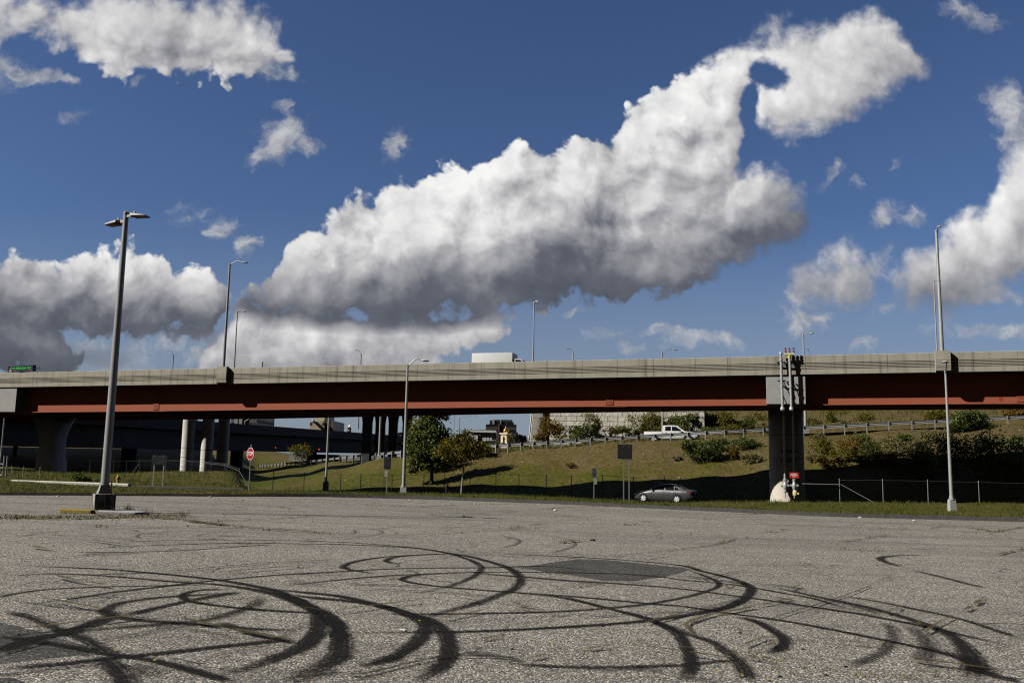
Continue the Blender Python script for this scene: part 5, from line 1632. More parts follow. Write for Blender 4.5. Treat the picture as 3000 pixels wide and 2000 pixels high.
mb.tube([cz + dv * (Lw * .5) + UP * hgt * .28, cz + dv * (Lw * .5 + 1.65) + UP * hgt * .28], 0.03, 6); mb.build('catwalk', M['dark_steel'], t)
mb = MB(); mb.tube([(cz.x, cz.y + 0.4, tz(cz.x, cz.y) - 1), (cz.x, cz.y + 0.4, cz.z)], 0.5, 14); mb.build('column', M['dark_steel'], t, smooth=35)
# short dark post on the parapet
s_, _ = hit_n(602.5, 842, 0.15)
mb = MB(); b = br(s_, 0.17, ztop(s_)); mb.tube([b, b + UP * 0.42], 0.045, 8); mb.frame_box(b + UP * 0.43, AX * 0.07, NX * 0.05, UP * 0.03); tag(mb.build('marker_post', M['dark_steel'], origin=tuple(b)), 'short dark post on top of the parapet right of the left lamp', 'post')
# traffic signals glowing in the shade
M['red_glow'] = glow('red signal light', (1.0, 0.06, 0.02), 0.7)
for x, y, Y, lab in ((633, 1027.5, 154, 'dim red signal light on the dark viaduct side, right of the stop sign'), (733, 1031.3, 170, 'bright red signal light on the dark viaduct side, left of the square based lamp')):
    p = at(x, y, Y)
    t = thing('signal_light', lab, 'signal light', tuple(p), 0, 'red signal lights on the lower viaduct'); t['_o'] = tuple(p)
    mb = MB(); mb.frame_box(p + FY * 0.16, FX * 0.2, FY * 0.12, UP * 0.3, 0.02); mb.build('housing', M['black'], t)
    mb = MB(); mb.lathe(p, [(0.17 if x > 700 else 0.09, 0), (0.12, 0.03), (0.01, 0.05)], 14, axis=-FY); mb.build('lamp', M['red_glow'], t)
    mb = MB(); mb.tube([p + FY * 0.2, p + FY * 1.6 - FX * .3], 0.05, 8); mb.build('bracket', M['dark_steel'], t)

# ------------------------------------------------------------------ the far town
def facade(name, wall, win, fx, fz, hx=0.6, hz=0.55, horiz=False):
    """wall with a grid of dark windows by position"""
    n = new_mat(name)
    sp = n.node('ShaderNodeSeparateXYZ'); n.put(sp.inputs[0], n.pos)
    xx = n.add(sp.outputs[0], sp.outputs[1])
    a = n.math('FRACT', n.mul(xx, 1.0 / fx)); b = n.math('FRACT', n.mul(sp.outputs[2], 1.0 / fz))
    ma = n.math('LESS_THAN', a, hx); mb_ = n.math('LESS_THAN', b, hz)
    mk = mb_ if horiz else n.mul(ma, mb_)
    f = n.noise(n.pos, 0.15, 4.0, 0.6)
    c = n.mix(mk, n.vec('SCALE', wall, scale=n.mad(n.sub(f, .5), .4, 1.0)), win)
    n.put(n.bsdf.inputs['Base Color'], c)
    n.put(n.bsdf.inputs['Roughness'], n.mad(mk, -0.5, 0.8))
    return n.m
def pbox(mb, x0, y0, x1, y1, Y, deep):
    a, d = at(x0, y0, Y), at(x1, y1, Y)
    mb.frame_box(((a.x + d.x) / 2, Y + deep / 2, (a.z + d.z) / 2), FX * abs(d.x - a.x) / 2, FY * deep / 2, UP * abs(a.z - d.z) / 2)
    return mb
mw = facade('dark tower wall', (0.085, 0.062, 0.055), (0.018, 0.02, 0.026), 4.0, 4.2, .55, .55, True)
mt = facade('dark tower glass top', (0.055, 0.065, 0.072), (0.022, 0.026, 0.032), 5, 4.5, .55, .5, True)
o = at(1155, 1005, 620); t = thing('tower_block', 'tall dark stepped tower block behind the golden dome', 'building', tuple(o)); t['_o'] = tuple(o)
mb = MB(); pbox(mb, 1123, 973.4, 1185.5, 1030, 620, 40); pbox(mb, 1116, 974, 1123, 1030, 628, 30); pbox(mb, 1185.5, 992.5, 1189, 1030, 628, 30); mb.build('wall', mw, t)
mb = MB(); pbox(mb, 1125, 964.2, 1131, 973.4, 626, 20); pbox(mb, 1135.5, 963.3, 1149, 973.4, 624, 25); pbox(mb, 1151, 963.3, 1177, 973.4, 624, 25); pbox(mb, 1177, 969, 1180, 973.4, 626, 20); mb.build('upper_storey', mt, t)
mb = MB(); pbox(mb, 1131, 964, 1135.5, 973.4, 623, 4); pbox(mb, 1149, 964, 1151, 973.4, 623, 4); mb.build('stair_shaft', M['cap'], t)
mb = MB(); pbox(mb, 1144, 973, 1146.5, 1030, 619, 2); mb.build('brick_pier', simple('brown brick', (0.14, 0.07, 0.05), .8, 0, .2, .5), t)
o = at(1110, 1005, 330); t = thing('flat_roofed_building', 'low grey flat-roofed building with a white fascia, left of the golden dome', 'building', tuple(o)); t['_o'] = tuple(o)
mb = MB(); pbox(mb, 1080, 993, 1139, 1030, 330, 30); mb.build('wall', facade('grey office wall', (0.42, 0.40, 0.38), (0.55, 0.55, 0.54), 8.5, 9, .12, .35), t)
mb = MB(); pbox(mb, 1078.8, 987, 1139.5, 993.2, 329, 32); mb.build('roof_fascia', M['white'], t)
for x0, x1 in ((1088.5, 1092), (1093.5, 1097), (1108, 1111), (1112, 1117), (1118.5, 1123), (1125, 1129.5)):
    mb = MB(); pbox(mb, x0, 999 if x0 < 1100 else 1004.5, x1, 1012, 329.3, 0.3); mb.build('window', M['white'], t)
for x0, x1, y0 in ((1081, 1083, 984), (1086, 1126, 986)):
    mb = MB(); pbox(mb, x0, y0, x1, 987.2, 335, 4); mb.build('roof_plant', M['dark_steel'], t)
o = at(1158, 1010, 270); t = thing('domed_church', 'cream church tower topped by a golden onion dome', 'church', tuple(o)); t['_o'] = tuple(o)
M['cream'] = simple('cream render', (0.80, 0.70, 0.50), .7, 0, .1, .5)
cx = at(1157.7, 995, 270); wch = (at(1165, 995, 270).x - at(1150.3, 995, 270).x) / 2
ya = R(-33); tx, ty = Vector((math.cos(ya), math.sin(ya), 0)), Vector((-math.sin(ya), math.cos(ya), 0))
wt = wch / math.cos(ya); wd = (at(1178, 995, 270).x - at(1165, 995, 270).x) / 2 / math.sin(-ya)
tc_ = Vector((at(1164, 995, 270).x, 270 + wd, 0)); z0_, z1_ = at(1158, 1030, 270).z, at(1158, 997, 270).z
mb = MB(); mb.frame_box(tc_ + UP * (z0_ + z1_) / 2, tx * wt, ty * wd, UP * (z1_ - z0_) / 2); mb.build('tower', M['cream'], t)
zc_ = at(1158, 993.5, 270).z
mb = MB(); mb.frame_box(tc_ + UP * (zc_ + z1_) / 2, tx * (wt + .25), ty * (wd + .25), UP * (zc_ - z1_) / 2); mb.build('cornice', M['cream'], t)
cy = 270 + wd
zt0 = at(1157.7, 993.8, 270).z; rr_ = (at(1168, 988, 270).x - at(1154.9, 988, 270).x) / 2
hD = at(1157.7, 973, 270).z - zt0
cxx = at(1162, 988, 270).x
mb = MB(); mb.lathe((cxx, cy, zt0), [(rr_ * .80, 0), (rr_ * .86, .06 * hD), (rr_, .18 * hD), (rr_ * .98, .30 * hD), (rr_ * .80, .42 * hD), (rr_ * .48, .50 * hD), (rr_ * .22, .58 * hD), (rr_ * .12, .68 * hD), (rr_ * .05, .82 * hD), (rr_ * .02, 1.0 * hD)], 32); mb.build('onion_dome', M['gold'], t, smooth=True)
mb = MB(); mb.frame_box((cxx, cy, zt0 + hD * 1.0), FX * .32, FY * .04, UP * .04); mb.frame_box((cxx, cy, zt0 + hD), FX * .04, FY * .04, UP * .5); mb.build('cross', M['gold'], t)
ax_ = at(1157.7, 1008, 270)
mb = MB(); ww = wch * .27; arch = [(-ww, -1.2), (ww, -1.2)] + [(ww * math.cos(a), .6 + ww * math.sin(a)) for a in [math.pi * k / 10 for k in range(11)]]
mb.extrude_poly(arch, tuple(tc_ - ty * (wd + .02) + UP * ax_.z), tx, UP, ty, .12); mb.build('arched_window', M['glass'], t)
mb = MB(); mb.extrude_poly(arch, tuple(tc_ + tx * (wt + .02) + UP * ax_.z), ty, UP, tx, .12); mb.build('arched_window', M['glass'], t)
o = at(738, 975, 390); t = thing('office_block', 'beige office block with dark window bands seen below the overpass', 'building', tuple(o)); t['_o'] = tuple(o)
mb = MB(); pbox(mb, 712, 968, 743, 1010, 390, 30); mb.build('wall', facade('beige office wall', (.62, .50, .38), (.05, .045, .045), 11, 3.0, .62, .42), t)
mb = MB(); pbox(mb, 726, 945, 745, 968, 392, 22); mb.build('stair_tower', M['cream'], t)
mb = MB(); pbox(mb, 743, 965.5, 764, 1010, 392, 26); mb.build('side_wing', facade('shaded office wing', (.16, .12, .10), (.07, .06, .055), 2.2, 60, .5, 1.1), t)  # wing's shaded look is put into its dark wall colour
mb = MB(); mb.tube([at(719, 967.5, 389), at(722, 966.0, 389)], 1.1, 12); mb.build('roof_drum', M['cap'], t)
o = at(556, 965, 330); t = thing('office_block', 'grey office slab with pale ribs squeezed under the overpass left of the stop sign', 'building', tuple(o)); t['_o'] = tuple(o)
mb = MB(); pbox(mb, 532, 930, 587.5, 1000, 330, 25); mb.build('wall', facade('ribbed grey wall', (.15, .15, .15), (.035, .037, .042), 1.3, 3.6, .62, .72), t)
for x in (542.2, 552.6):
    mb = MB(); pbox(mb, x - 1.7, 930, x + 1.7, 1000, 329.2, .9); mb.build('rib', M['cap'], t)
o = at(376, 962, 330); t = thing('office_block', 'dark office block sliver beside the round viaduct columns', 'building', tuple(o)); t['_o'] = tuple(o)
mb = MB(); pbox(mb, 355, 930, 397, 1000, 330, 25); mb.build('wall', facade('slate office wall', (.10, .11, .13), (.04, .045, .055), 3, 3.4, .55, .5), t)
mb = MB(); pbox(mb, 354.5, 928, 397.5, 930.5, 329.6, 25.8); mb.build('roof', M['cap'], t)
o = at(802.5, 985, 400); t = thing('cupola', 'small white cupola with a golden cap beyond the lower viaduct', 'church', tuple(o)); t['_o'] = tuple(o)
px_ = 400 / FPX
mb = MB(); mb.lathe((o.x, 400, o.z), [(4.4 * px_, -40 * px_), (4.4 * px_, -2 * px_), (3.6 * px_, -1.5 * px_), (3.4 * px_, 3 * px_), (4.0 * px_, 3.3 * px_), (3.0 * px_, 4 * px_)], 12); mb.build('drum', M['white_conc'], t)
mb = MB(); mb.lathe((o.x, 400, o.z + 4 * px_), [(2.6 * px_, 0), (2.4 * px_, 1.5 * px_), (1.6 * px_, 3.2 * px_), (.5 * px_, 4.6 * px_), (.2 * px_, 8 * px_)], 16); mb.build('golden_cap', M['gold'], t, smooth=True)
for k in range(6):
    a = math.pi * (k + .5) / 6 + math.pi
    mb = MB(); c = Vector((o.x + 3.7 * px_ * math.cos(a), 400 + 3.7 * px_ * math.sin(a), o.z + .6 * px_)); d = Vector((math.cos(a), math.sin(a), 0)); mb.frame_box(c, d * .1, d.cross(UP) * .75 * px_, UP * 2.0 * px_); mb.build('window', M['glass'], t)
for x, y, ar, lab in ((1043.5, 930, (0, 0, 0), 'bare thin pole above the leafy trees'), (1055.5, 958.5, (3.0, 0, .4), 'far street lamp left of the low white building')):
    p = at(x, y, 210); zb = tz(p.x, 210)
    cobra('street_lamp', lab, Vector((p.x, 210, zb)), p, ar, (1, 0, 0), .14, .1, None, LG, 1.2, .2)

# ------------------------------------------------------------------ trees and bushes
LEAF = {
 'green': leaf_mat('mid green leaves', [(.034, .050, .009), (.068, .088, .016), (.11, .125, .030), (.17, .18, .075)]),
 'olive': leaf_mat('olive autumn leaves', [(.048, .048, .005), (.090, .085, .010), (.14, .115, .013), (.19, .145, .022)]),
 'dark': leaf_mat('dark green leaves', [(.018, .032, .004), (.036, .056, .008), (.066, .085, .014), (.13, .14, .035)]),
 'rusty': leaf_mat('yellow brown leaves', [(.070, .060, .008), (.125, .090, .013), (.18, .105, .016), (.15, .055, .014)]),
 'yellow': leaf_mat('yellow green leaves', [(.050, .050, .006), (.10, .085, .008), (.16, .13, .010), (.07, .075, .010)]),
 'dry': leaf_mat('dry weed stems', [(.085, .070, .026), (.13, .108, .045), (.24, .205, .10), (.075, .08, .018)]),
}
def leaves(mb, c, rad, n_, size, rng, clump=22, flat=0.5, spread=0.30):
    """leaf quads in clumps through an uneven ellipsoid"""
    c = Vector(c)
    n_ = int(n_ * 2.1)
    k = max(3, n_ // clump)
    for _ in range(k):
        d = Vector((rng.gauss(0, 1), rng.gauss(0, 1), rng.gauss(0, 1))).normalized()
        rr = rng.uniform(0.35, 1.0) ** 0.55
        bump = 0.78 + 0.42 * mnoise.noise(d * 1.7 + c * 0.37)
        cc = c + Vector((d.x * rad[0], d.y * rad[1], d.z * rad[2])) * rr * bump
        s = min(rad) * spread * rng.uniform(.6, 1.25)
        for _ in range(clump):
            p = cc + Vector((rng.gauss(0, s), rng.gauss(0, s), rng.gauss(0, s * .75)))
            nrm = Vector((rng.gauss(0, 1), rng.gauss(0, 1), rng.gauss(0.5, 1))).normalized()
            a = nrm.orthogonal().normalized(); ang = rng.uniform(0, 6.28)
            a = (a * math.cos(ang) + nrm.cross(a) * math.sin(ang)); b = nrm.cross(a)
            L = size * rng.uniform(.6, 1.35); w = L * flat
            i = len(mb.v)
            mb.v += [tuple(p - a * L * .5), tuple(p + b * w * .5 - a * L * .05), tuple(p + a * L * .5), tuple(p - b * w * .5 - a * L * .05)]
            mb.f.append((i, i + 1, i + 2, i + 3))
def plant(name, label, cat, base, blobs, leafmat, size, stems=(), stem_mat='wood', group=None, seed=0, flat=.5, stem_name='stem', leaf_name='foliage', clump=22, spread=.30):
    rng = random.Random(seed + 17)
    base = Vector(base)
    t = thing(name, label, cat, tuple(base), 0, group); t['_o'] = tuple(base)
    mb = MB()
    for c, rad, n_ in blobs: leaves(mb, c, rad, n_, size, rng, clump, flat, spread)
    mb.build(leaf_name, LEAF[leafmat], t, recalc=False)
    if stems:
        mb = MB()
        for pts, r0, r1 in stems:
            m_ = len(pts); mb.tube(pts, [r0 + (r1 - r0) * i / (m_ - 1) for i in range(m_)], 8)
        mb.build(stem_name, M[stem_mat], t, smooth=40)
    return t
def blob(x, y, Y, rx, ry, n_, deep=1.0):
    """ellipsoid from its centre and half size in picture units at distance Y"""
    p = at(x, y, Y); k = Y / FPX
    return (p, (rx * k, rx * k * deep, ry * k), n_)
# big green tree on the bank
Y = 90.0
b = at(992, 1083, Y); b.z = tz(b.x, Y)
def limb(p0, p1, bend, rng, n_=5):
    p0, p1 = Vector(p0), Vector(p1); o = []
    for i in range(n_ + 1):
        k = i / n_; o.append(p0.lerp(p1, k) + Vector((rng.uniform(-1, 1), rng.uniform(-1, 1), rng.uniform(-.3, .8))) * bend * math.sin(math.pi * k))
    return o
rg = random.Random(5)
fork = Vector((b.x, b.y, b.z + 1.1))
st = [([b - UP * .3, b + UP * .5, fork], .20, .16)]
for x, y, r_ in ((968, 975, .10), (985, 950, .11), (1005, 955, .10), (1018, 985, .09), (960, 1020, .07), (1000, 1010, .08)):
    st.append((limb(fork, at(x, y, Y + rg.uniform(-1, 1)), .3, rg), r_, .02))
plant('leafy_tree', 'large dense green tree on the grass bank right of the middle lamp', 'tree', b,
      [blob(970, 990, Y, 30, 34, 900), blob(960, 1030, Y, 24, 34, 800), blob(985, 958, Y, 26, 24, 500), blob(1000, 1000, Y, 32, 34, 800), blob(990, 1042, Y, 38, 28, 800), blob(958, 1064, Y, 22, 20, 400), blob(948, 1010, Y, 13, 40, 400), blob(1010, 952, Y, 20, 14, 120), blob(1028, 960, Y, 18, 10, 60), blob(982, 925, Y, 26, 22, 300), blob(980, 1068, Y, 26, 12, 250), blob(1020, 1016, Y, 24, 40, 620), blob(1006, 1066, Y, 26, 14, 260), blob(1030, 1034, Y, 20, 28, 330), blob(1022, 1062, Y, 22, 14, 200), blob(952, 1078, Y, 18, 8, 140)],
      'green', .30, st, 'wood', 'trees on the grass bank', 1, .55, 'trunk', 'crown')
# slim olive tree with pale trunk
Y = 61.5
b = at(1058.5, 1133, Y); b.z = tz(b.x, Y)
k1 = at(1064, 1085, Y); k2 = at(1065, 1058, Y)
st = [([b - UP * .2, b + Vector((.06, 0, .5)), k1, k2], .085, .05)]
for x, y in ((1040, 1025), (1055, 1010), (1075, 1018), (1095, 1030), (1048, 1045), (1085, 1040)):
    st.append((limb(k2, at(x, y, Y + rg.uniform(-.4, .4)), .1, rg), .03, .008))
plant('young_tree', 'slim tree with a pale straight trunk and olive autumn crown', 'tree', b,
      [blob(1060, 1030, Y, 38, 32, 760), blob(1020, 1034, Y, 20, 20, 260), blob(1068, 1000, Y, 18, 14, 180), blob(1104, 1028, Y, 26, 18, 300), blob(1040, 1056, Y, 26, 12, 200), blob(1058, 1010, Y, 24, 18, 330), blob(1036, 1022, Y, 20, 18, 240), blob(1085, 1024, Y, 22, 18, 260), blob(1106, 1038, Y, 20, 15, 200), blob(1084, 1050, Y, 22, 12, 170), blob(1030, 1044, Y, 14, 12, 110)],
      'olive', .17, st, 'bark_pale', 'trees on the grass bank', 2, .5, 'trunk', 'crown')
BG = 'bushes on the banks'
def bush(label, x, y, Y, rx, ry, n_, mat, size, seed, extra=(), stems=0, cat='bush', name='bush'):
    if y + ry > 985 and 72 < Y < 100 and 'thicket' not in label:
        best = min((abs(tz(at(x, y + ry, Y + q * .5).x, Y + q * .5) - at(x, y + ry, Y + q * .5).z), abs(q), q) for q in range(-24, 33))
        if best[0] < .4: Y = Y + best[2] * .5
    p = at(x, y + ry, Y); p.z = min(tz(p.x, Y), p.z + .3)
    bl = [blob(x, y, Y, rx, ry, n_)] + [blob(*e[:2], Y, *e[2:]) for e in extra]
    rng = random.Random(seed); st = []
    for i in range(max(stems, 3)):
        e = at(x + rng.uniform(-.6, .6) * rx, y - rng.uniform(-.3, .6) * ry, Y)
        st.append((limb(p - UP * .15, e, .12, rng, 4), .03, .008))
    return plant(name, label, cat, p, bl, mat, size, st, 'wood', BG, seed)
bush('olive bush at the right foot of the slim tree, in front of the guardrail', 1112, 1032, 92, 22, 14, 420, 'olive', .24, 21, [(1092, 1046, 20, 12, 260)])
bush('low olive bush filling the gap between the two trees on the bank', 1024, 1060, 89, 38, 20, 700, 'olive', .24, 20, [(1000, 1074, 26, 12, 300), (1050, 1050, 22, 16, 300)])
bush('yellow brown bush against the end pillar of the stone wall', 1266, 985, 109, 34, 22, 750, 'rusty', .30, 22, [(1240, 1003, 16, 10, 170), (1250, 962, 12, 12, 120)])
bush('green and brown bush in front of the stone wall', 1340, 990, 109, 44, 18, 850, 'dark', .30, 23, [(1372, 978, 16, 12, 150)])
bush('low green shrubs along the foot of the stone wall', 1447, 991, 109, 42, 10, 520, 'green', .26, 24, [(1425, 985, 16, 10, 150), (1480, 984, 18, 12, 200)])
bush('tall olive thicket left of the lamp pole, behind the pickup', 1502, 972, 108, 30, 28, 700, 'olive', .28, 25, [(1485, 985, 16, 14, 200)], 6)
bush('round green bush above the pickup cab', 1560, 968, 108, 34, 18, 700, 'green', .28, 26, [(1586, 958, 20, 12, 250)])
bush('dark green bush on the slope above the pickup bonnet', 1618, 962, 112, 36, 16, 650, 'dark', .30, 27, [(1650, 972, 24, 12, 260)])
bush('yellow green sapling bush left of the right pier', 1668, 963, 106, 18, 24, 420, 'yellow', .24, 28, (), 5)
bush('green bush low on the slope just left of the right pier', 1716, 972, 106, 26, 14, 380, 'green', .28, 29)
bush('small dark bush on the slope right of the pier', 1908, 960, 106, 12, 14, 200, 'dark', .26, 30)
bush('yellow bush behind the guardrail right of the pier', 1986, 964, 104, 22, 20, 480, 'yellow', .25, 31, [(1972, 978, 18, 8, 120)], 5)
bush('dark weeds in a hollow on the slope', 1944, 972, 104, 22, 7, 150, 'dark', .22, 32)
bush('olive bush hanging over the guardrail near the right lamp', 2150, 955, 100, 32, 18, 500, 'olive', .27, 33)
bush('dark drooping tree over the guardrail right of the right lamp', 2226, 965, 92, 42, 22, 900, 'dark', .30, 34, [(2200, 985, 30, 16, 350), (2262, 985, 34, 18, 400)], 6)
bush('orange yellow bush at the right edge above the guardrail', 2334, 950, 96, 34, 16, 600, 'rusty', .28, 35)
bush('large dark bush with yellow flecks in front of the guardrail', 1612, 1036, 84, 46, 24, 1150, 'dark', .24, 36, [(1580, 1022, 20, 14, 250), (1650, 1022, 28, 18, 420), (1640, 1050, 22, 12, 220)], 6)
bush('green bush below the guardrail left of the right pier', 1706, 1016, 84, 34, 16, 620, 'green', .24, 37, [(1738, 1024, 24, 12, 260)])
bush('brown weeds on the bank left of the right pier', 1726, 1052, 80, 32, 12, 330, 'dry', .26, 38)
bush('dry brown shrub clump between the two big bushes', 1684, 1040, 82, 16, 14, 240, 'rusty', .22, 39)
for i, (x, y, Y, rx, ry, n_, mt_, lab) in enumerate([
    (1890, 1026, 78, 34, 20, 520, 'olive', 'olive weeds on the bank just right of the pier'),
    (1950, 1022, 78, 30, 22, 480, 'rusty', 'rusty orange weeds on the bank right of the pier'),
    (2000, 1030, 77, 26, 24, 480, 'dark', 'dark leafy shrub among the weeds on the right bank'),
    (2050, 1026, 77, 34, 22, 560, 'dry', 'pale seed head weeds on the right bank'),
    (2110, 1030, 77, 34, 24, 560, 'dry', 'dry weed patch beside the right lamp'),
    (1905, 1056, 76, 40, 14, 420, 'rusty', 'brown weed edge above the shadow right of the pier'),
    (1990, 1054, 75, 40, 12, 400, 'olive', 'low olive weeds above the shadow on the right bank'),
    (2075, 1008, 80, 28, 14, 300, 'dark', 'green creeper below the guardrail on the right bank'),
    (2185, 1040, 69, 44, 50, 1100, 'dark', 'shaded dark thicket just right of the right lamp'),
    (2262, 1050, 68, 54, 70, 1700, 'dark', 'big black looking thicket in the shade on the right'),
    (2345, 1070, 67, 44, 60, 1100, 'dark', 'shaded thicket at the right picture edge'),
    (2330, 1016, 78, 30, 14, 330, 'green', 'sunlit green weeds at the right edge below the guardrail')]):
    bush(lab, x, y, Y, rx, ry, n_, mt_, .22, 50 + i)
for i, (x, y, Y, rx, ry, n_, mt_, lab) in enumerate([
    (1870, 1050, 76, 26, 12, 330, 'dry', 'pale dry weeds at the right foot of the big pier'),
    (1935, 1046, 76, 34, 16, 460, 'olive', 'olive brush below the rusty orange weeds'),
    (2030, 1050, 75, 36, 12, 420, 'rusty', 'rusty brush along the edge of the shadow on the right bank'),
    (2120, 1048, 74, 34, 14, 420, 'olive', 'olive brush left of the right lamp at the shadow edge'),
    (1975, 1006, 81, 30, 12, 330, 'green', 'green brush right under the guardrail, between rusty and pale weeds'),
    (2140, 1000, 81, 28, 14, 330, 'dry', 'dry brush under the guardrail just left of the right lamp'),
    (1880, 1004, 82, 22, 9, 230, 'dry', 'dry grass clump under the guardrail by the right pier'),
    (1545, 985, 106, 40, 12, 420, 'olive', 'olive brush directly behind the pickup cab'),
    (1640, 988, 104, 44, 10, 380, 'green', 'green brush behind the guardrail right of the pickup'),
    (1740, 962, 112, 26, 16, 330, 'olive', 'olive brush high on the slope left of the right pier'),
    (1520, 990, 106, 30, 12, 420, 'green', 'green brush right behind the pickup load bed'),
    (1588, 975, 110, 30, 14, 420, 'olive', 'olive brush on the slope above the pickup bonnet, left of the dark bush'),
    (1690, 985, 103, 34, 10, 380, 'olive', 'olive brush along the guardrail below the yellow green sapling'),
    (1750, 982, 102, 20, 10, 230, 'dry', 'dry brush at the guardrail touching the right pier'),
    (1480, 968, 110, 24, 14, 330, 'olive', 'olive brush hiding the right end of the stone wall'),
    (1870, 968, 106, 22, 10, 220, 'olive', 'olive tufts on the slope right beside the pier'),
    (2040, 968, 104, 30, 8, 260, 'dry', 'dry brush above the guardrail right of the yellow bush'),
    (1408, 990, 108.5, 26, 10, 300, 'olive', 'olive shrub between the two saplings at the stone wall'),
    (1300, 1004, 107, 40, 8, 300, 'green', 'low green growth behind the guardrail at the stone wall'),
    (2080, 958, 106, 40, 12, 330, 'olive', 'olive brush on the upper slope left of the right lamp'),
    (1930, 948, 112, 40, 8, 260, 'olive', 'olive brush high on the slope under the girder right of the pier'),
    (1556, 1052, 84, 16, 6, 110, 'dry', 'small dry weed clump left of the large dark bush')]):
    bush(lab, x, y, Y, rx, ry, n_, mt_, .22, 90 + i)
bush('yellow green bush in front of the low concrete wall at the guardrail', 690, 1036, 150, 28, 17, 420, 'yellow', .36, 70)
bush('dark weeds at the foot of the left pier', 185, 1098, 73, 30, 12, 380, 'dark', .17, 71, [(215, 1106, 16, 6, 90)])
bush('small brown weed at the foot of the left pier', 160, 1103, 72, 10, 5, 90, 'rusty', .14, 72)
bush('orange tinged small shrub on the bank left of the speed limit sign', 1313, 1067, 84, 18, 6, 130, 'rusty', .18, 73)
bush('green bush between the golden dome and the stone wall', 1198, 1008, 116, 16, 10, 250, 'green', .32, 74)
bush('bare brown bush at the right side of the golden domed church', 1172, 1003, 250, 10, 9, 160, 'dry', .5, 75)
bush('dark hedge beyond the ramp below the golden dome', 1140, 1021, 125, 36, 6, 420, 'dark', .32, 76)
def sapling(label, x, y0, y1, Y, rx, ry, mat, seed, n_=150):
    b = at(x, y1, Y); b.z = min(b.z, tz(b.x, Y)); tp = at(x + 2, y0, Y)
    rng = random.Random(seed)
    st = [(limb(b, tp, .15, rng, 5), .05, .015)]
    for k in range(5): st.append((limb(tp.lerp(b, .1 + .08 * k), at(x + rng.uniform(-rx, rx), y0 + rng.uniform(-ry, ry), Y), .1, rng, 3), .018, .006))
    plant('sapling', label, 'tree', b, [blob(x, y0 + ry * .3, Y, rx, ry, n_), blob(x + rx * .7, y0 + ry * 1.3, Y, rx * .6, ry * .6, n_ // 3)], mat, .26, st, 'bark_pale', 'saplings by the stone wall', seed, .45, 'trunk', 'crown', 10, .5)
sapling('spindly sapling with an umbrella of leaves before the stone wall', 1354, 955, 1015, 107.5, 22, 10, 'olive', 81)
sapling('thin twiggy sapling before the right part of the stone wall', 1452, 958, 1005, 107.5, 14, 14, 'olive', 82, 80)
sapling('sapling rising above the thicket left of the lamp pole', 1496, 950, 1000, 107, 18, 16, 'green', 83)
# ------------------------------------------------------------------ marks on the lot
def zpix(tile, x, y):
    return {'A': 0.0, 'B': 784.0, 'C': 1568.0}[tile] + x / 3.0, 1207.4 + y / 3.0
def parse(txt):
    """'A580,132 700,118 B0,112 ...' in the zoomed tiles, 'D' for the picture grid itself"""
    out = []; tl = 'D'
    for w in txt.split():
        if w[0].isalpha(): tl = w[0]; w = w[1:]
        x, y = [float(v) for v in w.split(',')]
        out.append((x, y) if tl == 'D' else zpix(tl, x, y))
    return out
def spline(pts, n_=8):
    if len(pts) < 3: return pts
    P_ = [pts[0]] + list(pts) + [pts[-1]]; o = []
    for i in range(1, len(P_) - 2):
        p0, p1, p2, p3 = P_[i - 1], P_[i], P_[i + 1], P_[i + 2]
        for k in range(n_):
            t = k / n_
            o.append(tuple(.5 * (2 * b + (c - a) * t + (2 * a - 5 * b + 4 * c - d) * t * t + (3 * b - a - 3 * c + d) * t ** 3) for a, b, c, d in zip(p0, p1, p2, p3)))
    o.append(pts[-1]); return o

def strip_mat(name, col, grain, col2=None, gain=1.0):
    n = new_mat(name)
    uvn = n.node('ShaderNodeUVMap').outputs[0]
    sp = n.node('ShaderNodeSeparateXYZ'); n.put(sp.inputs[0], uvn)
    at_ = n.node('ShaderNodeAttribute'); at_.attribute_name = 'strength'
    v = n.math('ABSOLUTE', sp.outputs[1])
    wob = n.noise(n.pos, 3.0, 5.0, .6)
    edge = n.step(n.add(v, n.mul(n.sub(wob, .5), .55)), 1.0, 0.12)
    g1 = n.noise(n.pos, 90.0, 3.0, .6); g2 = n.noise(n.pos, 16.0, 5.0, .6); g3 = n.noise(n.pos, 1.1, 4.0, .6)
    vr = n.node('ShaderNodeTexVoronoi'); n.put(vr.inputs['Vector'], n.pos); vr.inputs['Scale'].default_value = 44.0
    cs = n.node('ShaderNodeSeparateColor'); n.put(cs.inputs[0], vr.outputs['Color'])
    a = n.mul(edge, at_.outputs['Fac'])
    if col2 is not None: a = n.mul(a, n.step(n.noise(n.pos, 2.2, 6.0, .7), .34, .56))
    g = n.add(n.mul(cs.outputs[2], .55), n.add(n.mul(g1, .35), n.mul(g2, .55)))          # about 0.2 .. 1.2
    along = n.noise(n.vec('MULTIPLY', uvn, (.45, 7.0, 1)), 1.0, 5.0, .65, dims='2D')
    a = n.mul(a, n.mad(n.sub(along, .5), 1.5, 1.0))
    a = n.mul(n.step(n.math('MINIMUM', n.mul(a, gain), 1.0), n.mul(g, .28), n.add(n.mul(g, .85), .45)), .92)
    c = n.vec('SCALE', col, scale=n.mad(n.sub(g2, .5), .6, 1.0))
    if col2 is not None:
        c = n.mix(n.step(g2, .42, .6), c, col2)
    n.put(n.bsdf.inputs['Base Color'], c); n.bsdf.inputs['Roughness'].default_value = .95; n.bsdf.inputs['Specular IOR Level'].default_value = .08
    tr = n.node('ShaderNodeBsdfTransparent'); mx = n.node('ShaderNodeMixShader')
    n.put(mx.inputs[0], a); n.t.links.new(tr.outputs[0], mx.inputs[1]); n.t.links.new(n.bsdf.outputs[0], mx.inputs[2]); n.t.links.new(mx.outputs[0], n.out.inputs[0])
    return n.m
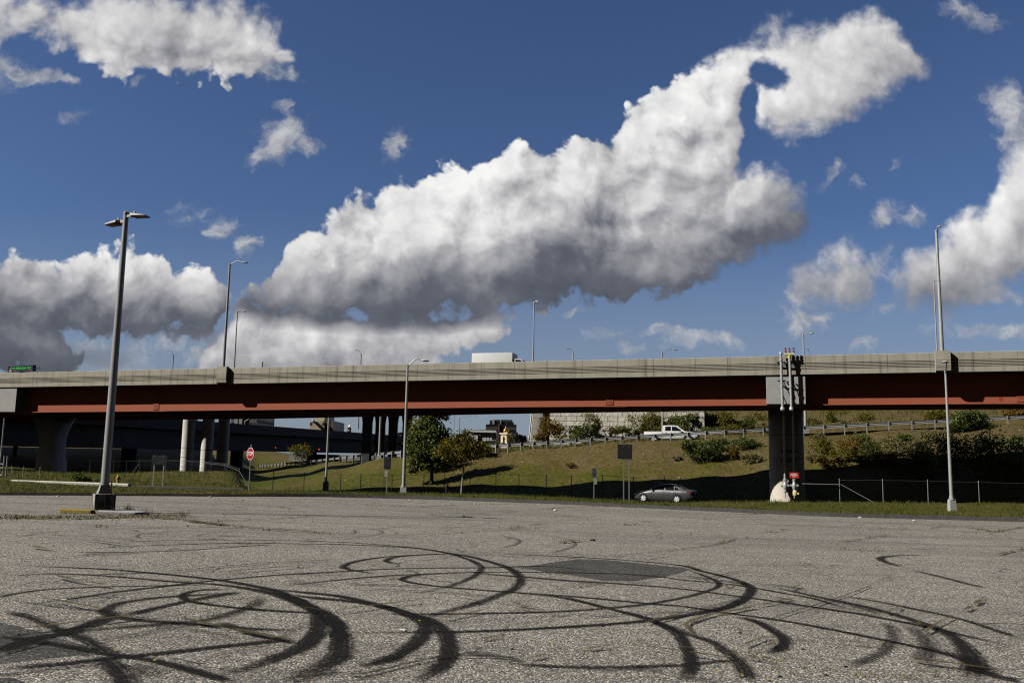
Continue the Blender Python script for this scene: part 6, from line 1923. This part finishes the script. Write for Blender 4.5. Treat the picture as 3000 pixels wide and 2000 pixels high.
M['rubber'] = strip_mat('tyre rubber on asphalt', (.016, .015, .014), .36, None, 1.0)
M['crack'] = strip_mat('dark crack', (.022, .020, .016), .22)
M['weedline'] = strip_mat('weedy crack', (.125, .098, .036), .3, (.075, .066, .034), 1.35)
LIFT = [0.003]
def strip(txt, w, s, mat, name, fade=(0.12, 0.12), label=None):
    """flat strip along a traced line; w and s may be (start, middle, end)"""
    q = spline(parse(txt))
    LIFT[0] += 0.00022
    P_ = [on_lot(x, min(y, 1640)) for x, y in q]
    # drop doubles
    P2 = [P_[0]]
    for p in P_[1:]:
        if (p - P2[-1]).length > 0.01: P2.append(p)
    P_ = P2; N = len(P_)
    if N < 2: return
    L = [0.0]
    for a, b in zip(P_, P_[1:]): L.append(L[-1] + (b - a).length)
    tri = lambda v, k: v if isinstance(v, (int, float)) else (v[0] + (v[1] - v[0]) * k * 2 if k < .5 else v[1] + (v[2] - v[1]) * (k * 2 - 1))
    mb = MB(); mb.uv = []; st = []
    nrm = Vector((0.0127, 0.0108, 1)).normalized()
    for i, p in enumerate(P_):
        t = (P_[min(i + 1, N - 1)] - P_[max(0, i - 1)]).normalized(); sd = nrm.cross(t).normalized()
        k = L[i] / L[-1]; ww = tri(w, k) * .5 * (1.0 if 'rubber' in mat.name else 1.1)
        f = 1.0
        if fade[0] and k < fade[0]: f = k / fade[0]
        if fade[1] and k > 1 - fade[1]: f = min(f, (1 - k) / fade[1])
        for v in (-1, 0, 1):
            mb.v.append(tuple(p + sd * ww * v + nrm * LIFT[0])); mb.uv.append((L[i], v)); st.append(tri(s, k) * (f ** .7))
    for i in range(N - 1):
        for j in (0, 1):
            a = i * 3 + j; mb.f.append((a, a + 1, a + 4, a + 3))
    o = mb.build(name, mat, recalc=False)
    at_ = o.data.attributes.new('strength', 'FLOAT', 'POINT'); at_.data.foreach_set('value', st)
    tag(o, label, None, kind='structure')
    return P_

# darker square patches of newer asphalt
n = new_mat('newer asphalt patch')
vr = n.node('ShaderNodeTexVoronoi'); n.put(vr.inputs['Vector'], n.pos); vr.inputs['Scale'].default_value = 75.0
cs = n.node('ShaderNodeSeparateColor'); n.put(cs.inputs[0], vr.outputs['Color'])
c = n.ramp(cs.outputs[0], [(0, (.030, .029, .027)), (.6, (.085, .081, .073)), (.92, (.15, .142, .125)), (1.0, (.34, .32, .28))])
c = n.vec('SCALE', c, scale=n.mad(n.sub(n.noise(n.pos, 1.4, 7.0, .65), .5), 1.3, 1.05))
n.put(n.bsdf.inputs['Base Color'], c); n.bsdf.inputs['Roughness'].default_value = .92; n.bsdf.inputs['Specular IOR Level'].default_value = .1
at_ = n.node('ShaderNodeAttribute'); at_.attribute_name = 'strength'
al = n.step(n.add(at_.outputs['Fac'], n.mul(n.sub(n.noise(n.pos, 9.0, 7.0, .7), .5), 1.1)), .30, .62)
tr = n.node('ShaderNodeBsdfTransparent'); mx = n.node('ShaderNodeMixShader'); n.put(mx.inputs[0], n.mul(al, .93))
n.t.links.new(tr.outputs[0], mx.inputs[1]); n.t.links.new(n.bsdf.outputs[0], mx.inputs[2]); n.t.links.new(mx.outputs[0], n.out.inputs[0])
M['patch'] = n.m
def patch(txt, lift):
    pts = [on_lot(*p) for p in parse(txt)]
    nrm = Vector((0.0127, 0.0108, 1)).normalized()
    # roughened outline
    o = []
    for a, b in zip(pts, pts[1:] + pts[:1]):
        for k in range(6):
            p = a.lerp(b, k / 6); o.append(p + Vector((random.uniform(-.02, .02), random.uniform(-.03, .03), 0)) + nrm * lift)
    cen = sum(o, Vector()) / len(o); N = len(o)
    mb = MB(); st = []
    for k, s_ in ((1.0, 0.0), (.93, .75), (.0, 1.0)):
        for p in o: mb.v.append(tuple(cen + (p - cen) * k)); st.append(s_)
    for r_ in (0, 1):
        for j in range(N):
            a, b = r_ * N + j, r_ * N + (j + 1) % N; mb.f.append((a, b, b + N, a + N))
    ob = mb.build('asphalt_patch', M['patch'], recalc=False)
    at_ = ob.data.attributes.new('strength', 'FLOAT', 'POINT'); at_.data.foreach_set('value', st)
    tag(ob, 'dark patch of newer asphalt', None, kind='structure')
patch('B1180,283 1630,225 1820,230 2352,283 C75,300 B2250,352 2010,383 1800,378 1600,345 1400,318', .0016)
patch('A-300,640 0,662 130,690 320,740 690,850 600,892 300,920 0,955 -400,1000', .0018)
patch('A-60,1047 90,1044 150,1070 140,1100 A-80,1120', .002)

MK = [
 ('A580,132 700,118 1000,104 1400,97 1900,98 2352,112 B250,128 500,150 640,170 760,195 900,240 965,285 940,330 880,365 780,405 640,440 400,490 250,515', (.2,.26,.3), (.75,.95,.6)),
 ('A445,176 600,160 900,140 1300,126 1700,118 1990,122 2352,128 B300,140 560,158 750,190 900,215 1050,255 1150,290 1225,340 1235,390 1180,440 1080,480 900,545 700,595 520,640 300,670 0,735', (.22,.34,.36), (.85,.95,.7)),
 ('A445,176 600,181 900,179 1200,171 1500,153 1900,126', .18, .75),
 ('A0,272 300,280 700,297 1000,320 1300,350 1500,372 1700,405 1900,450 2060,520 2170,590 2200,660 2180,740 2100,820 1950,895 1750,965 1550,1025 1350,1100', (.26,.32,.42), (.95,1.1,1.0)),
 ('A0,318 400,328 800,350 1200,385 1500,405 1750,440 1950,490 2150,570 2290,650 2345,740 2352,820 2330,900 2250,960 2050,1040 1850,1120', (.22,.34,.5), (.75,1.0,.85)),
 ('A1900,452 2080,525 2200,580 2300,660 2340,740 2335,830', .34, .95),
 ('A0,350 300,333 700,335 1000,325 1200,340', .18, .55),
 ('A0,505 20,488 60,475 300,440 700,420 1100,412 1400,405', .2, .65),
 ('A0,578 250,535 500,500 800,455 1100,420 1400,385 1600,365 1900,340 2352,315 B300,298 700,290 1000,288 1300,278 1500,285 1650,300 1800,318', .23, .9),
 ('A1750,432 2000,408 2352,370 B300,345 600,330 900,320 1200,318 1500,322 1900,330 2200,352 C0,372 300,400 480,425 700,465 900,500 1100,560 1300,610', .23, .88),
 ('B800,195 600,197 300,215 100,245 18,278 60,303 200,325 300,336', .28, .9),
 ('B800,190 550,200 380,215 310,238 340,255 430,262', .26, .7),
 ('B900,322 600,335 480,345 420,370 480,390 650,415 900,437 1200,460 1500,480 1800,505 2100,535 2352,555 C300,600 600,640 900,690 1200,750 1500,810 1800,880 2000,950 2200,1010 2352,1060', (.26,.24,.24), .95),
 ('B780,300 860,310 950,325 1100,340 1300,355 1600,380 2000,405 2352,435 C300,475 600,515 900,560 1200,605 1500,660 1750,710 2000,770 2352,850', (.34,.24,.26), .95),
 ('B820,195 1100,193 1400,205 1700,220 2000,240 2352,275 C120,310 250,340 400,385 470,430 450,480 400,520 300,560 150,595 0,620 B2000,665 1500,700 1000,725 500,735 0,735 A2000,722', (.2,.32,.22), (.7,.8,.7)),
 ('C0,290 100,325 200,365 250,395 230,425 150,455 0,495 B2100,540 1800,570 1500,590 1100,602 600,608 0,604', .22, .65),
 ('A1750,430 1950,445 2150,465 2352,487 B250,545 450,605 600,650 700,720 740,800 740,880 700,950 600,1030 450,1110', .34, .78),
 ('A1900,460 2200,500 2352,512 B200,540 400,590 540,650 575,700 540,780 440,860 300,930 130,975 0,1000', .34, .78),
 ('A1650,440 1400,442 1285,465 1262,490 1320,520 1500,550 1800,580 2150,600 B0,606', .24, .75),
 ('A1650,455 1400,475 1100,495 850,530 745,570 728,600 820,630 1000,655 1400,685 1800,715 2150,725', .32, .88),
 ('A1680,452 1450,490 1200,540 950,600 850,625', .3, .75),
 ('A1800,480 1750,540 1600,600 1400,650 1000,690 600,720 300,770 0,795', .36, .5),
 ('A0,582 200,630 400,710 600,790 700,850 800,900', .34, .62),
 ('A-100,755 0,766 200,790 500,840 750,885 1000,920 1200,965 1500,1050 1650,1110', .26, .95),
 ('A800,610 600,690 400,750 200,790 0,880', .42, .75),
 ('A-60,990 400,955 700,920 900,900 1200,870 1500,835 1900,795 2050,790', .26, .8),
 ('A-100,1040 200,1010 500,975 800,940', .2, .5),
 ('A1500,660 1700,730 1900,780 2050,810', .3, .62),
 ('A700,900 780,970 840,1040 880,1120', .4, .68),
 ('A100,520 400,560 600,580 740,575', .2, .45),
 ('A800,960 1000,1000 900,1060', .5, .45),
 ('B1100,950 1300,962 1600,975 2000,972 2352,960 C250,935 480,920', .18, .68),
 ('C350,620 500,660 600,710 690,770 700,820 650,860 560,890', .28, .75),
 ('B1150,470 1500,492 1800,560 2050,625 2200,680 2330,760 C30,860 60,940 40,1000 -20,1090', .28, .75),
 ('B2100,635 2352,735 C200,800 300,870 400,960 470,1100', .32, .62),
 ('C470,410 700,440 950,495 1200,545 1450,610 1700,690 1850,760 1950,850 2000,920 2000,1000 1960,1100', (.28,.3,.5), (.85,.9,.85)),
 ('C1050,478 1300,515 1600,575 1900,640 2150,720 2352,790', .22, .88),
 ('C1350,650 1430,700 1450,780 1380,870 1250,930 1080,985', .34, .48),
 ('C1560,690 1660,760 1690,850 1640,960', .5, .42),
 ('C1780,205 1600,202 1450,207 1375,218 1362,232 1410,255 1500,280 1560,290', (.18,.42,.3), .85),
 ('C1570,305 1750,345 2000,410 2120,435', .3, .58),
 ('C2120,455 2250,485 2352,510', .26, .35),
 ('C700,780 900,800 1100,830', .2, .38),
 ('C200,700 400,720 560,740', .2, .3),
 ('B600,-10 260,20 100,28 92,48 0,62', .2, .42),
 ('A1900,-20 2200,0 B200,22 282,42 250,60 100,80 0,94', .2, .4),
 ('B100,10 300,22 385,45 330,70 200,86', .2, .35),
 ('B1050,65 1180,85 1232,106 1180,135 1080,157', .26, .45),
 ('B1250,52 1500,80 1610,118 1560,157 1400,197', .26, .4),
 ('A0,66 150,72 250,55 500,33 900,20', .18, .45),
 ('A330,65 600,72 850,92 965,112', .18, .42),
 ('A1300,32 1000,55 945,70 970,85 1100,87', .22, .42),
 ('A1700,30 1450,52 1360,72 1400,80', .2, .4),
 ('B480,10 560,35 580,48 500,58', .18, .32),
 ('B760,-10 700,18 650,32', .18, .32),
 ('B950,15 990,32 960,45', .18, .32),
 ('C1780,80 1500,90 1480,105 1560,125 1700,140', .2, .22),
 ('C2100,95 2220,115 2240,135', .2, .22),
 ('A600,560 1000,640 1400,690', .24, .4),
 ('A1900,360 1960,350 2352,330', .16, .35),
]
MK += [
 ('A200,300 700,318 1200,345 1500,360', .14, .4), ('A0,425 300,400 700,385 1100,380', .16, .4), ('A0,640 300,560 700,490 1100,450 1500,420', .2, .38),
 ('A300,900 700,800 1100,720 1500,640 1750,560 1850,490', .26, .4), ('A900,1080 1300,960 1700,850 2000,740 2120,640', .24, .35), ('A500,700 900,690 1300,720 1700,790', .22, .4),
 ('B-50,560 300,560 800,545 1300,520 1700,500', .16, .35), ('B100,700 500,690 900,660 1300,630 1700,640', .2, .35), ('B0,440 300,445 700,465 1100,500', .18, .5), ('B0,405 300,412 640,425', .2, .6),
 ('B1600,640 1900,620 2200,600 C60,570 300,545', .18, .4), ('B900,850 1300,800 1700,760 2100,720', .2, .22), ('B2000,640 2352,600 C200,560 420,500', .22, .4),
 ('C0,350 200,372 470,410', .2, .75), ('C480,400 700,420 860,448', .26, .55), ('C940,500 1200,560 1380,620', .3, .5), ('C0,590 200,585 320,560 410,520', .28, .5),
 ('C1400,640 1560,700 1680,800 1700,940 1640,1080', .45, .3), ('C1980,980 2150,1040 2352,1082', .3, .8), ('C1880,880 2000,960 2200,1020', .4, .55), ('C1600,830 1800,870 2000,930', .3, .45),
 ('A2300,880 2200,960 2000,1050', .4, .4), ('A2352,1000 2150,1040 1950,1090', .3, .5), ('B0,960 200,940 420,900 600,870', .24, .4), ('B-20,1060 150,1050 320,1000 500,960', .2, .4),
 ('A500,105 900,85 1300,80', .14, .3), ('A1600,60 2100,70 2352,85 B300,105 560,140', .16, .4), ('B1100,180 1400,190 1900,215 2352,262', .14, .5), ('B600,215 800,205 1000,185', .12, .4)]
for i, (txt, w, s) in enumerate(MK):
    mul = lambda v, f, c_: tuple(min(c_, q * f) for q in v) if isinstance(v, tuple) else min(c_, v * f)
    big_ = max(s) if isinstance(s, tuple) else s
    w = mul(w, .88, 9); s = mul(s, 1.03 if big_ > .8 else 1.38, 1.05)
    strip(txt, w, s, M['rubber'], 'tyre_mark', label='black rubber tyre mark curving over the asphalt')
CRK = ['A100,245 400,225 700,200 1000,186', 'B-20,1003 130,985', 'B0,1040 150,1035 300,1005 450,965 700,920 1050,912 1250,940', 'A0,890 150,850 330,800', 'B1820,220 2000,200 2200,180 2352,162 C0,160 200,138 380,92',
       'C2240,230 2352,237', 'C890,245 950,248', 'C1540,360 1620,363', 'C1430,400 1490,408', 'A1150,325 1500,292 1850,262 2352,240', 'B780,272 860,265', 'B760,485 800,486', 'A1150,322 1900,265', 'D820,1180 1000,1182 1200,1176',
       'D700,1215 800,1240', 'C100,300 115,480', 'C430,210 700,190']
for txt in CRK:
    strip(txt, .09, .85, M['crack'], 'asphalt_crack', (.05, .05), 'thin dark crack in the asphalt')
WDL = [('D-40,1188 60,1190 140,1193 230,1190 330,1188 420,1195 470,1202 540,1208', .55, .9), ('D160,1186 300,1183 420,1182', .35, .7), ('D470,1203 560,1210 650,1216 760,1224', .22, .8), ('D430,1201 540,1196 620,1193 760,1183', .16, .7),
       ('D740,1156 850,1160 960,1163 1060,1160 1180,1157 1260,1157', .30, .8), ('D960,1164 1050,1170 1180,1174 1280,1176', .24, .75), ('D480,1152 600,1150 690,1153', .2, .5), ('D1240,1171 1300,1166 1400,1162 1440,1160', .3, .7),
       ('D1360,1163 1480,1168 1560,1172', .2, .6), ('D1540,1178 1680,1182 1760,1180', .4, .7), ('D1690,1182 1860,1170 1900,1183', .25, .5), ('C820,495 640,540 400,590 180,630 60,670 25,700 60,740 130,780', (.08,.12,.06), .85), ('B960,800 1120,770 1200,760', .08, .6),
       ('B1260,942 1400,910 1600,880 1800,850 2000,820 2130,800', .10, .75), ('C1100,115 1250,90 1440,70', .16, .7), ('C960,150 1080,162 1250,172 1400,175', .14, .7), ('C200,132 400,95', .12, .6), ('C1290,403 1440,372', .12, .8), ('C2170,205 2250,185 2352,163', .18, .8),
       ('C1700,20 1800,5 1950,10 2080,30 2150,42 2352,8', .22, .75), ('C1525,10 1530,50', .2, .7), ('B0,402 200,382 340,365 480,352', .10, .6), ('B1480,440 1640,420 1800,395', .1, .6), ('B0,95 250,85 500,70 900,45 1250,25 1500,12', .16, .6), ('B580,232 800,200 1200,170 1550,130', .12, .5),
       ('A600,0 760,10 1000,15 1250,8', .2, .6), ('A1250,5 1500,10 1900,35 2352,60', .26, .85), ('C40,55 400,85 900,100', .10, .45), ('C60,800 230,825', .08, .6), ('C80,870 270,888', .08, .6), ('C1220,468 1500,490 1900,530 2352,580', .07, .5), ('C380,145 560,130', .08, .4), ('C1720,290 1790,285', .08, .6), ('C1120,440 1180,430', .07, .6), ('D1150,1200 1500,1190 1800,1186', .12, .4), ('D1900,1210 2100,1200 2300,1206', .14, .45)]
rc = random.Random(41)
dA = (on_lot(1690, 1239) - on_lot(1376, 1275)); dA.z = 0; dA.normalize(); dB = Vector((-dA.y, dA.x, 0))
def to_px(p):
    d = p.normalized(); k = FPX / d.dot(CF); return W0 / 2 + d.dot(CR) * k, H0 / 2 - d.dot(CU) * k
def ground_line(p, d, L, jit):
    o = []; k = int(max(2, L / .8)); off = 0
    for i in range(k + 1):
        off += rc.gauss(0, jit); q = p + d * (L * i / k) + Vector((-d.y, d.x, 0)) * off; q.z = zlot(q.x, q.y)
        if q.y < 4: return None
        o.append('%.1f,%.2f' % to_px(q))
    return 'D' + ' '.join(o)
for k in range(16):
    u = rc.uniform(-.6, .6); Y = rc.choice([rc.uniform(8, 16), rc.uniform(14, 34)]); p = Vector((u * Y, Y, 0)); d = (dA if rc.random() < .6 else dB) * rc.choice([-1, 1])
    txt = ground_line(p, d, rc.uniform(1.5, 7), .05)
    if txt: strip(txt, rc.uniform(.03, .07), rc.uniform(.6, .95), M['crack'], 'asphalt_crack', (.15, .15), 'thin dark crack in the asphalt')
for k in range(75):
    u = rc.uniform(-.6, .6); Y = rc.choice([rc.uniform(7.5, 14), rc.uniform(12, 36)]); p = Vector((u * Y, Y, 0)); d = (dA if rc.random() < .55 else dB) * rc.choice([-1, 1])
    txt = ground_line(p, d, rc.uniform(.3, 1.8), .04)
    if txt: WDL.append((txt, rc.uniform(.05, .11) if Y < 14 else rc.uniform(.08, .2), rc.uniform(.6, .95)))
WP = []
for txt, w, s in WDL:
    q = strip(txt, w, s, M['weedline'], 'weedy_crack', (.1, .1), 'weedy joint in the asphalt with brown grass')
    WP.append((q, w if isinstance(w, float) else w[1], s))

# ------------------------------------------------------------------ grass blades and weeds
n = new_mat('grass blades')
g = n.node('ShaderNodeNewGeometry').outputs['Random Per Island']
big = n.noise(n.pos, .35, 5.0, .6)
sp = n.node('ShaderNodeSeparateXYZ'); n.put(sp.inputs[0], n.pos)
f = n.sub(n.mad(n.sub(big, .5), 1.5, n.mad(g, .55, .36)), n.mul(n.step(sp.outputs[2], -.8, 2.6), .30))
c = n.ramp(f, [(0.0, (.20, .15, .065)), (.3, (.165, .135, .034)), (.55, (.115, .118, .014)), (.8, (.075, .110, .009)), (1.0, (.050, .085, .007))])
n.put(n.bsdf.inputs['Base Color'], c); n.bsdf.inputs['Roughness'].default_value = .7; n.bsdf.inputs['Specular IOR Level'].default_value = .25
tr = n.node('ShaderNodeBsdfTranslucent'); n.put(tr.inputs[0], c); mx = n.node('ShaderNodeMixShader'); mx.inputs[0].default_value = .3
upn = n.vec('NORMALIZE', n.vec('MULTIPLY_ADD', n.node('ShaderNodeNewGeometry').outputs['Normal'], (.35, .35, .2), (0, -.25, 1.0)))
n.put(n.bsdf.inputs['Normal'], upn)
n.t.links.new(n.bsdf.outputs[0], mx.inputs[1]); n.t.links.new(tr.outputs[0], mx.inputs[2]); n.t.links.new(mx.outputs[0], n.out.inputs[0])
M['blades'] = n.m
n = new_mat('dry weed blades')
g = n.node('ShaderNodeNewGeometry').outputs['Random Per Island']
c = n.ramp(n.mad(n.sub(n.noise(n.pos, 1.5, 4.0, .6), .5), 1.2, g), [(0.0, (.13, .085, .020)), (.35, (.20, .145, .030)), (.6, (.115, .105, .016)), (1.0, (.26, .21, .06))])
n.put(n.bsdf.inputs['Base Color'], c); n.bsdf.inputs['Roughness'].default_value = .8; n.bsdf.inputs['Specular IOR Level'].default_value = .15
n.put(n.bsdf.inputs['Normal'], n.vec('NORMALIZE', n.vec('MULTIPLY_ADD', n.node('ShaderNodeNewGeometry').outputs['Normal'], (.35, .35, .2), (0, -.25, 1.0))))
M['weed_blades'] = n.m
rg = random.Random(99)
def blade(mb, p, h, w):
    a = rg.uniform(0, 6.283); d = Vector((math.cos(a), math.sin(a), 0)); ln = Vector((rg.gauss(0, .35), rg.gauss(0, .35), 0)) * h
    i = len(mb.v); mb.v += [tuple(p - d * w), tuple(p + d * w), tuple(p + ln + UP * h)]; mb.f.append((i, i + 1, i + 2))
def tuft(mb, p, n_, h, w, r):
    for _ in range(n_):
        blade(mb, p + Vector((rg.gauss(0, r), rg.gauss(0, r), -.02)), h * rg.uniform(.5, 1.3), w * rg.uniform(.6, 1.3))
mb = MB()
for k in range(9500):
    u = rg.uniform(-.66, .66); ye = edgeY(u)
    d = rg.random() ** 1.3 * 22 + .35
    Y = ye + d
    if Y > 66: continue
    if u > -.12 and d < 1.3 and rg.random() < .8: continue
    den = mnoise.noise((u * Y * .35, Y * .35, 3.0))
    if den < -.25 and rg.random() < .7: continue
    hh = .13 + .10 * max(0, den) + (.05 if 55 < Y < 62 and u > .0 else 0)
    tuft(mb, Vector((u * Y, Y, terrain_z(u, Y))), 5, hh, .016, .14)
go = mb.build('grass', M['blades'], recalc=False); tag(go, 'short rough grass on the verge along the lot', None, kind='stuff')
mb = MB()
for k in range(15000):
    u = rg.uniform(-.62, .66); Y = rg.uniform(60, 100)
    z = terrain_z(u, Y)
    if z > -.2 and u < 0 and Y > 120: continue
    tuft(mb, Vector((u * Y, Y, z)), 3, rg.uniform(.10, .26), .028, .2)
for k in range(5000):
    u = rg.uniform(-.05, .66); Y = rg.uniform(98, 132)
    tuft(mb, Vector((u * Y, Y, terrain_z(u, Y))), 4, rg.uniform(.25, .7), .04, .3)
go = mb.build('dry_grass', M['blades'], recalc=False); tag(go, 'dry tufted grass covering the banks', None, kind='stuff')
mb = MB()
for q, w, s in WP:
    for a, b in zip(q, q[1:]):
        L = (b - a).length
        for k in range(int(min(60, L * 7 * s)) + (1 if rg.random() < .5 else 0)):
            p = a.lerp(b, rg.random()) + Vector((rg.gauss(0, w * .22), rg.gauss(0, w * .22), 0))
            if mnoise.noise((p.x * .9, p.y * .9, 8)) < -.05: continue
            far = p.y > 20
            tuft(mb, p, 4, (.03 + .05 * rg.random()) * (1.4 if far else .8), .006 if not far else .012, .04 if not far else .07)
for x, y in [(C * 1.0, 0) for C in ()] : pass
for tx, ty, nn_ in [('C', (520, 905), 12), ('C', (600, 930), 14), ('C', (970, 995), 14), ('C', (690, 1000), 9), ('C', (1130, 1025), 9), ('C', (1490, 1045), 12), ('C', (1380, 1040), 8), ('C', (1660, 1040), 8), ('C', (430, 872), 8), ('C', (740, 1035), 6), ('A', (800, 865), 6), ('A', (375, 142), 10), ('B', (350, 368), 8), ('B', (1540, 540), 6), ('B', (1200, 580), 6), ('B', (1470, 450), 8), ('B', (1780, 322), 14), ('B', (1470, 325), 8), ('C', (2290, 568), 8), ('C', (1590, 325), 7), ('C', (60, 290), 14), ('C', (120, 300), 10)]:
    p = on_lot(*zpix(tx, *ty))
    for k in range(nn_):
        tuft(mb, p + Vector((rg.gauss(0, .10), rg.gauss(0, .05), 0)), 5, .045, .005, .03)
# weeds round the lamp island
for k in range(900):
    x = rg.uniform(-20, 430); y = 1186 + rg.gauss(0, 3.5) + (2 if x < 200 else 0)
    tuft(mb, on_lot(x, y), 4, rg.uniform(.02, .09), .012, .07)
for x, y in ((292, 1171), (300, 1176), (216, 1176), (258, 1178), (330, 1180)):
    for k in range(10): tuft(mb, on_lot(x + rg.gauss(0, 4), y + rg.gauss(0, 1)), 4, .22, .008, .06)
go = mb.build('weeds', M['weed_blades'], recalc=False); tag(go, 'small yellow weeds growing from joints in the asphalt', None, kind='stuff')

# ------------------------------------------------------------------ litter and bits
M['paper'] = simple('white paper litter', (.75, .74, .72), .7, 0, .05, 20)
def scrap(p, s, mat, name, label, cat, group):
    bm = bmesh.new(); bmesh.ops.create_icosphere(bm, subdivisions=1, radius=1.0)
    for v in bm.verts:
        k = rg.uniform(.6, 1.2); v.co = Vector((v.co.x * s * 1.3 * k, v.co.y * s * k, v.co.z * s * .6 * k)) + p + UP * s * .3
    mb = MB(); mb.take(bm); o = mb.build(name, mat, origin=tuple(p)); tag(o, label, cat, group)
for x, y, Y in ((1311, 1017 + 92, 82), (1478, 1035, 90), (1200, 1040, 93), (1560, 1080, 81), (1690, 1046, 85), (1895, 1015, 80), (1880, 1030, 79), (1890, 1040, 78), (2342, 985, 80), (793, 1095, 100), (718, 1112, 84), (1040, 1065, 92)):
    p = at(x, y, Y); p.z = tz(p.x, Y) + .05
    scrap(p, .085, M['paper'], 'litter', 'white scrap of litter caught in the grass of the bank', 'litter', 'white litter scattered on the banks')
for x, y in ((133, 1140), (482, 1142), (940, 1150), (1090, 1158), (1275, 1172), (1975, 1189), (2100, 1196), (540, 1137.5)):
    scrap(on_lot(x, y), .07, M['paper'], 'litter', 'white scrap of litter lying near the lot edge', 'litter', 'white litter along the lot edge')
p = on_lot(*zpix('B', 425, 722)); mb = MB(); mb.frame_box(p + UP * .012, Vector((.028, -.028, 0)), Vector((.009, .009, 0)), UP * .004); tag(mb.build('paper_scrap', M['paper'], origin=tuple(p)), 'white paper scrap on the asphalt between the tyre marks', 'litter')
p = on_lot(*zpix('A', 440, 514)); mb = MB(); mb.frame_box(p + UP * .012, Vector((.03, 0, 0)), Vector((0, .016, 0)), UP * .004); tag(mb.build('paper_scrap', M['paper'], origin=tuple(p)), 'white paper scrap on the left of the asphalt', 'litter')
p = on_lot(*zpix('B', 1735, 102)); scrap(p, .055, M['black'], 'rubber_scrap', 'black lump lying on the far asphalt above the dark patch', 'debris', None)
M['leaf_yellow'] = simple('fallen yellow leaf', (.50, .33, .02), .6, 0, .1, 20)
for tl, x, y in (('A', 1065, 932), ('B', 1690, 855), ('B', 1300, 788), ('B', 540, 657), ('A', 20, 640), ('A', 1710, 475), ('B', 2210, 942), ('C', 410, 1037), ('C', 590, 1068), ('C', 250, 1010), ('B', 1460, 812), ('A', 800, 865)):
    p = on_lot(*zpix(tl, x, y))
    mb = MB(); a = rg.uniform(0, 6); d = Vector((math.cos(a), math.sin(a), 0)); e = Vector((-d.y, d.x, 0))
    mb.extrude_poly([(-.02, 0), (-.006, .010), (.010, .011), (.027, 0), (.010, -.010), (-.006, -.011)], p + UP * .012, d, e, UP, .003)
    tag(mb.build('fallen_leaf', M['leaf_yellow'], origin=tuple(p)), 'small yellow leaf fallen on the asphalt', 'leaf', 'yellow leaves fallen on the asphalt')
for tl, x, y in (('C', 1120, 972), ('C', 990, 1030), ('B', 1800, 693), ('C', 395, 737), ('C', 830, 850), ('B', 1180, 850), ('C', 670, 1040), ('C', 910, 128), ('C', 1060, 128)):
    p = on_lot(*zpix(tl, x, y)); scrap(p, .016, M['black'], 'rubber_scrap', 'small black crumb of rubber on the asphalt', 'debris', 'black crumbs on the asphalt')
